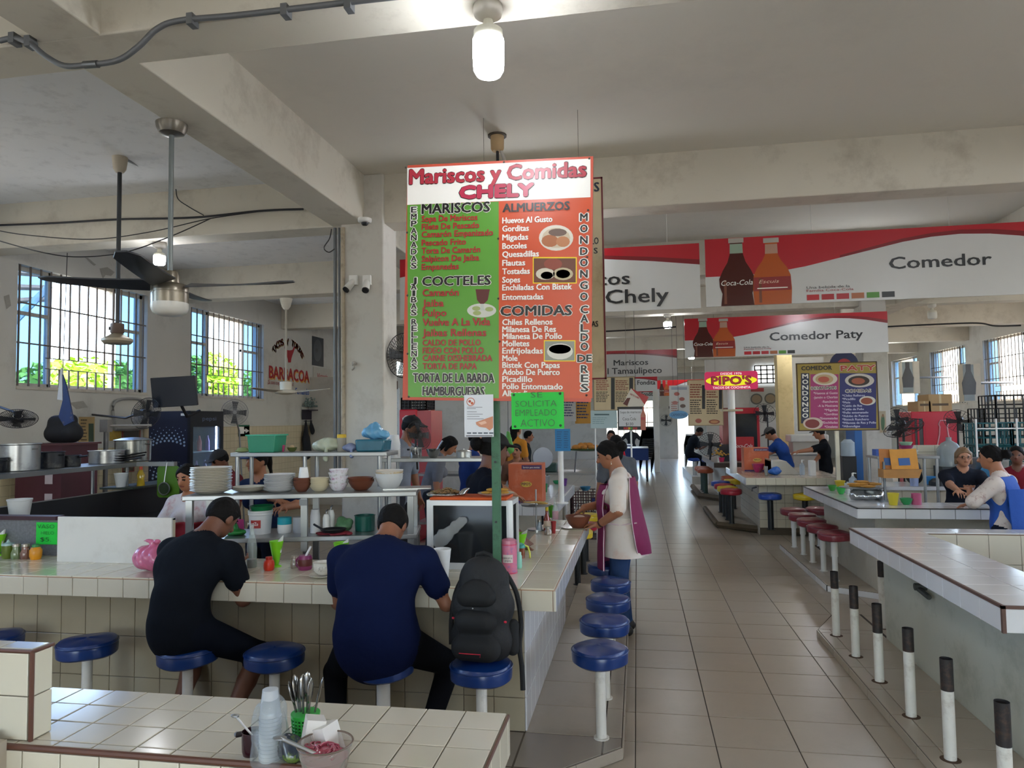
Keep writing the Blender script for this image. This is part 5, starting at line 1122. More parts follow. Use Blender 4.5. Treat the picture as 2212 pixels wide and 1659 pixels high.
    if cap_col:
        cm = M(cap_col, .8, var=.12); cs = [ell(H_ + Rm @ Vector((0, -.004 * h, .012 * h)), (.056 * h, .067 * h, .064 * h), 0, hm, cuts=((hp(0, 0, .022), -up_),)), cap(hp(-.022, .07, .024), hp(.022, .07, .024), .03 * h, .03 * h, 0, (up_, .22)), ell(hp(0, 0, .078), (.006 * h,) * 3, 0)]
        obj('cap', sdf_mesh('cap', cs, max(hg * .8, .006), [cm]), None, t)
    if apron:
        col, reg = apron; am = M(col, .8, var=.12, scale=20, bump=.15) if isinstance(col, str) else col
        obj('apron', sdf_mesh('apron', [dict(q, tag=0) for q in tors], max(hg, .008), [am], reg, .009), None, t)
    t['_'] = 0; del t['_']
    return t, dict(P=P, W=W_, C=C_, N=N_, H=H_, Sl=Sl, Sr=Sr, ends=ends, hp=hp)

# ---- the two diners at the front bar
def local(loc, rz, p):
    d = Vector(p) - Vector(loc); c, s = math.cos(-rz), math.sin(-rz); return (d.x * c - d.y * s, d.x * s + d.y * c, d.z)
loc = (-2.34, 3.34, 0); rz = math.radians(-12)
hl = [local(loc, rz, q) for q in ((-2.38, 3.66, .88), (-2.19, 3.62, .885))]
m1, j1 = person('man in black T-shirt and dark shorts eating hunched on a blue stool', loc, rz, 1.5, '#10141b', '#10151f', 'c', 1.24, 1.2, .0085, True, .515, (8, 26, 46), 40, -4, -4, hands=hl, poles=((-.5, -.5, -1), (.8, -.5, -1)), curl=(.6, .6),
    feet=((-.12, .1, .12), (.21, .12, .12)), kpole=((-.3, 1, .4), (.6, 1, .35)), sleeve=.55, shorts=True, hair='short')
loc = (-1.26, 3.3, 0); rz = math.radians(2)
hl = [local(loc, rz, q) for q in ((-1.42, 3.6, .885), (-1.08, 3.6, .885))]
m2, j2 = person('heavyset man in navy T-shirt and black trousers bent over his food at the bar', loc, rz, 1.47, '#0d1738', '#0c0d11', 'a', 1.52, 1.3, .0085, True, .515, (4, 24, 50), 46, -2, -2, hands=hl, poles=((-.75, -.6, -1), (.75, -.6, -1)), curl=(.6, .6),
    feet=((-.2, .0, .12), (.22, .1, .12)), kpole=((-.5, .8, .3), (.7, .9, .35)), sleeve=.58, hair='short', hips=1.04)

# ---- standing waitress in magenta apron, holding a plate
loc = (-.12, 5.62, 0.0); rz = math.radians(84); HW = 1.46
pl_c = at(1247, 1138, y=5.45)
wl_ = local(loc, rz, at(1293, 1134, y=5.42)); wr_ = local(loc, rz, at(1262, 1096, y=5.62))
blouse = M('#d9cfc4', .85, var=.1, scale=6, bump=.15, dirt='#d3a58e', dscale=7, damt=.55)
def reg_ap(X, Y, Z):
    side = np.abs(X) - .085 - .16 * np.clip(1.02 - Z, 0, .3); low = .45 - Z
    return np.maximum(np.maximum(side, low), Z - 1.185) + 0 * Y
w1, jw = person('woman with black bun in magenta apron over white blouse holding a plate of food', loc, rz, HW, blouse, '#2b3f63', 'b', 1.12, 1.0, .0068, False, lean=(3, 4, 8), nod=22, turn=4, hands=(wl_, wr_), poles=((-1, -.5, -.7), (1, -.4, -.7)), curl=(.9, 1.0),
    sleeve=.88, hair='bun', gender='f', hips=1.12, hdir=((.35, 1, 0), (.1, .6, -.5)), apron=(M('#7c1d4d', .8, var=.1, scale=20, bump=.15), reg_ap))
# apron skirt panels, white piping, earring and wristband
apm = M('#7c1d4d', .8, var=.1, scale=20, bump=.15)
sk = B()
def panel(b, rows, th=.006):
    n = len(rows[0]); v = []; f = []
    for r in rows:
        for q in r: v.append(Vector(q))
    m = len(rows)
    for i in range(m - 1):
        for j in range(n - 1): f.append((i * n + j, i * n + j + 1, (i + 1) * n + j + 1, (i + 1) * n + j))
    k = len(v); v2 = [q + Vector((0, -th, 0)) for q in v]; f2 = [tuple(k + i for i in q[::-1]) for q in f]
    rim = [i for i in range(n)] + [i * n + n - 1 for i in range(1, m)] + [(m - 1) * n + j for j in range(n - 2, -1, -1)] + [i * n for i in range(m - 2, 0, -1)]
    f3 = [(rim[i], k + rim[i], k + rim[(i + 1) % len(rim)], rim[(i + 1) % len(rim)]) for i in range(len(rim))]
    b.add(v + v2, f + f2 + f3)
def curved(y0, sgn, zs, ws, of, wrap=(.075,) * 9):
    return [[(x, y0 + sgn * (wrap[i] * (1 - (x / max(w, .01)) ** 2)) + sgn * of[i], z) for x in [w * q / 4 for q in range(-4, 5)]] for i, (z, w) in enumerate(zip(zs, ws))]
panel(sk, curved(.075, 1, (1.14, 1.06, .97, .88, .8, .7, .6, .5), (.09, .13, .15, .165, .17, .165, .16, .155), (.03, .055, .06, .05, .05, .055, .06, .06)))
obj('apron_front', sk, apm, w1)
sk = B(); panel(sk, curved(-.06, -1, (1.2, 1.1, .98, .88, .78, .68, .62), (.1, .14, .165, .18, .19, .175, .11), (.0, .005, .012, .022, .036, .05, .055), (.03, .05, .06, .075, .085, .09, .09))); obj('apron_back', sk, apm, w1)
pp = M('#d9c2c8', .7)
obj('piping', B().tube([(-.1, -.064, 1.2), (-.142, -.068, 1.1), (-.167, -.075, .98), (-.182, -.085, .88), (-.192, -.1, .78), (-.177, -.114, .68), (-.112, -.12, .62), (-.05, -.19, .615)], .004, 5).tube([(-.092, .108, 1.14), (-.133, .132, 1.06), (-.153, .138, .97), (-.168, .128, .88), (-.172, .128, .8), (-.168, .133, .7), (-.158, .138, .5)], .004, 5), pp, w1)
obj('tie_strap', B().tube([(-.16, .1, .86), (-.168, 0, .85), (-.162, -.12, .87)], .005, 5).tube([(-.168, .02, .85), (-.172, .03, .75)], .004, 5), pp, w1)
q = jw['hp'](-.047, -.004, -.045); obj('earring', B().ell(q, (.004, .004, .004), 8, 5).ell(q - Vector((0, 0, .014)), (.005, .005, .006), 8, 5), M('#d9d4c8', .2, .8), w1)
E0, W0 = jw['ends'][0]; q = E0.lerp(W0, .88); obj('wristband', B().cyl(q - (W0 - E0).normalized() * .008, q + (W0 - E0).normalized() * .008, .03, n=16), M('#3a1d18', .6), w1)
blouse_hem = B().lathe([(.192, .0), (.19, .1), (.185, .2), (.16, .3)], 28, (0, 0, .6), .86); obj('blouse_hem', blouse_hem, blouse, w1)
for o in (obj('spoon', B().tube([Vector(wr_) + Vector((0, .05, .03)), Vector(wr_) + Vector((.0, .09, -.09))], .004, 6), steel, w1),): pass

# ---- other people (smaller in view)
def folk(label, px, py, y, face, **k):
    """by the pixel of the head top; standing on the floor"""
    q = at(px, py, y=y); z0 = k.pop('z0', 0.); le = sum(k.get('lean', (4, 4, 6))) / 3; h = k.pop('h', None) or (q.z - z0) / (.96 - .0022 * le); rz = math.radians(face)
    fo = Vector((-math.sin(rz), math.cos(rz), 0)) * (.42 * math.sin(math.radians(le)) * h + .02)
    if 'wh' in k:
        H = []
        for w in k.pop('wh'): H.append(local((q.x - fo.x, y - fo.y, z0), rz, w) if w else None)
        k['hands'] = H
    k.setdefault('lean', (4, 4, 6))
    return person(label, (q.x - fo.x, y - fo.y, z0), rz, h, **k)
folk('waitress in black cap and dark navy top working behind the glass case', 1062, 972, 4.62, -62, top='#10141f', pants='#191b22', skin='c', fat=1.1, hg=.009, cap_col='#0d0d0f', hair='bun', gender='f', nod=10, lean=(3, 5, 8), wh=((-.74, 4.66, .85), (-.72, 4.5, .85)), sleeve=.9, apron=('#111215', lambda X, Y, Z: np.maximum(np.abs(X) - .1, np.maximum(Z - 1.12, .3 - Z)) + 0 * Y))
folk('woman in blue and white cap looking over the plate shelf', 557, 998, 5.35, 172, top='#1c2742', pants='#20242c', skin='b', hg=.010, cap_col='#2c3f6b', hair='pony', gender='f', nod=4, turn=-14, lean=(4, 6, 10), wh=((-2.72, 5.15, 1.0), (-2.6, 5.15, 1.0)), sleeve=.85)
floral = M('#cdc6c6', .85, var=.2, scale=9, dirt='#b5737c', dscale=16, damt=.8)
folk('woman in floral blouse and red apron behind the plate stacks', 408, 1030, 4.75, 178, top=floral, pants='#7c2228', skin='b', hg=.010, hair='bun', gender='f', fat=1.2, wh=((-3.0, 4.5, .9), (-3.4, 4.5, .9)), sleeve=.9, nod=14, apron=('#9c2430', lambda X, Y, Z: np.maximum(np.maximum(np.abs(X) - .15, Z - .95), .3 - Z) + 0 * Y))
folk('person in dark cap bending near the drinks fridge', 482, 990, 6.4, 150, top='#6a2a2e', pants='#20242c', skin='c', hg=.013, hair='short', cap_col='#17171a', nod=25)
folk('man in royal blue shirt and black cap at the next stall', 1030, 945, 6.6, -60, top='#1f356f', pants='#1a1c22', skin='b', hg=.011, cap_col='#101012', nod=10, wh=((-1.2, 6.75, .95), (-1.15, 6.6, .95)))
folk('person in grey T-shirt and black cap hidden behind a wire fan', 885, 925, 7.3, -100, top='#8d939e', pants='#3a3c42', skin='b', hg=.012, cap_col='#131315', nod=14, lean=(6, 10, 14))
folk('person in dark grey shirt bending over the next stall', 965, 960, 8.2, -70, top='#6f7076', pants='#2c2e34', skin='b', hg=.012, hair='bob', nod=35, lean=(10, 20, 26), gender='f', h=1.5)
folk('woman with glasses peering over the orange carton', 1115, 975, 9.3, 175, top='#7d5a4a', pants='#333333', skin='b', hg=.012, hair='bun', gender='f')
folk('person in orange T-shirt with long dark hair at the back wall', 1116, 928, 12.2, -30, top='#d08a34', pants='#30343c', skin='b', hg=.014, hair='long', gender='f')
folk('child with black hair sitting at the back wall', 1142, 943, 13.2, -80, top='#20262c', pants='#30343c', skin='b', hg=.013, hair='short')
folk('man in red shirt seated facing the hall by the blue tables', 1320, 943, 12.6, 178, top='#b3202e', pants='#2a2a30', skin='a', hg=.014, hair='short')
folk('long-haired woman with pink hair band and grey shirt behind the waitress', 1330, 960, 8.4, 20, top='#5d6168', pants='#3e5a78', skin='b', hg=.012, hair='long', gender='f')
folk('dark figure standing before the bright far window', 1363, 925, 24.0, 0, top='#2c2c30', pants='#24262c', skin='c', hg=.02, hands=((-.5, .1, .75), (.5, .1, .75)))
folk('man in blue shirt and grey cap stooping over a grill', 1667, 940, 12.7, 65, top='#22407f', pants='#23252c', skin='b', hg=.013, cap_col='#4b4a48', nod=30, lean=(10, 22, 30), h=1.5, wh=((2.0, 12.9, .95), (2.0, 12.4, .95)))
folk('man in black T-shirt and cap reaching over the cream counter', 1772, 934, 12.5, 75, top='#15171b', pants='#15171b', skin='b', hg=.012, cap_col='#17171a', nod=14, wh=((2.25, 12.1, 1.02), (2.75, 12.2, .8)), sleeve=.8)
q = at(1495, 945, y=18.6)
person('man in dark clothes seated hunched at the far counter by the fan', (1.3, 18.6, .2), math.radians(-80), 1.5, '#1b2029', '#171a22', 'c', hg=.016, sit=True, seat=.45, lean=(8, 22, 34), nod=35, feet=((-.1, .35, .05), (.1, .35, .05)), hands=((-.1, .42, .75), (.12, .42, .75)), hair='short')
# people at the fried food stall
p = at(2078, 1017, y=7.75)
pg, jg = person('woman with short light hair and glasses leaning on the white counter', (p.x + .05, 7.95, 0), math.radians(172), 1.32, '#20242f', '#2a2a33', 'd', 1.1, hg=.010, lean=(10, 22, 26), nod=8, hair='bob', gender='f', hair_mat=M('#7a5f44', .5, var=.3, scale=40, bump=.4), hands=tuple(local((p.x + .05, 7.95, 0), math.radians(172), w) for w in ((p.x + .12, 7.28, .86), (p.x - .18, 7.26, .86))), poles=((-1, -.3, -.5), (1, -.3, -.5)))
hp = jg['hp']
g_ = B()
for sx in (-1, 1): g_.tube([hp(sx * .0195 + .014 * math.cos(a * .4488), .062, .003 + .011 * math.sin(a * .4488)) for a in range(14)], .0018, 5, True)
g_.tube([hp(-.007, .063, .004), hp(.007, .063, .004)], .0018, 5).tube([hp(-.034, .06, .004), hp(-.047, .0, .0)], .0018, 5).tube([hp(.034, .06, .004), hp(.047, .0, .0)], .0018, 5)
obj('eyeglasses', g_, M('#3c2f2c', .3), pg)
p = at(2140, 998, y=6.55); flw = M('#cfc3ba', .85, var=.15, scale=12, dirt='#7d2f2c', dscale=14, damt=.9)
pb_, jb = person('woman with dark bun, blue apron and flowered sleeves chatting at the counter', (p.x + .06, 6.42, 0), math.radians(48), 1.36, flw, '#1d2230', 'b', 1.2, hg=.009, lean=(4, 10, 12), nod=6, turn=12, hair='bun', gender='f', hips=1.05, sleeve=.95, hands=((-.1, .24, 1.02), (.2, .36, .87)), poles=((-1, -.2, -.6), (1, -.3, -.5)),
    apron=(M('#1f4fa3', .8, var=.08, scale=20, bump=.15), lambda X, Y, Z: np.maximum(np.maximum(np.abs(X) - .14, Z - 1.14), .45 - Z) + 0 * Y))
sk = B(); panel(sk, [[(x, -.055 - .09 * (1 - (x / .19) ** 2) - .008 * i, z) for x in (-.19, -.13, -.06, 0, .06, .13, .19)] for i, z in enumerate((1.05, .9, .75, .6, .45))]); obj('apron_back', sk, M('#1f4fa3', .8, var=.08, scale=20, bump=.15), pb_)
folk('person in red and black top behind the flowered woman', 2196, 985, 7.95, 150, top='#7c2430', pants='#202228', skin='c', hg=.012, hair='short', fat=1.1)

# ================================================================ kitchen things of the front stall
def prof(*p): return p
CUP = [(.62, 0), (.66, .02), (.97, .93), (1, .95), (1, 1), (.93, 1), (.6, .06), (.01, .05)]
BOWL = [(.45, 0), (.5, .04), (.75, .35), (.95, .85), (1, 1), (.94, 1), (.7, .4), (.4, .12), (.01, .1)]
POT = [(.93, 0), (.97, .03), (.98, .95), (1.04, .98), (1.04, 1), (.95, 1), (.93, .1), (.01, .08)]
def vessel(name, label, cat, px, py, w, h, pf, mat, z=None, y=None, x=None, group=None, n=22, parts=(), rz=0, real=None, sq=1.):
    """turned object placed by the pixel of its foot; w,h in photo pixels. parts: (name, profile, material)"""
    q = at(px, py, x=x, y=y, z=z)
    if z is not None and y is not None: q = at(px, py, y=y); q.z = z
    s = mpp(q); R = w * s / 2; H = h * s
    mk = lambda f: B().lathe([(r * R, zz * H) for r, zz in f], n, sq=sq)
    if not parts: return single(name, mk(pf), mat, label, cat, group, loc=q, rz=rz)
    t = thing(name, label, cat, q, rz, group); obj('body', mk(pf), mat, t)
    for a in parts:
        b2 = a[1](R, H) if callable(a[1]) else mk(a[1]); obj(a[0], b2, a[2], t)
    return t
foam = M('#dedfdf', .6, var=.03); plate_m = M('#d6d1c4', .25, var=.04, spec=.6); brownc = M('#6b4030', .5, var=.12); creamc = M('#cfc5a6', .35, var=.06)

# ---- steel rack on the bar: shelves, posts
RA, RB_ = Vector((-2.86, 4.10, 0)), Vector((-1.42, 4.45, 0)); ru = (RB_ - RA).normalized(); rv = Vector((-ru.y, ru.x, 0)); rl = (RB_ - RA).length; ZA, ZD = 1.2, .925
rk = thing('steel_rack', 'two-tier stainless shelf rack standing along the bar full of plates', 'rack', RA, math.atan2(ru.y, ru.x))
for nm, z in (('upper_shelf', ZA), ('lower_shelf', ZD)): obj(nm, B().box(0, 0, z - .03, rl, .42, z), steel, rk, 0, bevel=.004)
for x in (.02, rl * .5, rl - .06):
    for y in (.01, .37): obj('leg', B().box(x, y, .0 if y > .1 else .832, x + .04, y + .035, ZA - .03), steel, rk, 0)
obj('bracket', B().obox((rl * .5 + .02, .005, ZA - .055), (.05, .02, .04)), steel_d, rk, 0)
def onrack(px, z, back=.17):
    y = 4.3
    for _ in range(6):
        q = at(px, 1050, y=y); t_ = (Vector((q.x, q.y, 0)) - RA).dot(ru); y = RA.y + ru.y * t_ + rv.y * back
    q = at(px, 1050, y=y); return Vector((q.x, y, z))
def stack_of(name, label, cat, group, loc, n, R, H, pf, mat, pitch, jitter=.003, mats=None, seg=24):
    me = B().lathe([(r * R, zz * H) for r, zz in pf], seg).mesh(name)
    for k in range(n):
        m = mats[k % len(mats)] if mats else mat
        o = obj(name, me if not mats else B().lathe([(r * R, zz * H) for r, zz in pf], seg), m); o.location = loc + Vector((random.uniform(-jitter, jitter), random.uniform(-jitter, jitter), k * pitch)); o.rotation_euler = (0, 0, random.random() * 6)
        tag(o, label, cat, group)
PLATE = [(.55, 0), (.6, .1), (.95, .8), (1, .95), (.98, 1), (.6, .35), (.01, .3)]
q = onrack(456, ZA); s = mpp(q); stack_of('dinner_plate', 'cream oval dinner plate in the tall stack on the steel rack', 'plate', 'tall plate stack', q, 15, 43 * s, .026, PLATE, plate_m, 53 * s / 15.5)
q = onrack(540, ZA, .22); s = mpp(q); stack_of('platter', 'large cream platter lying low between the plate stacks', 'platter', 'low platters', q, 3, 36 * s, .02, PLATE, plate_m, .009)
q = onrack(604, ZA); s = mpp(q); stack_of('side_plate', 'white side plate in the shorter stack on the steel rack', 'plate', 'short plate stack', q, 14, 33 * s, .02, PLATE, M('#dadada', .22, var=.03, spec=.6), 36 * s / 14.5)
q = onrack(653, ZA, .15); s = mpp(q); stack_of('clay_bowl', 'small brown clay bowl nested under the foam cup', 'bowl', 'small brown bowls', q, 5, 19 * s, .055, BOWL, brownc, .0095)
q2 = q + Vector((.01, 0, .055 + .038)); single('foam_cup', B().lathe([(1.0 * 11.5 * s, 0), (.72 * 11.5 * s, 22 * s)], 20), foam, 'upturned white foam cup on the brown bowls', 'cup', loc=q2)
q = onrack(691, ZA, .15); s = mpp(q); stack_of('soup_bowl', 'cream soup bowl in the nested stack beside the flowered bowls', 'bowl', 'cream bowls', q, 7, 20.5 * s, .04, BOWL, creamc, .0085)
q = onrack(731, ZA, .15); s = mpp(q); fl_m = M('#e4e2e6', .3, var=.05, dirt='#a8407c', dscale=30, damt=1.); fl_n = M('#e4e2e6', .3, var=.05, dirt='#6a8a2c', dscale=34, damt=1.)
stack_of('flowered_bowl', 'white plastic bowl with flower print in the tallest bowl stack', 'bowl', 'flowered bowls', q, 5, 20.5 * s, .052, BOWL, fl_m, .0235, .005, [fl_m, fl_n])
q = onrack(780, ZA, .18); s = mpp(q); stack_of('casserole', 'brown clay serving bowl nested on the steel rack', 'bowl', 'brown serving bowls', q, 3, 28 * s, .062, BOWL, M('#6f3f2c', .4, var=.1), .012)
q = onrack(841, ZA, .2); s = mpp(q); stack_of('white_bowl', 'white plastic bowl in the wide nested stack', 'bowl', 'white bowls', q, 6, 30 * s, .075, BOWL, M('#dcdedd', .3, var=.03), .011, .003, [M('#dcdedd', .3, var=.03)] * 4 + [M('#cdb892', .4), M('#d8d0c4', .35)])
q = onrack(880, ZA, .25); single('tray', B().box(-.16, -.1, 0, .16, .1, .006), M('#c9c9c6', .25, .6), 'thin metal tray on the end of the rack', 'tray', loc=q, rz=.3)
# lower shelf
q = onrack(563, ZD, .2); s = mpp(q); R = 25 * s; t = thing('bucket', 'white plastic bucket with red label holding a green basin', 'bucket', q)
obj('body', B().lathe([(R * .85, 0), (R * .97, 40 * s), (R * 1.03, 41 * s), (R * 1.03, 44 * s), (R, 45 * s), (R * 1.04, 46 * s), (R * 1.04, 50 * s), (R * .95, 50 * s), (R * .8, .01), (.01, .01)], 28), M('#d5d6d6', .4, var=.04), t)
lb = B()
for k in range(7): a0 = -1.95 + k * .13; a1 = a0 + .13; r_ = R * .96; lb.quad((math.cos(a0) * r_, math.sin(a0) * r_, 14 * s), (math.cos(a1) * r_, math.sin(a1) * r_, 14 * s), (math.cos(a1) * r_ * 1.04, math.sin(a1) * r_ * 1.04, 31 * s), (math.cos(a0) * r_ * 1.04, math.sin(a0) * r_ * 1.04, 31 * s))
obj('label', lb, M('#a8332c', .5), t, 0)
lt = B(); lt.T = Matrix.Rotation(-.0, 4, 'Z') @ FACE.copy(); text(lt, 'MestiZo', -15 * s, 20 * s, 24 * s, 7 * s, .01, 0, R * 1.03); obj('lettering', lt, Wt, t, 0)
single('basin', B().lathe([(R * .7, 0), (R * 1.0, 16 * s), (R * 1.08, 17 * s), (R * 1.0, 17 * s), (R * .66, .006), (.01, .006)], 26), M('#1f7a4a', .35, var=.08), 'green plastic basin sitting in the white bucket', 'basin', loc=q + Vector((.01, 0, 43 * s)))
def jar(name, lab, px, w, h, mat, lid, z=ZD, back=.2, loc=None, lh=.2, cat='container'):
    q = loc or onrack(px, z, back); s = mpp(q); t = thing(name, lab, cat, q); obj('body', B().lathe([(w * s / 2 * .9, 0), (w * s / 2, .02), (w * s / 2, h * s * (1 - lh)), (w * s / 2 * .9, h * s * (1 - lh))], 20), mat, t)
    if lid: obj('lid', B().lathe([(w * s / 2 * 1.0, h * s * (1 - lh)), (w * s / 2 * 1.0, h * s * .97), (w * s / 2 * .9, h * s)], 20), lid, t)
    return t
jar('food_tub', 'white round tub with turquoise lid on the lower rack shelf', 615, 30, 34, white_p, M('#1aa3b3', .4), lh=.45)
jar('pitcher', 'translucent plastic pitcher beside the turquoise tub', 648, 30, 42, M('#cdd2d8', .3, alpha=.55), None)
q = onrack(681, ZD, .18); s = mpp(q)
for k in range(9): tag(obj('foam_cup', B().lathe([(11 * s, 0), (8.2 * s, 17 * s)], 18), foam, loc=q + Vector((0, 0, k * 4.1 * s))), 'white foam cup in the upturned stack on the lower rack shelf', 'cup', 'upturned foam cups')
for px, hh, l in ((705, 40, 'white squeeze bottle on the lower rack shelf'), (715, 46, 'white pump bottle with metal spout on the lower rack shelf')):
    q = onrack(px, ZD, .16 if hh == 40 else .22); s = mpp(q); t = thing('squeeze_bottle', l, 'bottle', q); obj('body', B().lathe([(8 * s, 0), (7.5 * s, hh * s * .8), (5 * s, hh * s)], 16), white_p, t); obj('spout', B().tube([(0, 0, hh * s), (0, 0, hh * s + .02), (.02, -.02, hh * s + .03)], .005, 6), steel_d, t)
q = onrack(742, ZD, .2); single('vegetable_bag', sdf_mesh('vegetable_bag', [ell((0, 0, .035), (.06, .05, .036)), ell((-.02, 0, .07), (.03, .03, .03)), ell((.03, .01, .06), (.035, .03, .03))], .008, [M('#5d8a62', .3, var=.3, scale=30, alpha=.8)], rough=.004), None, 'tied green plastic bag of vegetables on the lower rack shelf', 'bag', loc=q)
q = onrack(720, ZD, .07); single('cloth', sdf_mesh('cloth', [ell((0, 0, .008), (.13, .05, .009)), ell((.06, .01, .012), (.06, .03, .01))], .007, [M('#7c1f2c', .8, var=.2)], rough=.003), None, 'folded red cloth lying on the lower rack shelf', 'cloth', loc=q)
t = thing('frying_pan', 'dark pan with handle lying on the red cloth', 'pan', q + Vector((0, 0, .02))); obj('body', B().lathe([(.07, 0), (.085, .018), (.08, .018), (.066, .005), (.01, .005)], 22), black, t); obj('handle', B().tube([(-.08, 0, .015), (-.15, .03, .04)], .007, 6), black, t)
q = onrack(788, ZD, .22); s = mpp(q); single('cooking_pot', B().lathe([(r * 22 * s, zz * 33 * s) for r, zz in POT], 26), M('#14564a', .3, var=.1), 'green enamel pot on the lower rack shelf', 'pot', loc=q)
q = onrack(500, ZD, .15); single('produce_bag', sdf_mesh('produce_bag', [ell((0, 0, .05), (.05, .04, .05)), ell((.03, 0, .02), (.07, .05, .022))], .009, [M('#2c8a3c', .25, var=.3, scale=20, alpha=.85)], rough=.005), None, 'crumpled green plastic bag at the end of the lower shelf', 'bag', loc=q)
single('paper_note', B().obox((0, 0, .045), (.05, .004, .09), rx=.1), M('#d64a8a', .6), 'pink paper note standing by the green bag', 'note', loc=onrack(520, ZD, .25))

# ---- upper steel shelves further back
def shelf_unit(name, lab, x0, x1, y0, y1, z, mid=.9, posts=(0, .5, 1), pm=steel):
    t = thing(name, lab, 'shelf', (x0, y0, 0)); w = x1 - x0; d = y1 - y0
    obj('shelf', B().box(0, 0, z - .03, w, d, z), steel, t, 0, bevel=.004)
    if mid: obj('work_top', B().box(0, 0, mid - .03, w, d + .05, mid), steel, t, 0)
    for u in posts:
        for y in (.02, d - .04): obj('leg', B().cyl((u * (w - .05) + .025, y, 0), (u * (w - .05) + .025, y, z - .03), .016, n=10), pm, t)
    return t
xb0 = at(502, 978, y=4.95).x; xb1 = at(838, 976, y=4.95).x; ZS = 1.437
shelf_unit('steel_shelf', 'narrow raised steel shelf with green tub and plastic bags', xb0, xb1, 4.92, 5.18, ZS, None, (.02, .48, .97))
q = at(577, 970, y=5.05); q.z = ZS; s = mpp(q); t = thing('plastic_tub', 'translucent green plastic tub on the raised shelf', 'tub', q)
obj('body', B().prism([(-29 * s, 0), (29 * s, 0), (33 * s, 36 * s), (-33 * s, 36 * s)], -.09, .09, 'y'), M('#2f9a78', .3, var=.08, alpha=.75), t, 0, bevel=.006); obj('rim', B().box(-35 * s, -.1, 35 * s, 35 * s, .1, 38 * s), M('#39a583', .3), t, 0); obj('contents', B().box(-27 * s, -.08, .004, 27 * s, .08, 20 * s), M('#8a5a4a', .8, var=.4, scale=20), t, 0)
q = at(524, 972, y=5.0); q.z = ZS; single('sponge', sdf_mesh('sponge', [ell((0, 0, .012), (.06, .04, .012)), ell((.0, 0, .03), (.045, .02, .008))], .007, [M('#7d8a5a', .9, var=.2)]), None, 'green scouring pad at the end of the raised shelf', 'sponge', loc=q)
vessel('plastic_cup', 'pink plastic cup beside the green tub', 'cup', 611, 967, 9, 14, CUP, M('#d6588a', .4), y=5.1, z=ZS)
vessel('stone_mortar', 'small green mortar bowl with a ball inside', 'mortar', 631, 968, 22, 9, BOWL, M('#55602f', .6, var=.2), y=5.1, z=ZS, parts=(('ball', lambda R, H: B().ell((0, 0, H), (R * .5, R * .5, R * .45)), M('#b39a7c', .7)),))
def bag(name, lab, px, y, z, prims, mat, hg=.009, rough=.004, cat='bag'): q = at(px, 970, y=y); q.z = z; return single(name, sdf_mesh(name, prims, hg, [mat], rough=rough), None, lab, cat, loc=q)
bag('bag_of_food', 'tied clear bag with pale contents on the raised shelf', 705, 5.05, ZS, [ell((0, 0, .045), (.11, .07, .045), m=None), ell((.02, 0, .075), (.08, .05, .03)), cap((.03, -.07, .02), (.04, -.1, -.05), .012, .02)], M('#c3cbb4', .25, var=.2, scale=20, alpha=.85))
t = jar('jar', 'glass jar with yellow lid on the raised shelf', 0, 20, 37, M('#b9b4a8', .2, alpha=.6), M('#d8b21f', .4), loc=Vector((at(738, 968, y=5.05).x, 5.05, ZS)))
bag('bag_of_foil', 'small bluish plastic bag on the raised shelf', 756, 5.0, ZS, [ell((0, 0, .03), (.06, .05, .03)), cap((.03, -.05, .01), (.04, -.07, -.03), .01, .015)], M('#8794b8', .25, var=.3, scale=25, alpha=.85))
q = at(807, 968, y=5.05); q.z = ZS; s = mpp(q); single('wrapped_tub', B().prism([(-30 * s, 0), (30 * s, 0), (33 * s, 26 * s), (-33 * s, 26 * s)], -.09, .09, 'y'), M('#2b6a80', .2, var=.25, scale=18), 'teal plastic-wrapped tub at the end of the raised shelf', 'tub', loc=q, bevel=.012)
q2 = q.copy(); q2.z += 26 * s; single('plastic_bag', sdf_mesh('plastic_bag', [ell((0, 0, .05), (.085, .06, .05)), ell((.01, 0, .085), (.05, .04, .04)), ell((.07, 0, .03), (.05, .05, .03))], .009, [M('#6fb0d8', .2, var=.25, scale=20, alpha=.85)], rough=.006), None, 'crumpled light blue plastic bag on the teal tub', 'bag', loc=q2)
xc0 = at(826, 990, y=5.6).x; xc1 = at(1062, 986, y=5.6).x; ZS2 = 1.355
shelf_unit('steel_shelf', 'long steel shelf with cups, pot and bowl behind the rack', xc0, xc1, 5.56, 5.9, ZS2, None, (.02, .98))
q = at(852, 987, y=5.66); q.z = ZS2; s = mpp(q)
for k in range(7): tag(obj('foam_cup', B().lathe([(13.5 * s, 0), (9.5 * s, 22 * s)], 20), foam, loc=q + Vector((0, 0, k * 4.6 * s))), 'tall white foam cup in the stack on the long steel shelf', 'cup', 'tall foam cups')
vessel('saucepan', 'polished steel saucepan on the long steel shelf', 'pot', 898, 986, 27, 22, POT, M('#b5b6b4', .18, .9, var=.05), y=5.66, z=ZS2, parts=(('handle', lambda R, H: B().tube([(-R, 0, H * .8), (-R * 1.4, 0, H * .8)], .008, 6), black),))
vessel('mixing_bowl', 'steel mixing bowl with ladle on the long steel shelf', 'bowl', 936, 986, 32, 19, BOWL, M('#9a9c9a', .2, .9, var=.05), y=5.66, z=ZS2, parts=(('ladle', lambda R, H: B().tube([(R * .3, 0, H * .6), (R * 1.3, 0, H * 1.9)], .007, 6), steel),))
vessel('covered_pot', 'low aluminium pot with lid at the far end of the long steel shelf', 'pot', 1002, 985, 34, 12, POT, M('#b9bab6', .3, .8), y=5.72, z=ZS2, parts=(('lid', [(1.05, 1), (.7, 1.25), (.1, 1.35), (.1, 1.5)], M('#c9cac6', .25, .8)),))

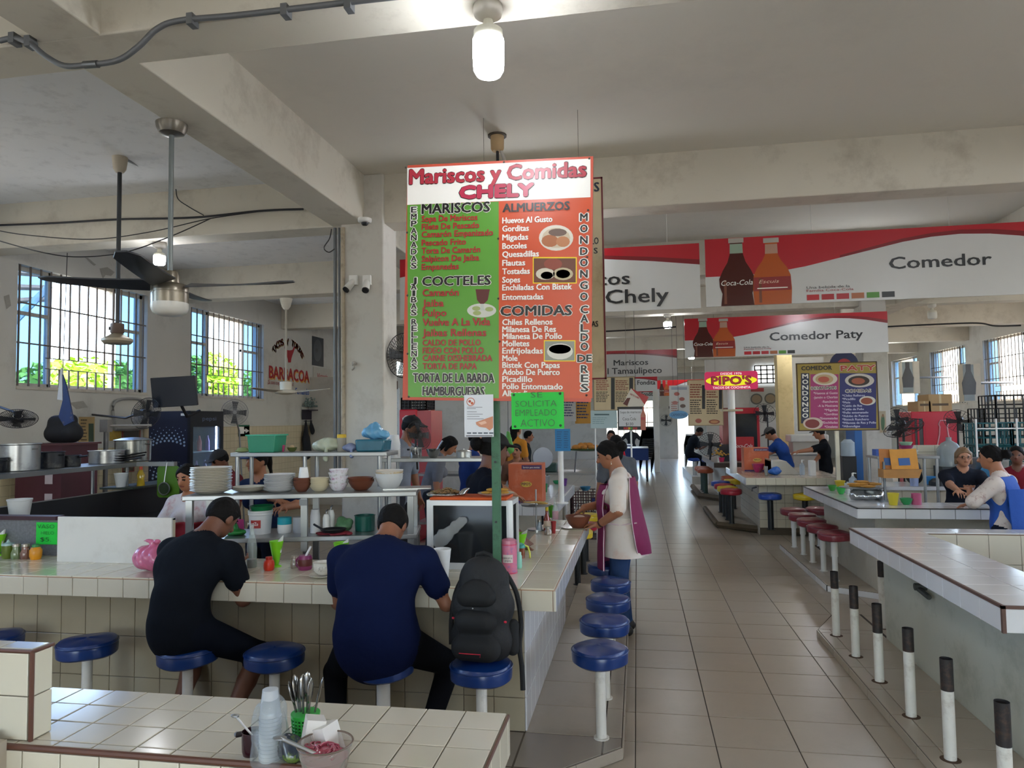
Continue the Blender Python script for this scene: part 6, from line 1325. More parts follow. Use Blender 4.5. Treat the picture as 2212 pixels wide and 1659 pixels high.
# ---- front bar things
cl = M('#dfe8e6', .05, 0, 0, alpha=.3, spec=.6)
def on(px, py): return dict(z=LZ)
q = at(544, 1226, z=LZ); s = mpp(q); t = thing('soda_bottle', 'clear glass soda bottle with a little dark cola on the bar', 'bottle', q)
BOT = [(10.5, 0), (11, 4), (10.2, 22), (10.8, 38), (10, 50), (7, 64), (4.2, 78), (4, 86), (4.6, 88), (4.6, 91)]
obj('glass', B().lathe([(r * s, z * s) for r, z in BOT], 20), cl, t); obj('cola', B().lathe([(9.8 * s, .002), (10 * s, 4 * s), (9.7 * s, 18 * s), (.01, 18 * s)], 18), M('#140a08', .1), t)
vessel('squeeze_bottle', 'orange red squeeze bottle of sauce on the bar', 'bottle', 581, 1232, 23, 29, [(.8, 0), (.98, .15), (1, .45), (.9, .7), (.62, .8)], M('#c8351f', .35), z=LZ, parts=(('lid', [(.62, .8), (.62, 1), (.01, 1)], M('#b02a1c', .35)),))
limes = M('#79c81f', .35, var=.06)
def flute(px, py, w, h, lab):
    q = at(px, py, z=LZ); s = mpp(q); t = thing('napkin_cup', lab, 'cup', q); R = w * s / 2; H = h * s
    obj('cup', B().lathe([(R * .75, 0), (R * .7, .006), (R * .3, .012), (R * .38, H * .15), (R * .65, H * .5), (R, H), (R * .93, H), (R * .3, H * .2), (.01, H * .18)], 22), limes, t); obj('napkin', B().prism([(-R * .3, H * .5), (R * .7, H * .55), (R * 1.05, H * 1.22), (R * .35, H * 1.02)], -.006, .006, 'y'), M('#d8d8d4', .8), t, 0)
flute(597, 1224, 30, 55, 'lime green flute cup with napkin beside the orange bottle'); flute(737, 1212, 34, 40, 'lime green flute cup with napkin by the navy-shirted diner')
def shaker(px, py, w, h, fill, lab): return vessel('shaker', lab, 'shaker', px, py, w, h, [(.85, 0), (1, .08), (1, .4), (.7, .62), (.7, .8)], M(fill, .15, var=.25, scale=60, coat=.6), z=LZ, parts=(('cap', [(.76, .8), (.76, .95), (.5, 1), (.01, 1)], M('#b3ada0', .3, .7)),))
shaker(636, 1227, 18, 28, '#8d8478', 'glass salt shaker with dark lid next to the magenta sugar pot')
vessel('sugar_pot', 'magenta sugar pot with spoon on the bar', 'pot', 659, 1230, 30, 32, [(.9, 0), (1, .1), (1, .75), (.85, .95), (.8, .95), (.01, .9)], M('#7d2a5c', .4, var=.1), z=LZ, parts=(('contents', [(.99, .25), (1.02, .3), (1.02, .7), (.99, .72)], M('#5a231c', .5)), ('spoon', lambda R, H: B().tube([(0, 0, H * .8), (R * .9, 0, H * 1.55)], .006, 6), foam), ('handle', lambda R, H: B().tube([(-R * .95, 0, H * .8), (-R * 1.35, 0, H * .6), (-R * 1.3, 0, H * .25), (-R * .95, 0, H * .15)], .006, 6), M('#7d2a5c', .4))))
vessel('patterned_bowl', 'white bowl with black pattern on a saucer at the bar', 'bowl', 700, 1240, 46, 26, [(.55, 0), (.6, .05), (.9, .3), (.98, .9), (1, 1), (.94, 1), (.8, .35), (.01, .3)], M('#d9d4c8', .3), z=LZ + .012, parts=(('pattern_band', [(.905, .3), (.94, .34), (.985, .72), (.97, .74)], M('#cfc9bc', .3, dirt='#1a1815', dscale=60, damt=1.)),))
vessel('saucer', 'cream saucer under the black patterned bowl', 'saucer', 698, 1246, 62, 6, PLATE, plate_m, z=LZ)
vessel('jar', 'small clear jar with white lid by the navy-shirted diner', 'jar', 720, 1218, 16, 26, [(.9, 0), (1, .1), (1, .7), (.8, .8)], M('#aeb8b0', .15, alpha=.7), z=LZ, parts=(('lid', [(.85, .8), (.85, 1), (.01, 1)], white_p),))
# left end of the bar
sp_ = thing('splash_panel', 'grey speckled splash panel with maroon top rail at the end of the bar', 'panel', (-4.7, 4.0, LZ))
obj('panel', B().box(0, 0, 0, 1.03, .03, .225), M('#6a6c70', .4, var=.5, scale=60), sp_, 0); obj('rail', B().box(0, -.015, .225, 1.03, .06, .25), M('#3b2029', .5), sp_, 0)
q0 = at(123, 1213, z=LZ); q1 = at(353, 1224, z=LZ); zt_ = at(200, 1117, y=q0.y).z
wb2 = thing('display_box', 'plain white wooden box panel standing on the bar', 'box', (q0.x, q0.y, LZ)); w_ = q1.x - q0.x
obj('front', B().box(0, 0, 0, w_, .012, zt_ - LZ), M('#d6d5cf', .5, var=.03, dirt='#a09a8c', damt=.3), wb2, 0); obj('side', B().box(w_ - .012, .012, 0, w_, .035, zt_ - LZ - .004), M('#b3aa94', .6), wb2, 0); obj('side', B().box(0, .012, 0, .012, .035, zt_ - LZ - .004), white_p, wb2, 0); obj('top', B().box(0, .012, zt_ - LZ - .015, w_, .035, zt_ - LZ - .003), white_p, wb2, 0)
q = at(308, 1238, z=LZ); s = mpp(q); single('plastic_bag', sdf_mesh('plastic_bag', [ell((0, .02, .075), (.13, .09, .075)), ell((.05, .02, .09), (.1, .07, .055)), cap((.0, 0, .13), (.0, -.01, .165), .02, .012), ell((-.03, -.01, .172), (.025, .012, .01)), ell((.035, -.01, .17), (.025, .012, .01))], .0065, [M('#c9688c', .22, var=.2, scale=14, dirt='#8a5560', dscale=6, damt=.5, coat=.3)], rough=.0045), None, 'knotted pink plastic bag of food lying on the bar', 'bag', loc=q + Vector((.02, .06, -.002)))
for px, c, l in ((35, '#6a7a55', 'glass shaker with green spice beside the mustard bottle'), (55, '#7a5548', 'glass shaker with red spice next to the mustard bottle')): shaker(px, 1207, 21, 33, c, l)
vessel('squeeze_bottle', 'mustard yellow squeeze bottle with green cap on the bar', 'bottle', 77, 1208, 24, 33, [(.8, 0), (1, .2), (1, .6), (.65, .8)], M('#d08a14', .35), z=LZ, parts=(('cap', [(.65, .8), (.62, .95), (.3, 1), (.01, 1)], M('#2a7a3c', .4)),))
vessel('sauce_cup', 'green salsa cup with pale lid and spout at the bar end', 'cup', 17, 1206, 24, 40, [(.85, 0), (.95, .1), (1, .7)], M('#5a6a22', .35), z=LZ, parts=(('lid', [(1.05, .7), (1.02, .8), (.3, .85), (.1, 1)], M('#9ab8b4', .4)),))
flute(-6, 1200, 34, 46, 'lime green flute cup cut off at the end of the bar')
# glass case on the bar
YC = 3.86; q0 = at(924, 1228, y=YC); xa_, xb_ = at(922, 1150, y=YC).x, at(1108, 1150, y=YC).x; zc = at(1000, 1083, y=YC).z - LZ; wcs = xb_ - xa_
gc = thing('display_case', 'white framed dark glass case standing on the bar behind the green post', 'display case', (xa_, YC, LZ))
alu = M('#dcdfe0', .3, .2, var=.03); d_ = .2
fr = B(); k = .024
for x0, x1, z0, z1 in ((0, k, 0, zc), (wcs - k, wcs, 0, zc), (k, wcs - k, 0, k * 1.5), (k, wcs - k, zc - k, zc)): fr.box(x0, -.0, z0, x1, .02, z1)
for x0 in (0, wcs - .012): fr.box(x0, .02, 0, x0 + .012, d_, .02); fr.box(x0, .02, zc - .02, x0 + .012, d_, zc); fr.box(x0, d_ - .02, .02, x0 + .012, d_, zc - .02)
obj('frame', fr, alu, gc, 0); obj('inner_frame', B().box(k, .003, k * 1.5, k + .012, .015, zc - k).box(wcs - k - .012, .003, k * 1.5, wcs - k, .015, zc - k), alu, gc, 0)
obj('pane', B().box(k + .012, .008, k * 1.5, wcs - k - .012, .012, zc - k), M('#24272a', .1, 0, 0, alpha=.92, spec=.5), gc, 0); obj('back_panel', B().box(.012, d_ - .02, .02, wcs - .012, d_ - .012, zc - .02), M('#2a2c2e', .5), gc, 0)
obj('top_panel', B().box(0, 0, zc, wcs, d_, zc + .006), alu, gc, 0)
single('cloth', B().box(.02, -.012, .0, wcs - .03, d_, .016), M('#c8541c', .8, var=.1, bump=.2), 'folded orange cloth lying on top of the glass case', 'cloth', loc=(xa_, YC, LZ + zc + .006), bevel=.005)
ztp = LZ + zc + .022
q = at(962, 1070, y=YC + .1); t = thing('food_tray', 'foil tray of chopped meat and herbs on the glass case', 'tray', (q.x, YC + .1, ztp)); obj('foil', sdf_mesh('foil', [ell((0, 0, .008), (.11, .075, .009)), cap((.09, -.02, .012), (.14, .0, .04), .012, .008)], .006, [M('#b9bab8', .25, .9)], rough=.004), None, t)
mb_ = B(); rn = random.Random(5)
for _ in range(170): a = rn.random() * 6.28; r_ = rn.random() ** .5; mb_.ell((math.cos(a) * r_ * .085, math.sin(a) * r_ * .055, .014 + .03 * (1 - r_) * rn.random() + .006), (.009, .007, .005), 6, 4)
obj('chopped_meat', mb_, M('#7a5a34', .6, var=.5, scale=60, dirt='#3c5a1c', dscale=70, damt=1.), t)['kind'] = 'stuff'
q = at(1070, 1072, y=YC + .08); s = mpp(q); single('plate', B().lathe([(r * 40 * s, z * .018) for r, z in PLATE], 28), plate_m, 'white plate of golden patties on the glass case', 'plate', loc=(q.x, YC + .1, ztp))
for k_, (dx, dy, dz) in enumerate(((-.05, -.02, 0), (.0, -.03, 0), (.05, -.01, 0), (-.03, .03, .0), (.03, .03, 0), (-.03, 0, .014), (.04, .01, .014))): single('patty', B().ell((0, 0, .007), (.032, .026, .009)), M('#b98a35', .6, var=.25, scale=40), 'golden fried patty on the white plate', 'food', 'patties on the plate', loc=(q.x + dx, YC + .1 + dy, ztp + .012 + dz), rz=k_)
q = at(975, 1150, y=YC - .012); single('clear_bag', sdf_mesh('clear_bag', [cap((-.06, 0, -.04), (.06, 0, .06), .035, .03, flat=(Vector((0, 1, 0)), .25)), cap((-.07, 0, -.06), (-.05, 0, -.02), .03, .03, flat=(Vector((0, 1, 0)), .25))], .007, [M('#c4c8ca', .2, alpha=.3)], rough=.0012), None, 'clear plastic bag stuck to the dark glass case', 'bag', loc=(q.x, YC - .01, q.z))
vessel('foam_cup', 'large white foam cup in front of the glass case', 'cup', 955, 1252, 40, 66, CUP, foam, z=LZ)
# napkin tin, jars and pitcher beside the post
q = at(1100, 1237, z=LZ); s = mpp(q); t = thing('napkin_tin', 'pink tin with flower print and paper label beside the green post', 'tin', q); Rn = 17.5 * s
pk = M('#c9708c', .35, var=.1, dirt='#5a6aa8', dscale=40, damt=.9)
obj('body', B().lathe([(Rn, 0), (Rn, 62 * s), (Rn * .95, 66 * s)], 28), pk, t); obj('rims', B().lathe([(Rn * 1.03, 0), (Rn * 1.03, 3 * s)], 28).lathe([(Rn * 1.03, 60 * s), (Rn * 1.03, 63 * s)], 28), M('#c24a6a', .35), t)
obj('lid', B().lathe([(Rn, 63 * s), (Rn * .96, 70 * s), (Rn * .6, 73 * s), (.01, 74 * s)], 28), M('#d88aa0', .2, alpha=.7), t)
lb = B()
for k_ in range(8): a0 = -2.2 + k_ * .16; a1 = a0 + .16; lb.quad((math.cos(a0) * Rn * 1.01, math.sin(a0) * Rn * 1.01, 24 * s), (math.cos(a1) * Rn * 1.01, math.sin(a1) * Rn * 1.01, 24 * s), (math.cos(a1) * Rn * 1.01, math.sin(a1) * Rn * 1.01, 41 * s), (math.cos(a0) * Rn * 1.01, math.sin(a0) * Rn * 1.01, 41 * s))
obj('label', lb, M('#dcd0cc', .6), t, 0); lt = B(); lt.T = FACE; text(lt, 'Gracias por su', -12 * s, 33 * s, 22 * s, 4 * s, 0, 0, Rn * 1.03); text(lt, 'propina', -6 * s, 27 * s, 13 * s, 4 * s, 0, 0, Rn * 1.03); obj('lettering', lt, K, t, 0)
vessel('jar', 'mint green lidded jar beside the flower print tin', 'jar', 1121, 1227, 14, 34, [(.8, 0), (1, .1), (1, .75), (.75, .85)], M('#8fcdb8', .35), z=LZ, parts=(('lid', [(.8, .85), (.8, 1), (.01, 1)], M('#a5d8c6', .35)),))
q = at(1125, 1205, z=LZ); s = mpp(q); t = thing('syrup_pitcher', 'honey dispenser with yellow handle and teal lid on the bar', 'pitcher', q); obj('jar', B().lathe([(9 * s, 0), (10 * s, 22 * s)], 18), M('#7a3a14', .15), t); obj('lid', B().lathe([(11 * s, 22 * s), (10 * s, 28 * s), (3 * s, 32 * s)], 18), M('#2a9a8c', .35), t); obj('handle', B().tube([(6 * s, 0, 28 * s), (16 * s, 0, 24 * s), (20 * s, 0, 10 * s), (20 * s, 0, 0)], .006, 6), M('#d8d860', .4), t)
q = at(1128, 1180, z=LZ); flute(1122, 1190, 36, 38, 'lime green flute cup with napkin beside the syrup pitcher')
# right run of the bar
vessel('hot_sauce', 'hot sauce bottle with yellow cap and label on the bar', 'bottle', 1182, 1148, 15, 52, [(.95, 0), (1, .05), (1, .5), (.4, .75), (.4, .88)], M('#8a2f14', .12, coat=.4), z=LZ, parts=(('cap', [(.45, .86), (.45, 1), (.01, 1)], M('#d8b81f', .4)), ('label', [(1.02, .15), (1.02, .45)], M('#cdb9a0', .5))))
shaker(1166, 1147, 12, 25, '#a8b8c4', 'pale blue shaker next to the hot sauce'); shaker(1184, 1155, 17, 18, '#9a8a7c', 'short metal topped jar in front of the hot sauce')
q = at(1200, 1136, z=LZ); s = mpp(q); t = thing('soda_bottle', 'clear soda bottle with pink label near the woman in the apron', 'bottle', q); obj('glass', B().lathe([(6.5 * s, 0), (6.5 * s, 32 * s), (3 * s, 52 * s), (2.4 * s, 60 * s), (2.8 * s, 62 * s)], 16), cl, t); obj('label', B().lathe([(6.7 * s, 14 * s), (6.7 * s, 32 * s)], 16), M('#c9a0a8', .4), t)
vessel('sauce_cup', 'red salsa cup on the far end of the bar', 'cup', 1196, 1152, 12, 26, CUP, M('#a8383c', .3, alpha=.85), z=LZ); vessel('sauce_cup', 'green cup behind the hot sauce', 'cup', 1191, 1118, 13, 26, CUP, M('#4f9a2c', .35), z=LZ)
q = at(1158, 1092, y=5.3); t = thing('tray_stand', 'tiered stand with a tray of flat tostadas beside the bar', 'stand', (q.x, 5.3, LZ)); zz = q.z - LZ
obj('rod', B().cyl((0, 0, 0), (0, 0, zz + .12), .006), steel, t); obj('foot', B().cyl((0, 0, 0), (0, 0, .01), .07), steel, t); obj('tray', B().lathe([(.02, zz - .004), (.11, zz), (.115, zz + .012), (.1, zz + .006), (.02, zz + .002)], 24), steel, t)
for k_ in range(6): single('tostada', B().ell((0, 0, .004), (.045, .045, .005), 12, 5), M('#b5903f', .7, var=.3, scale=40), 'flat golden tostada on the tiered stand', 'food', 'tostadas on the stand', loc=(q.x + .05 * math.cos(k_ * 1.05), 5.3 + .05 * math.sin(k_ * 1.05), LZ + zz + .012 + .003 * k_))
# plate and bowl held by the waitress
q = at(1249, 1142, y=5.45); s = mpp(q); single('plate', B().lathe([(r * 38 * s, z * .018) for r, z in PLATE], 28), plate_m, 'white plate held by the woman in the magenta apron', 'plate', loc=(q.x, 5.45, q.z))
t = thing('soup_bowl', 'brown clay soup bowl on the plate the woman holds', 'bowl', (q.x, 5.45, q.z + .008)); obj('bowl', B().lathe([(r * 28 * s, z * 26 * s) for r, z in BOWL], 26), M('#7a4632', .45, var=.1), t); obj('soup', B().lathe([(24 * s, 19 * s), (.01, 19.5 * s)], 22), M('#9a6a50', .25), t); obj('tortillas', B().ell((.01, 0, 22 * s), (.045, .03, .018)), M('#b59a8c', .7), t)

# ---- black backpack on its stool
bx, by, bz = FS[5][0], FS[5][1] - .01, .52; bpm = M('#17181a', .75, var=.25, scale=40, bump=.25); bpm2 = M('#0e0f10', .8, var=.2, bump=.2)
bp = thing('backpack', 'black backpack with red zip detail standing on a blue stool', 'backpack', (bx + .0, by, bz), math.radians(-8))
obj('main_body', sdf_mesh('main_body', [cap((-.06, .03, .1), (.06, .03, .1), .1, .1, k=.05), cap((-.055, .04, .25), (.055, .04, .25), .1, .1, k=.05), cap((-.035, .05, .37), (.04, .05, .37), .085, .085, k=.05), ell((0, .05, .43), (.08, .07, .05), k=.04)], .009, [bpm], lambda X, Y, Z: .004 - Z + 0 * X + 0 * Y, rough=.001), None, bp)
obj('front_pocket', sdf_mesh('front_pocket', [cap((-.06, -.06, .08), (.06, -.06, .08), .06, .06, k=.04), cap((-.05, -.055, .2), (.05, -.055, .2), .055, .05, k=.04)], .009, [bpm2], lambda X, Y, Z: .006 - Z + 0 * X + 0 * Y), None, bp)
obj('upper_pocket', sdf_mesh('upper_pocket', [cap((-.05, -.04, .31), (.05, -.04, .31), .05, .045, k=.04), ell((0, -.035, .36), (.06, .035, .03), k=.03)], .009, [bpm2]), None, bp)
obj('handle', B().tube([(-.04, .06, .46), (-.035, .06, .485), (.0, .06, .495), (.035, .06, .485), (.04, .06, .46)], .011, 8), bpm2, bp)
obj('shoulder_strap', B().tube(smooth_path([(.1, .09, .4), (.15, .1, .3), (.17, .1, .16), (.17, .07, .06), (.19, .04, -.02), (.2, .02, -.12)]), .012, 8), bpm2, bp); obj('shoulder_strap', B().tube(smooth_path([(-.1, .09, .4), (-.16, .1, .3), (-.18, .08, .18), (-.17, .05, .05)]), .012, 8), bpm2, bp)
obj('side_pocket', sdf_mesh('side_pocket', [cap((.15, .03, .06), (.15, .04, .17), .03, .028, k=.03)], .009, [bpm2]), None, bp)
obj('red_zip', B().tube([(-.06, -.122, .07), (.045, -.122, .072), (.042, -.12, .06)], .0022, 5), M('#c21f38', .4), bp)
for x in (-.125, .135): obj('red_tag', B().ell((x, -.03, .2), (.008, .006, .006), 8, 5), M('#c21f38', .4), bp)
obj('logo', B().ell((.0, -.098, .27), (.004, .003, .004), 8, 5), steel, bp)

# ---- things on the small-tiled counter
q = at(570, 1652, z=.83); s = mpp(q); t0 = q
for k_ in range(12): tag(obj('plastic_cup', B().lathe([(24.5 * s, 0), (24.5 * s, 3 * s), (22.8 * s, 3.5 * s), (17 * s, 60 * s), (15 * s, 61 * s), (.01, 61 * s)], 22), M('#d3d8dc', .25, var=.03, alpha=.6), loc=q + Vector((0, .03, k_ * 8.2 * s))), 'translucent plastic cup in the tall upturned stack', 'cup', 'upturned clear cups')
single('cup_wrapper', sdf_mesh('cup_wrapper', [cap((0, 0, .01), (0, 0, .11), .05, .04, k=.01)], .007, [M('#c9d0d4', .1, alpha=.22, coat=.6)], rough=.006), None, 'crinkled clear plastic sleeve around the cup stack', 'wrapper', loc=q + Vector((0, .03, 0)))
q = at(527, 1645, z=.83); s = mpp(q); t = thing('salsa_pot', 'dark maroon salsa pot with spoon beside the cup stack', 'pot', q + Vector((0, .04, 0))); R = 24 * s
obj('pot', B().lathe([(R * .85, 0), (R * .95, .01), (R, 50 * s), (R * .93, 50 * s), (R * .85, .02), (.01, .02)], 26), M('#2c0f16', .25, var=.1, coat=.3), t); obj('salsa', B().lathe([(R * .9, 40 * s), (.01, 40 * s)], 20), M('#4a1620', .3), t); obj('handle', B().tube([(-R, 0, 42 * s), (-R * 1.35, -.01, 43 * s), (-R * 1.6, 0, 40 * s)], .007, 8), M('#1a1416', .3), t); obj('spoon', B().tube([(0, 0, 38 * s), (-R * 2.1, .02, 70 * s)], .0028, 6).ell((-R * 2.25, .02, 72 * s), (.012, .006, .005), 8, 5), steel, t)
q = at(640, 1624, z=.83); s = mpp(q); bsk = thing('cutlery_basket', 'green perforated plastic cutlery basket', 'basket', q + Vector((0, .05, 0))); R = 30 * s; Hb = 66 * s; gb = M('#2fa83c', .35, var=.06)
lat = B()
for i in range(22):
    a = i * 2 * math.pi / 22; lat.cyl((math.cos(a) * R * .82, math.sin(a) * R * .82, .0), (math.cos(a) * R, math.sin(a) * R, Hb), .0022, n=5)
for j in range(9): r_ = R * (.82 + .18 * j / 9); lat.tube([(math.cos(i * .3) * r_, math.sin(i * .3) * r_, Hb * j / 9) for i in range(21)], .0022, 5, True)
obj('lattice', lat, gb, bsk)['kind'] = 'stuff'; obj('rim', B().lathe([(R * 1.0, Hb - .008), (R * 1.06, Hb - .006), (R * 1.06, Hb), (R * 1.0, Hb)], 28), gb, bsk); obj('handle', B().tube([(R * 1.04, 0, Hb - .005), (R * 1.3, 0, Hb - .02), (R * 1.25, 0, Hb - .05), (R * 1.0, 0, Hb - .055)], .003, 6), gb, bsk); obj('base', B().cyl((0, 0, 0), (0, 0, .004), R * .82), gb, bsk)
rn = random.Random(3)
for k_, (dx, tilt, hh) in enumerate(((-.03, -.24, .085), (-.018, -.12, .105), (-.004, -.02, .12), (.006, .04, .135), (.02, .1, .105), (.03, .22, .1), (-.024, -.18, .11))):
    b = B(); L_ = .1 + hh * .42; d = Vector((math.sin(tilt), rn.uniform(-.08, .08), math.cos(tilt))); p0 = Vector((dx * .3, rn.uniform(-.01, .01), .012)); p1 = p0 + d * L_
    b.tube([p0, p0.lerp(p1, .5), p1], .0032, 6); b.ell(p1 - d * .02, (.0105, .004, .034), 10, 6, m=d.to_track_quat('Z', 'Y').to_matrix())
    single('table_knife' if k_ % 2 else 'spoon', b, M('#8d8a84', .18, .95, var=.1), 'steel %s standing in the green cutlery basket' % ('table knife' if k_ % 2 else 'spoon'), 'cutlery', 'cutlery in the basket', loc=q + Vector((0, .05, 0)))
q = at(650, 1650, z=.83); single('napkins', B().obox((0, 0, .055), (.045, .07, .09), rz=.5, rx=-.15, ry=.2).obox((.045, -.01, .05), (.05, .05, .085), rz=-.4, rx=.1, ry=-.3), M('#d6d2cc', .8, var=.06, bump=.2), 'folded paper napkins beside the glass bowl', 'napkin', loc=q + Vector((.02, .02, 0)))
q = at(690, 1690, z=.83); s = mpp(q); gbw = thing('glass_bowl', 'glass bowl of pink pickled onions with a spoon', 'bowl', q + Vector((0, .03, 0))); R = 60 * s
obj('glass', B().lathe([(R * .5, 0), (R * .8, .02), (R, .075), (R * .98, .076), (R * .78, .024), (.01, .012)], 32), M('#c9c4bc', .05, 0, 0, alpha=.28, spec=.7), gbw); obj('rim', B().tube([(math.cos(i * .2) * R, math.sin(i * .2) * R, .076) for i in range(31)], .0022, 6, True), M('#6a5a50', .2), gbw)
ob_ = B().lathe([(R * .55, .015), (R * .85, .045), (R * .5, .058), (.01, .062)], 26)
for k_ in range(26): a = rn.random() * 6.28; r_ = rn.random() * R * .6; ob_.tube([(math.cos(a) * r_ + .02 * math.cos(g + a), math.sin(a) * r_ + .02 * math.sin(g + a), .06 + .006 * math.sin(g)) for g in (0, .6, 1.2, 1.8, 2.4)], .0028, 5)
obj('pickled_onions', ob_, M('#a8485c', .25, var=.25, scale=30, coat=.4), gbw); obj('spoon', B().tube([(-.0, -R * .5, .06), (-R * .9, -R * .6, .085), (-R * 1.5, -R * .4, .09)], .0045, 6).ell((-R * 1.6, -R * .36, .09), (.018, .012, .004), 10, 5), steel, gbw)
q = at(600, 1650, z=.83); single('sauce_packet', sdf_mesh('sauce_packet', [ell((0, 0, .03), (.025, .015, .03)), ell((.02, .01, .035), (.02, .012, .02)), ell((.02, 0, .015), (.03, .02, .016))], .006, [M('#2c3440', .2, var=.6, scale=30, dirt='#8fb01c', dscale=20, damt=1.)], rough=.003), None, 'crumpled packets between cups and basket', 'packet', loc=q + Vector((.01, .02, 0)))

# ================================================================ back of the front stall, along the window wall
def pxbox(px0, py0, px1, py1, y):
    a = at(px0, py1, y=y); c = at(px1, py0, y=y); return a.x, a.z, c.x, c.z
def boxy(name, label, cat, r, y, d, mat, floor_=False, bevel=.004, group=None, z0=None):
    """box whose front spans the photo rectangle r at distance y"""
    x0, za, x1, zb = pxbox(*r, y); za = 0 if floor_ else (za if z0 is None else z0)
    return single(name, B().box(0, 0, 0, x1 - x0, d, zb - za), mat, label, cat, group, loc=(x0, y, za), smooth=0, bevel=bevel)
def cage_fan(label, c, R, d, col='#1c1e22', arm=None, ring_n=5, group=None, blades=4, spokes=56, arm_m=None):
    t = thing('wall_fan', label, 'fan', c, group=group); m = M(col, .45, .2, var=.2); d = Vector(d).normalized(); q = d.to_track_quat('Z', 'Y').to_matrix().to_4x4(); dp = R * .32
    b = B(); b.T = q
    for i in range(spokes):
        a = i * 2 * math.pi / spokes; c_, s_ = math.cos(a), math.sin(a)
        b.tube([(c_ * R * .14, s_ * R * .14, dp * .5), (c_ * R * .7, s_ * R * .7, dp * .46), (c_ * R, s_ * R, 0), (c_ * R * .8, s_ * R * .8, -dp * .5), (c_ * R * .25, s_ * R * .25, -dp * .62)], R * .011, 3)
    for k in range(ring_n):
        r_ = R * (1 - .18 * k); z = dp * .5 * math.sin(min(1, k / 3) * 1.57); b.tube([(math.cos(i * .2618) * r_, math.sin(i * .2618) * r_, z) for i in range(24)], R * (.02 if k == 0 else .008), 4, True)
    obj('cage', b, m, t)
    b = B(); b.T = q; b.lathe([(R * .17, -dp * 1.4), (R * .2, -dp * 1.2), (R * .2, -dp * .5), (.01, -dp * .5)], 14); obj('motor', b, m, t)
    b = B(); b.T = q; b.lathe([(R * .15, dp * .3), (R * .14, dp * .5), (.01, dp * .52)], 14); obj('hub', b, m, t)
    for k in range(blades):
        b = B(); b.T = q @ Matrix.Rotation(k * 2 * math.pi / blades, 4, 'Z'); b.add([(R * .1, -R * .1, .0), (R * .85, -R * .28, -dp * .15), (R * .88, R * .2, dp * .15), (R * .12, R * .1, dp * .1)], [(0, 1, 2, 3)]); obj('blade', b, M('#3c4046', .4, alpha=.9), t, 0)
    if arm: obj('arm', B().tube([d * -dp * 1.2] + [Vector(a) - Vector(c) for a in arm], R * .07, 6), arm_m or m, t)
    return t
wall_at = lambda px, py: at(px, py, x=XL)
c = at(38, 905, y=5.3); cage_fan('large dark wire fan tilted down over the stock pots', c, .15, (.35, -.35, -.8), '#26262a', arm=[c + Vector((-.5, .2, .15)), (XL, c.y + .5, c.z + .2)])
c = at(316, 893, y=7.5); cage_fan('dusty wall fan turned sideways beside the drinks fridge', c, .19, (.85, -.25, -.25), '#33363c', arm=[c + Vector((-.35, .1, -.05)), (XL, c.y + .2, c.z)])
c = at(507, 891, x=-6.2); cage_fan('pale wire fan with bent stand behind the drinks fridge', c, .2, (.5, -.75, .05), '#8a8d90', arm=[c + Vector((-.1, .3, -.3)), c + Vector((0, .3, -1.86))])
c = at(868, 768, y=6.22); cage_fan('big black wall fan on the side of the white column', c + Vector((.02, 0, 0)), .205, (.8, -.45, -.1), '#141518', arm=[(cx1, 6.25, c.z - .02)], spokes=40)
# frame of the wall bracket behind the fan, steel pole
q = wall_at(275, 895); single('wall_bracket', B().tube(smooth_path([(0, -.25, -.2), (0, -.27, .15), (0, .2, .2), (0, .32, .05), (0, .25, -.18), (0, -.25, -.2)]), .02, 6), M('#9a9a98', .5, .3, dirt='#6b5c4c', damt=.6), 'bent grey tube bracket on the wall near the fan', 'bracket', loc=(XL + .03, q.y, q.z))
q = at(228, 1000, y=7.2); t = thing('power_pole', 'grey pole with electrical box by the wall tiles', 'pole', (q.x, 7.2, 0)); obj('pole', B().cyl((0, 0, 0), (0, 0, at(228, 925, y=7.2).z), .025), M('#6f6f70', .5, .4), t); zz = at(228, 920, y=7.2).z; obj('box', B().box(-.05, -.04, zz - .07, .05, .04, zz + .07), M('#8a8682', .5, .3), t, 0); obj('arm', B().tube([(0, 0, zz), (.5, .1, zz)], .015, 6), M('#9a958c', .5), t)

# drinks fridge
fy, fx0, fx1, fy1, fz = 8.0, at(322, 890, y=8.0).x, at(405, 890, y=8.0).x, 8.72, 1.83
fg_ = thing('drinks_fridge', 'tall dark blue glass-door drinks fridge with dotted side panel', 'fridge', (fx0, fy, 0)); fw = fx1 - fx0; fd = fy1 - fy; navy = M('#141b34', .35, var=.1)
obj('body', B().box(0, 0, 0, fw, .03, fz).box(0, fd - .03, 0, fw, fd, fz).box(0, .03, 0, .03, fd - .03, fz).box(.03, .03, 0, fw, fd - .03, .25).box(.03, .03, fz - .06, fw, fd - .03, fz), navy, fg_, 0); obj('liner', B().box(.031, .031, .251, .05, fd - .031, fz - .061), M('#cfd8e0', .5), fg_, 0)
b = B()
for row in range(2):
    for ring in range(6):
        for k in range(13):
            a = math.radians(35 + 110 * (k + .5 * (ring % 2)) / 12.5); rr_ = .3 + ring * .034; x = fw / 2 + rr_ * 1.25 * math.cos(a); z = 1.28 - row * .42 + (rr_ - .3) * 0 + rr_ * math.sin(a); r_ = (.0145, .0145, .011, .008, .006, .004)[ring]
            if .02 < x < fw - .02 and z < fz - .03: b.cyl((x, -.003, z - .12), (x, 0, z - .12), r_, n=8)
obj('dot_print', b, M('#8fa6c4', .4), fg_, 0)['kind'] = 'stuff'
fr = B(); X = fw
for y0, y1, z0, z1 in ((0, .06, .2, fz), (fd - .06, fd, .2, fz), (.06, fd - .06, .2, .28), (.06, fd - .06, fz - .2, fz)): fr.box(X, y0, z0, X + .04, y1, z1)
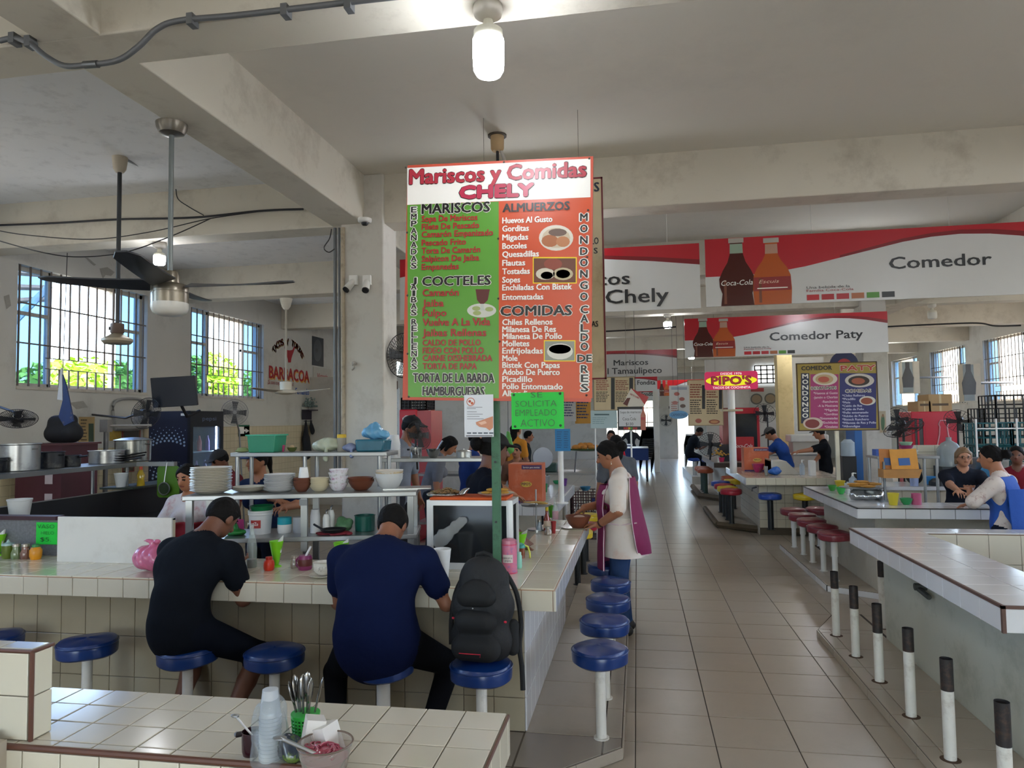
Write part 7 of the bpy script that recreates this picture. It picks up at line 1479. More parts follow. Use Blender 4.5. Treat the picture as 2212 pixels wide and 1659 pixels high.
obj('door_frame', fr, M('#12161f', .3), fg_, 0); obj('pane', B().box(X + .015, .06, .28, X + .02, fd - .06, fz - .2), glass('#cfe4f4', .12), fg_, 0)
obj('light_strip', B().box(X - .03, fd - .075, .3, X - .015, fd - .06, fz - .2), M('#e8f2ff', .4, 0, 0, emit=9), fg_, 0)
for z in (.62, .98, 1.3): obj('shelf', B().box(.06, .04, z, X - .04, fd - .08, z + .012), M('#c4ccd4', .3), fg_, 0)
b = B(); b.T = SIDE; text(b, 'pepsi', .25, fz - .12, .3, .05, .0, 0, X + .042); obj('lettering', b, M('#6a7a9a', .4), fg_, 0); obj('price_tag', B().box(fw - .09, -.004, fz - .06, fw - .03, 0, fz - .03), white_p, fg_, 0)
rn = random.Random(4)
for k in range(9):
    z = (.632, .992, 1.312)[k % 3]; single('soda_bottle', B().lathe([(.028, 0), (.03, .12), (.012, .18), (.012, .2)], 10), M(('#5a3a7c', '#b33a3a', '#c9d0d4', '#3a2a5c')[k % 4], .2), 'drink bottle standing inside the drinks fridge', 'bottle', 'bottles in the drinks fridge', loc=(fx0 + .42, fy + .12 + .06 * k, z))
q = at(377, 846, y=7.7); t = thing('television', 'black flat television hanging tilted in front of the windows', 'television', q); obj('screen', B().obox((0, 0, 0), (.52, .045, .36), rz=.25, rx=.12, ry=-.05), M('#121926', .25, var=.05), t, 0, bevel=.006); obj('mount', B().tube([(.03, .04, -.1), (.03, .2, -.3), (.0, .5, q.z * 0 + fz - q.z)], .02, 6), black, t)
# shelf of pots beside the stove
ps_ = thing('pot_shelf', 'dark steel shelf lined with pots beside the stove', 'shelf', (-5.2, 3.9, 0)); obj('shelf', B().box(0, 0, 1.262, .46, 2.25, 1.3), steel_d, ps_, 0)
for x in (.03, .4):
    for y in (.05, 2.15): obj('leg', B().cyl((x, y, 0), (x, y, 1.262), .015, n=8), steel_d, ps_)
obj('side_rail', B().box(.46, 2.2, 1.265, .86, 2.25, 1.305), steel, ps_, 0)
alu2 = M('#a3a6a8', .28, .85, var=.15, scale=10, dirt='#3a2f28', dscale=9, damt=.4); dkpot = M('#1b1e26', .4, .3, var=.3, scale=20, dirt='#8a857c', dscale=14, damt=.3)
for l, px, py, w, h, m in (('big dented aluminium stock pot on the pot shelf', 40, 1008, 82, 58, alu2), ('black enamel pot with chipped side on the pot shelf', 109, 1006, 54, 35, dkpot), ('small dark saucepan with long handle on the pot shelf', 151, 1003, 42, 24, dkpot), ('shallow round cake pan on the pot shelf', 230, 998, 70, 28, alu2), ('wide steel pot with burnt base on the pot shelf', 287, 994, 72, 46, M('#8d8f8c', .25, .85, var=.2, dirt='#17161a', dscale=5, damt=.9)), ('dark pot cut off at the end of the pot shelf', -8, 1015, 40, 32, dkpot)):
    q = at(px, py, x=-4.98); s = mpp(q); q.z = 1.3; t = thing('cooking_pot', l, 'pot', q); R = w * s / 2; obj('pot', B().lathe([(r * R, z * h * s) for r, z in POT], 28), m, t)
    if 'handle' in l: obj('handle', B().tube([(R, 0, h * s * .85), (R * 2.1, 0, h * s * .95)], .01, 6), black, t)
    else:
        for sx in (-1, 1): obj('handle', B().tube([(sx * R, -.03, h * s * .8), (sx * (R + .025), 0, h * s * .8), (sx * R, .03, h * s * .8)], .006, 6), m, t)
    if 'steel pot' in l: obj('lid', B().lathe([(R * 1.08, h * s), (R * .6, h * s + .02), (.02, h * s + .025)], 26), steel, t)
q = at(352, 985, y=6.12)
for k in range(3): single('frying_pan', B().lathe([(.1, 0), (.14, .03), (.135, .03), (.095, .006), (.01, .006)], 22).tube([(.13, 0, .025), (.3, .03, .05)], .009, 6), black, 'black frying pan stacked at the end of the pot shelf', 'pan', 'stacked frying pans', loc=(-4.95, 6.02, 1.3 + .022 * k), rz=.3 * k)
q = at(366, 1040, y=6.14); s = mpp(q); t = thing('cutting_board', 'green plastic cutting board hanging from the shelf rail', 'cutting board', (q.x, 6.13, q.z)); b = B(); b.T = FACE; b.prism(rr(26 * s, 34 * s, 8 * s), 0, .012); obj('board', b, M('#4f7a22', .45, var=.08), t); obj('cord', B().tube([(0, 0, 34 * s), (0, .03, 1.3 - q.z)], .004, 5), dark_wire, t)
t = thing('strainer', 'round wire strainer hanging in front of the green board', 'strainer', (q.x - .0, 6.06, q.z - 14 * s)); b = B(); b.T = FACE; b.tube([(math.cos(a * .3) * 13 * s, math.sin(a * .3) * 13 * s, 0) for a in range(21)], .006, 6, True); obj('rim', b, steel_d, t); b = B(); b.T = FACE; b.lathe([(13 * s, 0), (9 * s, -.03), (.01, -.04)], 18); obj('mesh', b, M('#3a4a34', .5, .4, alpha=.8), t); obj('handle', B().tube([(0, 0, 13 * s), (.0, .04, 1.3 - q.z + 14 * s)], .005, 5), steel, t)
# stove with dark back panel, things on it
sv = thing('stove', 'dark kitchen stove with tall black back panel', 'stove', (-4.76, 4.35, 0)); obj('body', B().box(.02, 0, 0, .62, 2.5, .8), M('#2a2c30', .5, .3, var=.2), sv, 0); obj('back_panel', B().box(0, 0, 0, .02, 2.5, 1.05), M('#191b1f', .5, .2, var=.2), sv, 0); obj('edge', B().box(-.005, 0, 1.05, .022, 2.5, 1.056), steel, sv, 0); obj('ledge', B().box(-.25, 1.6, 1.058, .1, 2.5, 1.075), M('#2c3a34', .5), sv, 0)
vessel('plastic_cup', 'white translucent cup on the stove ledge', 'cup', 261, 1052, 28, 30, CUP, M('#d0d6dc', .4), x=-4.75); t = vessel('oil_bottle', 'bottle of golden cooking oil on the stove ledge', 'bottle', 304, 1054, 17, 46, [(.9, 0), (1, .05), (.85, .4), (1, .6), (.4, .85)], M('#b59a2c', .12, coat=.4), x=-4.72, parts=(('cap', [(.42, .85), (.42, 1), (.01, 1)], M('#c94a2c', .4)),))
vessel('plastic_tub', 'milky white plastic tub on the stove', 'tub', 42, 1116, 46, 38, [(.8, 0), (1, .9), (1.05, .92), (1.05, 1), (.95, 1), (.75, .1), (.01, .1)], M('#cfd2d2', .4), y=4.5); single('griddle', B().box(-.35, -.2, 0, .2, .2, .02).tube([(-.2, -.2, .02), (-.2, -.35, .05)], .01, 6), black, 'black griddle on the stove by the white tub', 'griddle', loc=(at(20, 1100, y=4.6).x - .05, 4.75, .8))
# maroon cabinet with bags, wall papers
x0, za, x1, zb = pxbox(67, 957, 150, 1085, 6.55); cb = thing('cabinet', 'maroon wooden cabinet with pale labels against the wall tiles', 'cabinet', (x0 - .1, 6.45, 0)); mr = M('#4a1f2a', .5, var=.15); obj('body', B().box(0, 0, 0, x1 - x0 + .1, .5, zb - .02), mr, cb, 0); obj('top', B().box(-.02, -.03, zb - .02, x1 - x0 + .13, .52, zb), M('#5a3438', .4), cb, 0)
for k in range(2): obj('paper_label', B().box(.36, -.004, zb - .42 - .28 * k, .45, 0, zb - .26 - .26 * k), M('#b9aeb4', .6), cb, 0)
single('equipment_bag', sdf_mesh('equipment_bag', [cap((-.11, 0, .1), (.11, 0, .1), .1, .1, k=.05), cap((-.1, 0, .22), (.08, 0, .24), .075, .07, k=.05), ell((.14, -.03, .12), (.08, .08, .09), k=.04)], .014, [M('#17181d', .7, var=.2)], lambda X, Y, Z: .002 - Z + 0 * X + 0 * Y), None, 'black padded bag lying on the maroon cabinet', 'bag', loc=(x0 + .26, 6.68, zb))
def wallpaper(name, lab, cat, box, mat, fn=None, **k):
    b = Board(name, lab, cat, box, x=XL + .012, mat=mat, thick=.008, **k)
    if fn: fn(b)
    return b.done()
wallpaper('poster', 'faded yellow price poster with a figure on the window wall', 'poster', (171, 898, 976, 204, 903, 972), M('#b59a6a', .7, var=.15), lambda b: (lines_print(b, 174, 906, 188, 970, 9, ink('#5a4a3a'), .4), b.rect(191, 915, 202, 968, ink('#4a5a4a'), .002)))
wallpaper('picture_frame', 'red framed print on the window wall behind the pots', 'picture', (264, 925, 948, 303, 926, 948), M('#7a6a52', .6), lambda b: b.rect(268, 930, 299, 945, ink('#4a4036'), .003), edge=M('#a33a34', .5))
wallpaper('picture_frame', 'second red framed print low on the window wall', 'picture', (264, 1005, 1020, 290, 1005, 1019), M('#b5a48a', .6), edge=M('#a33a34', .5))
wallpaper('poster', 'small yellow wall notice behind the pots', 'poster', (238, 930, 952, 262, 930, 951), M('#c4a44a', .6, var=.3, scale=20))
def esc(b):
    for y in (922, 931): b.rect(515, y, 527, y + 6, Wt, .002)
    b.poly([(515, 928), (530, 928), (530, 925), (538, 930.5), (530, 936), (530, 932), (515, 932)], Wt, .003)
wallpaper('exit_sign', 'green route sign with white arrow on the cream wall', 'sign', (514, 918, 943, 539, 918, 942), M('#1f6a4a', .5), esc)
def spk(b): b.oval(686, 757, 9, 24, ink('#2a3038'), .002); b.oval(684, 757, 3, 5, ink('#101418'), .003)
wallpaper('loudspeaker', 'black wall loudspeaker above the white cloth banner', 'loudspeaker', (675, 725, 790, 699, 732, 791), M('#171b22', .5, var=.1), spk)
def ban(b): b.tx('Victoria', 685, 816, 707, 10, ink('#a33a34'), .02, .2); b.tx('Taco y Tito', 686, 845, 706, 7, ink('#4a4038'), 0, .2); b.oval(697, 828, 5, 7, ink('#9a948a'), .002)
wallpaper('cloth_banner', 'white cloth banner with red script on the window wall', 'banner', (677, 793, 852, 716, 797, 851), M('#bdbab2', .85, var=.08), ban)
wallpaper('poster', 'white menu poster under the cloth banner', 'poster', (686, 856, 910, 716, 857, 909), M('#b8b8b4', .7), lambda b: (lines_print(b, 693, 860, 713, 880, 3, ink('#3a3438'), .4), lines_print(b, 690, 884, 714, 894, 4, ink('#5a5468'), .4)))
q = wall_at(665, 900); hk = thing('hook_rack', 'dark ornate wall shelf with hooks and white flowers', 'rack', (XL + .02, q.y, q.z)); obj('shelf', B().box(0, -.3, .12, .16, .35, .14).box(0, -.3, -.06, .02, .35, .12), M('#2a2433', .6), hk, 0); obj('hooks', B().tube([(.03, -.25, -.09), (.03, .3, -.09)], .012, 6), steel_d, hk)
fl_ = B(); rn = random.Random(9)
for _ in range(120): fl_.ell((.08 + rn.gauss(0, .04), -.12 + rn.gauss(0, .1), .2 + abs(rn.gauss(0, .07))), (.02, .02, .014), 5, 3)
obj('flowers', fl_, M('#7d918f', .8, var=.4, scale=30), hk)['kind'] = 'stuff'
for px, dy, l, hh in ((640, -.25, 'black apron hanging from the wall hooks', .62), (697, .33, 'dark jacket hanging at the end of the wall hooks', .42), (655, -.02, 'small black pouch on the wall hooks', .2)):
    single('hanging_garment', sdf_mesh('hanging_garment', [cap((0, 0, 0), (0, 0, -hh * .6), .03, .06 + .06 * (hh > .5), flat=(Vector((1, 0, 0)), .4)), cap((0, 0, -hh * .6), (.03, .02, -hh), .07 + .06 * (hh > .5), .08 + .07 * (hh > .5), flat=(Vector((1, 0, 0)), .4))], .016, [M('#15171d', .85, var=.2)]), None, l, 'garment', loc=(XL + .08, q.y + dy, q.z - .09))
p = at(150, 860, y=6.1); fg2 = thing('pennant', 'rolled navy and white beer pennant hanging by the window', 'pennant', (at(136, 795, y=6.3).x, 6.3, at(136, 795, y=6.3).z)); s = mpp(fg2.location)
obj('white_half', B().prism([(-2 * s, 0), (1 * s, 0), (4 * s, -70 * s), (-9 * s, -68 * s)], -.02, .0, 'y'), M('#c9c9c6', .7), fg2, 0); obj('blue_half', B().prism([(2 * s, -14 * s), (12 * s, -40 * s), (31 * s, -115 * s), (8 * s, -125 * s), (-6 * s, -105 * s), (4 * s, -68 * s)], -.015, .0, 'y'), M('#1f3563', .6, var=.3, scale=9, dirt='#c9a45a', dscale=6, damt=.7), fg2, 0); obj('string', B().tube([(0, 0, 0), (-.02, .05, ZB - fg2.location.z)], .004, 5), dark_wire, fg2)

# ================================================================ next stalls behind the menu (middle distance)
pw_ = tag(obj('wall_partition', B().box(XL, 13.6, 0, -2.6, 13.75, 2.6).box(-2.6, 13.6, 0, -2.25, 13.95, 2.9), plaster, smooth=0), 'cream stained partition behind the next stalls', kind='structure')
x0, za, x1, zb = pxbox(862, 884, 900, 936, 9.4); rf = thing('drinks_fridge', 'red cola fridge with black crate on top beyond the column', 'fridge', (x0, 9.4, 0)); crd = M('#c21f34', .35, var=.05); obj('body', B().box(0, 0, 0, x1 - x0, .6, zb), crd, rf, 0, bevel=.02); obj('door', B().box(x1 - x0, .02, .1, x1 - x0 + .2, .58, zb - .02), M('#b54a50', .3), rf, 0); b = B(); b.T = FACE; b.tube([(.06, zb - .6, .004), (.06, zb - .12, .004), (.1, zb - .09, .004), (.22, zb - .09, .004), (.25, zb - .14, .004)], .008, 5); obj('outline_print', b, white_p, rf)
def crate(lab, x, y, z, w, d, h, m, group=None, rows=4, cols=7):
    t = thing('crate', lab, 'crate', (x, y, z), group=group); obj('bottom', B().box(0, 0, 0, w, d, .012), m, t, 0)
    for (a, c) in (((0, 0), (w, 0)), ((w, 0), (w, d)), ((w, d), (0, d)), ((0, d), (0, 0))):
        b = B(); A = Vector((*a, 0)); C = Vector((*c, 0))
        for k in range(cols + 1): p_ = A.lerp(C, k / cols); b.obox((p_.x, p_.y, h / 2), (.014, .014, h))
        for k in range(rows + 1): b.tube([A + Vector((0, 0, h * k / rows)), C + Vector((0, 0, h * k / rows))], .007, 4)
        obj('side', b, m, t, 0)
    return t
blkp = M('#17181a', .5, var=.15); crate('black plastic crate on the red cola fridge', x0 + .02, 9.45, zb, x1 - x0 + .1, .4, .16, blkp)
c = at(905, 940, y=6.9); cage_fan('dark wire fan seen edge-on above the steel saucepan', c, .15, (.8, -.5, .3), '#2c2b2a', arm=[c + Vector((-.05, .1, -.35))])
sw_ = shelf_unit('steel_table', 'steel work table of the next stall', -2.75, -1.85, 8.6, 9.15, 1.0, .4, (0, 1))
q = at(949, 930, y=11.5); single('bucket', B().lathe([(.12, 0), (.15, .28), (.14, .28), (.115, .02), (.01, .02)], 18), M('#c4bfae', .5, var=.1), 'cream bucket standing on the next stall table', 'bucket', loc=(-2.05, 8.9, 1.0))
for px, py, y, c_, l in ((935, 900, 13.5, '#b5562f', 'orange hanging decoration on the partition'), (1098, 950, 7.6, '#5aa84a', 'green plastic bag hanging beside the next stall'), (1050, 960, 7.4, '#b8305a', 'magenta gloves hanging in the next stall'), (918, 925, 12.5, '#8aa0b4', 'pale blue apron hanging in the next stall')):
    q = at(px, py, y=y); s = mpp(q); t = thing('hanging_bag', l, 'bag', q); obj('bag', sdf_mesh('bag', [cap((0, 0, 14 * s), (.0, 0, -8 * s), 5 * s, 10 * s, flat=(Vector((0, 1, 0)), .5)), ell((2 * s, 0, -18 * s), (11 * s, 6 * s, 14 * s))], max(.012, 2 * s), [M(c_, .4, var=.2, scale=12)], rough=.003), None, t); obj('cord', B().cyl((0, 0, 14 * s), (0, .02, ZC - q.z), .003, n=4), dark_wire, t)
# carton with brand oval
def carton(lab, r, y, d, zb, seed):
    x0, za, x1, zt = pxbox(*r, y); w, h = x1 - x0, zt - zb; t = thing('carton', lab, 'carton', (x0, y, zb)); obj('box', B().box(0, 0, 0, w, d, h), M('#c4623c', .5, var=.3, scale=5, dirt='#d8a08a', dscale=4, damt=.6), t, 0)
    def fp(x0, z0, x1, z1, m, nm, e=.003): obj(nm, B().box(x0 * w, -e, z0 * h, x1 * w, -e + .0015, z1 * h), m, t, 0)
    fp(.4, .86, 1, .97, M('#4a2a5c', .5), 'title_band'); fp(0, 0, .9, .06, M('#3a2a6c', .5), 'base_band')
    b = B(); b.T = FACE; b.prism([(w * .53 + w * .17 * math.cos(a * .2618), h * .48 + h * .075 * math.sin(a * .2618)) for a in range(24)], .002, .004); obj('logo_oval', b, M('#d8b84a', .5), t, 0)
    b = B(); b.T = FACE; text(b, "PIPO'S", w * .4, h * .45, w * .26, h * .07, .02, 0, .006); obj('lettering', b, ink('#5c1a3a'), t, 0)
    b = B(); b.T = FACE; text(b, 'Servicio para eventos', w * .44, h * .89, w * .5, h * .045, .0, 0, .005); obj('title_lettering', b, Wt, t, 0)
carton('orange takeaway carton with PIPO\'S oval on the next stall counter', (1099, 1002, 1170, 1064), 7.0, .28, .832, 1); carton('orange takeaway carton with PIPO\'S oval on the cream counter', (1608, 967, 1660, 1009), 11.4, .3, .822, 2)
jar('sauce_bottle', 'red sauce bottle before the orange carton', 0, 13, 24, M('#b3283a', .35), None, loc=at(1142, 1074, z=.832)); t = thing('table_number', 'white table card with dark letter on a stem', 'card', at(1148, 1078, z=.832)); s = mpp(t.location); obj('stem', B().cyl((0, 0, 0), (0, 0, 18 * s), .004), steel, t); obj('card', B().box(-7 * s, -.003, 12 * s, 7 * s, .003, 26 * s), white_p, t, 0); b = B(); b.T = FACE; text(b, 'C', -3 * s, 15 * s, 6 * s, 8 * s, .03, 0, .005); obj('letter', b, K, t, 0)
for l, px, py, w, h, pf, m in (('green plastic bowl before the orange carton', 1121, 1077, 22, 11, BOWL, M('#1f7a52', .4)), ('clear water bottle with blue label on the next counter', 1165, 1072, 15, 40, [(.9, 0), (1, .6), (.4, .85), (.4, 1)], M('#b5c4d4', .15, alpha=.6)), ('green tumbler on the next counter', 1178, 1063, 11, 18, CUP, M('#2a7a4a', .35)), ('steel tumbler on the next counter', 1182, 1052, 13, 24, CUP, steel), ('small green bowl near the white pole', 1203, 1046, 18, 8, BOWL, M('#1f8a5a', .4)), ('purple flower glass near the white pole', 1219, 1049, 14, 15, CUP, M('#6a3a8a', .4, var=.4, scale=40))):
    vessel('tableware', l, 'tableware', px, py, w, h, pf, m, z=.832)
# table with slicer, bread tray and crates deeper in the next stalls
tb = shelf_unit('work_table', 'dark work table with slicer and fried bread tray', -1.45, -.25, 10.6, 11.3, .86, None, (0, 1), black)
q = at(1172, 1008, y=10.8); t = thing('meat_slicer', 'grey round blade meat slicer on the work table', 'slicer', (q.x, 10.75, .86)); obj('blade', B().cyl((0, .0, .22), (.02, -.04, .22), .16, n=26), M('#9a9ca4', .25, .8), t); obj('body', B().box(-.2, .02, 0, .22, .2, .14), M('#2c4a44', .4), t, 0, bevel=.02)
q = at(1266, 975, y=10.7); t = thing('bread_stand', 'wire stand carrying a tray of golden fried bread', 'stand', (q.x, 10.75, .86)); zz = q.z - .86; obj('tray', B().lathe([(.1, zz), (.27, zz + .02), (.28, zz + .04), (.1, zz + .015)], 20, sq=.7), M('#2f4a2a', .4), t)
for sx in (-.15, .15): obj('leg', B().tube([(sx, 0, zz), (sx * 1.2, 0, 0)], .012, 6), steel_d, t)
rn = random.Random(11)
for k in range(12): a = k * .9; r_ = .05 + .012 * k; single('fried_bread', B().ell((0, 0, .035), (.06, .05, .04), 9, 6), M('#b5782f', .6, var=.3, scale=30), 'golden fried bread piled on the wire stand', 'bread', 'fried bread on the stand', loc=(q.x + r_ * math.cos(a), 10.75 + r_ * .6 * math.sin(a), .86 + zz + .025 + .03 * (k < 4)), rz=a)
for k in range(2): crate('maroon plastic crate stacked beside the next stall', at(1232, 1040, y=9.9).x, 9.9, .33 * k, .5, .4, .32, M('#3c1a1f', .5), 'maroon crates')
for l, px, w, c_ in (('white bowl on the maroon crates', 1243, 20, '#c9c4bc'), ('blue bowl of utensils on the maroon crates', 1264, 24, '#3a7a9a')): q = at(px, 1026, y=10.05); s = mpp(q); single('bowl', B().lathe([(r * w * s / 2, z * 9 * s) for r, z in BOWL], 18), M(c_, .4), l, 'bowl', loc=(q.x, 10.05, .652))
for px, pt, pb_, y, l, c1 in ((1230, 862, 910, 14.5, 'white hand-painted price poster deep in the hall', '#c9c9c9'), (1262, 862, 915, 15.0, 'orange and white soda poster deep in the hall', '#d8a24a')):
    bd = Board('poster', l, 'poster', (px - 20, pt, pb_, px + 14, pt - 1, pb_), y=y, mat=M(c1, .6), thick=.01); lines_print(bd, px - 16, pt + 6, px + 10, pb_ - 8, 6, ink('#2a3a6a'), .45); bd.done(); obj('wire', B().cyl((0, 0, bd.h / 2), (0, 0, ZC - bd.c.z), .004, n=4), dark_wire, bd.t)
# far end: blue tables, stacked chairs, wall fan
for k, (px, py, y) in enumerate(((1372, 985, 19.0), (1340, 985, 21.0))):
    q = at(px, py, y=y); t = thing('dining_table', 'folding table with blue cloth %s the stacked chairs' % ('before' if k == 0 else 'behind'), 'table', (q.x, y, 0)); zt_ = at(px, 968, y=19).z; obj('table_top', B().box(-.55, 0, zt_ - .03, .35, 1.2, zt_), white_p, t, 0); obj('cloth_front', B().box(-.55, -.01, zt_ - .32, .35, 0, zt_ - .005), M('#1d3c7c', .7), t, 0)
    for x in (-.5, .28):
        for yy in (.05, 1.1): obj('leg', B().box(x, yy, 0, x + .05, yy + .05, zt_ - .03), black, t, 0)
def chair_stack(lab, px, y, n, m, group):
    x = at(px, 985, y=y).x
    for k in range(n):
        t = thing('plastic_chair', lab, 'chair', (x + .012 * k, y, .055 * k), group=group); obj('seat', B().box(-.2, -.2, .4, .2, .2, .43), m, t, 0); obj('backrest', B().box(-.2, .18, .45, .2, .21, .8), m, t, 0)
        for sx in (-.19, .16):
            for sy in (-.19, .17): obj('leg', B().box(sx, sy, 0, sx + .03, sy + .03, .4), m, t, 0)
chair_stack('black plastic chair in the tall stack by the far window', 1394, 22.5, 12, blkp, 'stacked black chairs'); chair_stack('white plastic chair in the stack beside the bright doorway', 1492, 24.0, 7, white_p, 'stacked white chairs')
c = at(1439, 908, y=YB - .3); cage_fan('dark wall fan on the far end wall', c, .24, (.1, -1, -.1), '#2a2a2a', arm=[(c.x, YB, c.z)], spokes=16)
q = at(1450, 880, y=YB - .01); single('door_plate', B().box(-.1, -.01, -.05, .1, 0, .05), M('#4a4540', .6), 'small dark plate on the far end wall', 'sign', loc=(q.x, YB, q.z))

# ================================================================ stalls across the aisle
T2 = .831
# fried food stall: tray of fried snacks, cups, bottles
q = at(1880, 1082, z=T2); s = mpp(q); t = thing('foil_pan', 'foil wrapped pan on the white counter under the snack tray', 'pan', (q.x, q.y + .1, T2)); obj('foil', sdf_mesh('foil', [cap((-.11, 0, .05), (.11, 0, .05), .052, .052, k=.02), ell((0, .0, .04), (.15, .09, .04))], .009, [M('#c4c6c6', .2, .95)], lambda X, Y, Z: .002 - Z + 0 * X + 0 * Y, rough=.006), None, t)
tz = T2 + .105; q2 = (q.x - .03, q.y + .12); t = thing('snack_tray', 'steel tray heaped with golden fried tacos', 'tray', (*q2, tz)); obj('tray', B().lathe([(.12, 0), (.21, .012), (.215, .018), (.12, .006)], 26, sq=.75), steel, t)
rn = random.Random(21)
for k in range(14):
    a = rn.random() * 6.28; r_ = .14 * rn.random() ** .5; single('fried_taco', B().ell((0, 0, .015), (.07, .025, .014), 10, 6), M('#b9863c', .6, var=.35, scale=30), 'golden folded fried taco on the steel tray', 'food', 'fried tacos on the tray', loc=(q2[0] + r_ * math.cos(a), q2[1] + r_ * .6 * math.sin(a), tz + .012 + .018 * (k // 6)), rz=rn.uniform(-.5, .5))
for l, px, py, w, h, pf, c_ in (('yellow plastic cup beside the foil pan', 1930, 1091, 24, 26, CUP, '#c9b832'), ('green bowl with spoon beside the yellow cup', 1958, 1090, 26, 14, BOWL, '#2a8a52'), ('pink plastic jar beside the green bowl', 1980, 1090, 20, 24, POT, '#b85a7c'), ('green bowl at the inner end of the white counter', 1798, 1060, 18, 12, BOWL, '#3a8a34'), ('yellow cup stacked in a green bowl', 1815, 1057, 22, 19, CUP, '#cfb52f'), ('bright green bowl next to the foam cup', 1817, 1067, 20, 15, BOWL, '#3aa84a'), ('white foam cup by the sanitizer bottle', 1831, 1066, 12, 22, CUP, '#d8d8d4')):
    vessel('tableware', l, 'tableware', px, py, w, h, pf, M(c_, .4, var=.06), z=T2)
def pump(px, py, w, h, lab, z): return vessel('pump_bottle', lab, 'bottle', px, py, w, h, [(.9, 0), (1, .05), (1, .62), (.45, .72), (.4, .78)], M('#c4d0da', .12, alpha=.5), z=z, parts=(('pump', lambda R, H: B().cyl((0, 0, H * .78), (0, 0, H * .95), R * .25).tube([(0, 0, H * .95), (R * .9, 0, H * .93)], R * .16, 6), white_p),))
pump(1843, 1058, 16, 38, 'clear pump bottle of sanitizer on the white counter', T2); pump(1733, 1026, 11, 34, 'clear pump bottle on the cream counter', .822)
# menu rack
q = at(1925, 1040, y=7.6); t = thing('menu_rack', 'metal rack holding orange printed menu cards', 'rack', (q.x, 7.35, T2)); zz = at(1925, 1020, y=7.35).z - T2
obj('post', B().cyl((-.14, 0, 0), (-.14, 0, zz + .1), .012).cyl((-.14, 0, 0), (-.14, 0, .01), .06), steel_d, t); obj('basket', B().prism([(-.17, zz - .05), (.14, zz - .05), (.17, zz + .03), (-.17, zz + .03)], -.08, .08, 'y'), M('#a8763a', .5, var=.3), t, 0)
for k, (dx, tl_, c_) in enumerate(((.04, -.12, '#c98a2a'), (-.1, .1, '#b5702a'))):
    cd_ = B().obox((dx, .0 + .03 * k, zz + .12), (.24 - .1 * k, .008, .2), ry=tl_ * .3, rx=-.15); obj('menu_card', cd_, M(c_, .45, var=.25, scale=12), t, 0); obj('card_print', B().obox((dx, -.008 + .03 * k, zz + .1), (.1 - .04 * k, .006, .07), ry=tl_ * .3, rx=-.15), M('#2a5a9a', .45), t, 0)
# back counters of this stall
bc = thing('back_counter', 'cream tiled back counter with steel pots and water jugs', 'counter', (2.55, 8.75, 0)); obj('base', B().box(0, 0, 0, 3.2, .6, .8), brick_mat('#c9c2ae', '#c2baa4', '#8a8270', .2, .2, .003, 'xz', (0, 0), .3), bc, 0); obj('top', B().box(-.02, -.04, .8, 3.2, .62, .84), wtile, bc, 0)
x0, za, x1, zb = pxbox(1945, 960, 2040, 1012, 9.6); obj('backsplash', B().box(x0 - 2.55, .62, .84, x1 - 2.55, .7, zb), brick_mat('#c9c4b4', '#c2bca8', '#8a8270', .2, .2, .003, 'xz', (0, 0), .3), bc, 0)
BZ = .842
for l, px, w, h, pf, m, y in (('big dented steel stock pot on the back counter', 2100, 44, 58, POT, alu2, 9.0), ('second tall steel pot on the back counter', 2150, 50, 52, POT, M('#a8aaa8', .22, .9), 9.1), ('dark cap shaped lid on the back counter', 2023, 34, 16, [(1, 0), (.95, .5), (.5, .95), (.01, 1)], black, 8.85), ('clear water bottle with blue label on the back counter', 1973, 18, 38, [(.9, 0), (1, .6), (.4, .85), (.4, 1)], M('#a8b4d4', .15, alpha=.6), 8.8), ('clear water bottle with striped label near the pots', 2073, 20, 38, [(.9, 0), (1, .6), (.4, .85), (.4, 1)], M('#8a94c4', .2), 8.8), ('blue bowl beside the black bag', 2008, 26, 18, BOWL, M('#3a8ac4', .4), 8.95)):
    q = at(px, 1000, y=y); s = mpp(q); q.z = BZ; single('kitchen_vessel', B().lathe([(r * w * s / 2, z * h * s) for r, z in pf], 24), m, l, 'vessel', loc=q)
q = at(2135, 1000, y=8.85); s = mpp(q); single('water_jug', B().lathe([(18 * s, 0), (20 * s, 3 * s), (20 * s, 16 * s), (19 * s, 18 * s), (20 * s, 20 * s), (20 * s, 30 * s), (14 * s, 40 * s), (6 * s, 44 * s), (6 * s, 52 * s)], 24), M('#4a94c4', .15, var=.05, alpha=.85), 'big blue water jug on the back counter', 'jug', loc=(q.x, 8.82, BZ)); q = at(2051, 990, y=9.15); single('water_jug', B().lathe([(.13, 0), (.13, .2), (.08, .27), (.03, .3), (.03, .34)], 20), M('#9aa4a8', .15, alpha=.7), 'clear water jug on a dark stand beside the pots', 'jug', loc=(q.x, 9.15, BZ + .2)); single('jug_stand', B().box(-.13, -.13, 0, .13, .13, .2), M('#2c3438', .5), 'dark plastic stand under the clear jug', 'stand', loc=(q.x, 9.15, BZ))
single('bag', sdf_mesh('bag', [cap((0, 0, .08), (0, 0, .2), .09, .07, k=.04)], .015, [blkp], lambda X, Y, Z: .002 - Z + 0 * X + 0 * Y), None, 'upright black pouch on the back counter', 'bag', loc=(at(1973, 990, y=9.1).x, 9.1, BZ))
x0 = at(1892, 990, y=8.3).x; st = shelf_unit('steel_table', 'small steel table with white plates beside the column', x0, x0 + .62, 8.25, 8.65, at(1920, 985, y=8.3).z, .4, (0, 1)); zt_ = at(1920, 985, y=8.3).z
for k in range(4): tag(obj('plate', B().lathe([(r * .12, z * .02) for r, z in PLATE], 22), white_p, loc=(x0 + .36, 8.45, zt_ + .012 * k)), 'white plate stacked on the small steel table', 'plate', 'plates on the small table')
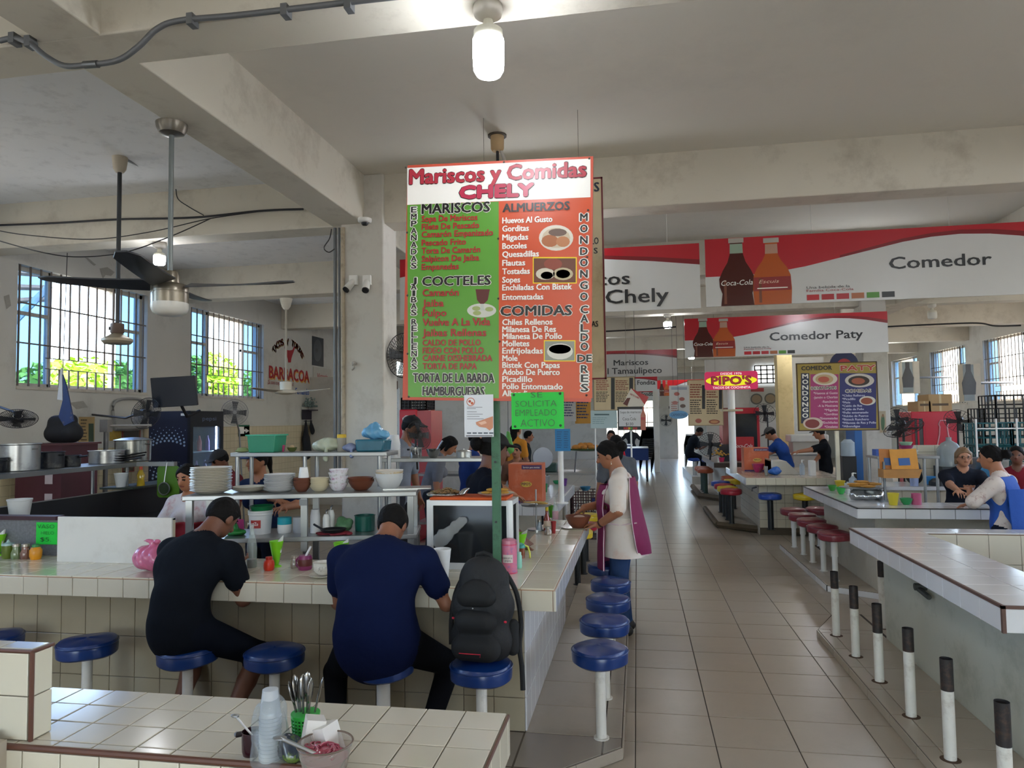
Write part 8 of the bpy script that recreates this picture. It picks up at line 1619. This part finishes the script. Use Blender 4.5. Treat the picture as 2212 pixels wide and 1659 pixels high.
for k, c_ in enumerate(('#8a2a5c', '#9ac4a4')): tag(obj('colander', B().lathe([(r * (.075 - .008 * k), z * .05) for r, z in BOWL], 20), M(c_, .4), loc=(x0 + .36, 8.45, zt_ + .06 + .035 * k)), 'magenta plastic bowl on the white plates' if k == 0 else 'pale green plastic bowl nested over the magenta one', 'bowl')
single('napkin_box', B().box(0, 0, 0, .14, .1, .07), M('#3a5aa8', .5), 'blue box on the small steel table', 'box', loc=(x0 + .02, 8.35, zt_), rz=.1)
vessel('water_dispenser', 'clear water dispenser jug behind the menu pole', 'jug', 1832, 985, 28, 36, [(1, 0), (1, .8), (.5, 1)], M('#b0bcc4', .2, alpha=.7), y=9.8); boxy('cabinet', 'black microwave stand under the water dispenser', 'cabinet', (1822, 985, 1850, 1040), 9.78, .35, black, True); boxy('blue_cabinet', 'narrow bright blue locker beside the white column', 'locker', (1849, 930, 1862, 1010), 9.9, .4, M('#1f5a9a', .4), True)
# red fridge, cardboard boxes
x0, za, x1, zb = pxbox(2008, 888, 2068, 965, 13.5); x00 = at(1968, 890, y=13.5).x; rf = thing('drinks_fridge', 'red cola fridge with white bottle outline under cardboard boxes', 'fridge', (x00, 13.5, 0)); obj('body', B().box(0, 0, 0, x1 - x00, .7, zb), crd, rf, 0, bevel=.015); obj('door_glass', B().box(.05, -.01, .5, x0 - x00 - .06, 0, zb - .12), M('#5a5a5a', .2), rf, 0)
for k in (.3, .65): obj('door_bar', B().box((x0 - x00) * k, -.02, .5, (x0 - x00) * k + .03, -.005, zb - .12), crd, rf, 0)
b = B(); b.T = FACE; cxx = (x0 + x1) / 2 - x00 - .0; hw = (x1 - x0) / 2
b.tube([(cxx + hw * u, zb - .78 + .62 * v, .004) for u, v in ((-.55, 0), (-.5, .25), (-.3, .6), (-.25, .82), (-.32, .9), (-.2, 1), (.2, 1), (.32, .9), (.25, .82), (.3, .6), (.5, .25), (.55, 0))], .012, 5); obj('bottle_outline', b, M('#d8a0a4', .4), rf)
cbm = M('#b3946a', .8, var=.1)
for r, l in (((2007, 850, 2055, 888), 'large cardboard box on the red cola fridge'), ((1984, 866, 2010, 889), 'open cardboard box beside the larger one')):
    xa, z0_, xb, z1_ = pxbox(*r, 13.55); t = thing('cardboard_box', l, 'box', (xa, 13.55, zb)); obj('box', B().box(0, 0, 0, xb - xa, .5, z1_ - z0_), cbm, t, 0); obj('tape', B().box((xb - xa) * .45, -.004, 0, (xb - xa) * .55, 0, z1_ - z0_), M('#c9b48a', .5), t, 0); obj('print_lines', B().box((xb - xa) * .15, -.005, .1, (xb - xa) * .85, -.001, .14), M('#5a4a3a', .7), t, 0)
for l, px, py, y, R, d in (('wide dark wire fan tilted flat beside the saint column', 1952, 925, 11.6, .28, (.1, -.5, -.85)), ('small wire fan behind the tilted flat one', 1938, 905, 12.8, .2, (-.4, -.7, -.3)), ('wire fan leaning next to the red fridge', 2072, 910, 12.6, .22, (-.5, -.6, -.5)), ('dark round fan high on the cream counter stall wall', 1652, 893, 14.2, .2, (-.3, -.8, -.4))):
    c = at(px, py, y=y); cage_fan(l, c, R, d, '#24262a', arm=[c + Vector((.1, .3, .1)), c + Vector((.1, .35, -c.z))], spokes=20)
for l, px, y0, y1, y in (('tall light box with bottle picture between the windows', 2100, 785, 868, 16.5), ('narrow light box with bottle picture near the far window', 1968, 780, 850, 19.5)):
    x0, za, x1, zb = pxbox(px - 17, y0, px + 17, y1, y); t = thing('light_box', l, 'light box', (x0, y, za)); obj('case', B().box(0, 0, 0, x1 - x0, .25, zb - za), M('#c4bca8', .5), t, 0); obj('face', B().box(.0, -.012, .02, (x1 - x0) * .6, -.001, zb - za - .02), M('#7d8684', .4, var=.3, scale=4), t, 0); obj('bottle_print', B().lathe([(.12, .15), (.14, .4), (.05, .65), (.05, .8)], 12, ((x1 - x0) * .3, -.014, 0), .02), M('#3c3a38', .4), t); obj('bracket', B().tube([((x1 - x0) / 2, .25, (zb - za) / 2), (XR - x0 - .0, .4, (zb - za) / 2)], .03, 6), grey_pipe, t)
# crates and bottles by the windows
for k, (px, py, w, h) in enumerate(((2178, 935, .75, .45), (2176, 900, .7, .42), (2200, 868, .6, .4))):
    q = at(px, py, y=11.2); crate('black plastic crate in the pile by the far windows', q.x - .3, 11.2, q.z - .3 if k else q.z - .5, w, .5, h, blkp, 'black crates', 3, 5)
tq = at(2110, 960, y=10.6); tc = thing('bottle_rack', 'white wire rack of teal bottle crates by the windows', 'rack', (tq.x, 10.6, 0))
for x in (0, .25, .5, .75, 1.0): obj('upright', B().cyl((x, 0, 0), (x, 0, at(2110, 905, y=10.6).z), .012), white_p, tc)
for z in (1.15, 1.45): obj('rail', B().tube([(0, 0, z), (1.0, 0, z)], .01, 6), white_p, tc)
for k in range(4): crate('teal plastic bottle crate on the wire rack', tq.x + .05 + .45 * (k % 2), 10.7, .9 + .32 * (k // 2), .42, .4, .3, M('#1f5a60', .45), 'teal crates', 3, 5)
single('table', B().box(-.1, -.1, .86, 1.2, .7, .9).box(-.05, -.05, 0, .0, .0, .86).box(1.1, -.05, 0, 1.15, 0, .86).box(-.05, .6, 0, 0, .65, .86).box(1.1, .6, 0, 1.15, .65, .86), steel_d, 'low steel table under the teal crates', 'table', loc=(tq.x, 10.62, 0))
# saint print on the column
sn = Board('poster', 'saint print taped on the white column', 'poster', (1900, 888, 935, 1914, 888, 934), y=12.29, mat=M('#b3a48a', .6, var=.2), thick=.004); sn.oval(1907, 912, 4, 18, ink('#4a6a4a'), .002); sn.oval(1907, 898, 2.5, 4, ink('#8a6a4a'), .003); sn.done()
tag(obj('wall_partition', B().box(1.6, 17.0, 0, 4.2, 17.15, 3.0), M('#c4c4bf', .8, var=.06, dirt='#9a968c', damt=.4), smooth=0), 'white partition behind the cream counter stall', kind='structure')
# pierced vent blocks on it; a glowing panel stands in for daylight behind them
x0, za, x1, zb = pxbox(1631, 789, 1682, 828, 16.95); vb = thing('vent_block', 'pierced vent block panel with a glowing backing on the white partition', 'vent', (x0, 16.93, za)); obj('glow_panel', B().box(0, .01, 0, x1 - x0, .06, zb - za), M('#dfe6ee', .5, 0, 0, emit=1.6), vb, 0)
for k in range(5): obj('slat', B().box(0, -.01, (zb - za) * k / 4 - .015, x1 - x0, .02, (zb - za) * k / 4 + .015), M('#8a8c8c', .7), vb, 0); obj('slat', B().box((x1 - x0) * k / 4 - .015, -.01, 0, (x1 - x0) * k / 4 + .015, .02, zb - za), M('#8a8c8c', .7), vb, 0)
pf_ = Board('poster', 'food photo poster with round plates on the white partition', 'poster', (1618, 836, 882, 1682, 834, 880), y=16.99, mat=M('#a8aaa6', .6, var=.1), thick=.01)
for x, y in ((1634, 862), (1664, 861)): pf_.oval(x, y, 13, 12, ink('#5a5a56'), .002); pf_.oval(x, y, 10, 9, ink('#8a7a62'), .003)
pf_.rect(1622, 838, 1650, 846, ink('#9a3a3a'), .002); pf_.done()
# cream counter stall: fridge, cola box, fan, small things
x0, za, x1, zb = pxbox(1562, 880, 1640, 960, 14.6); rf = thing('drinks_fridge', 'tall red cola fridge with dark glass behind the lit sign', 'fridge', (x0, 14.6, 0)); obj('body', B().box(0, 0, 0, x1 - x0, .6, zb), crd, rf, 0, bevel=.015); obj('pane', B().box((x1 - x0) * .25, -.012, .4, (x1 - x0) * .92, -.002, zb - .12), M('#2c3034', .1, spec=.7), rf, 0); obj('chrome_side', B().box(0, -.02, .2, (x1 - x0) * .18, -.005, zb), M('#8a5a5c', .25, .5), rf, 0)
xx0, za, xx1, zc_ = pxbox(1588, 945, 1636, 985, 13.6); t = thing('cola_box', 'red counter display with white cola script', 'display', (xx0, 14.0, .832)); obj('box', B().box(0, 0, 0, xx1 - xx0, .3, zc_ - .832), M('#b8202c', .4), t, 0); b = B(); b.T = FACE; text(b, 'Coca-Cola', .03, (zc_ - .832) * .55, (xx1 - xx0) * .85, .07, .0, .3, .004); obj('lettering', b, Wt, t, 0)
boxy('glass_case', 'glass topped counter case behind the sign pole', 'display case', (1555, 960, 1590, 992), 13.9, .4, M('#3c4044', .15, alpha=.85), z0=.832)
c = at(1534, 960, y=14.2); t = cage_fan('round black pedestal fan standing on the far counter', c, 26 * mpp(c), (-.35, -1, .05), '#17191c', arm=[(c.x, 14.3, .832)], spokes=30)
q = at(1559, 994, y=13.7); t = thing('flower_pot', 'pink pot with yellow artificial flowers on the far counter', 'flower pot', (q.x, 13.7, .832)); obj('pot', B().lathe([(.04, 0), (.055, .08), (.05, .08), (.01, .07)], 16), M('#c2305c', .4), t)
b = B(); rn = random.Random(2)
for _ in range(26): b.ell((rn.gauss(0, .05), rn.gauss(0, .04), .12 + abs(rn.gauss(0, .05))), (.02, .02, .015), 6, 4)
obj('flowers', b, M('#c99a3a', .7, var=.5, scale=40), t)['kind'] = 'stuff'; obj('stems', B().tube([(0, 0, .06), (0, 0, .14)], .01, 5), M('#3a5a2a', .7), t)
vessel('wire_basket', 'green and pink wrapped basket on the cream counter', 'basket', 1638, 1020, 26, 18, BOWL, M('#b8306a', .4, var=.4, scale=20, dirt='#2a8a5a', dscale=12, damt=.9), z=.822); q = at(1674, 1026, z=.822); single('plastic_bag', sdf_mesh('plastic_bag', [ell((0, 0, .05), (.09, .07, .05)), ell((.02, 0, .09), (.05, .04, .03))], .012, [M('#2a6ac4', .25, var=.2, alpha=.95)], rough=.005), None, 'shiny blue plastic bag on the cream counter', 'bag', loc=q)
xa, z0_, xb, z1_ = pxbox(1662, 995, 1722, 1022, 10.9); t = thing('food_warmer', 'sloping steel food warmer on the cream counter', 'warmer', (xa, 10.75, .822)); obj('body', B().prism([(0, 0), (xb - xa, 0), (xb - xa - .18, z1_ - .822), (0, z1_ - .822)], 0, .5, 'y'), M('#b0aca4', .35, .5), t, 0); obj('sneeze_guard', B().box(0, -.01, .02, .02, .5, z1_ - .8), steel, t, 0)
boxy('napkin_holder', 'white napkin holder on the cream counter corner', 'napkin holder', (1750, 995, 1762, 1028), 10.5, .1, white_p, z0=.822)
vessel('glass', 'clear glass tumbler on the cream counter', 'glass', 1655, 1027, 9, 20, CUP, M('#b8bcb8', .1, alpha=.4), z=.822)
gr = shelf_unit('grill_table', 'dark grill table where the man in blue stoops', 2.0, 3.2, 12.95, 13.4, 1.0, .5, (0, 1), black)
x0 = at(1715, 950, y=14.2).x; single('wall_sink', B().box(0, 0, 0, .7, .5, .14), M('#d6d4cc', .35), 'white wall sink behind the man in black', 'sink', loc=(x0, 14.5, at(1730, 955, y=14.5).z), bevel=.02)
single('tiled_block', B().box(0, 0, 0, .6, .4, at(1730, 955, y=14.5).z), M('#b8b4a8', .5, var=.1), 'tiled block under the white wall sink', 'block', loc=(x0 + .05, 14.55, 0))
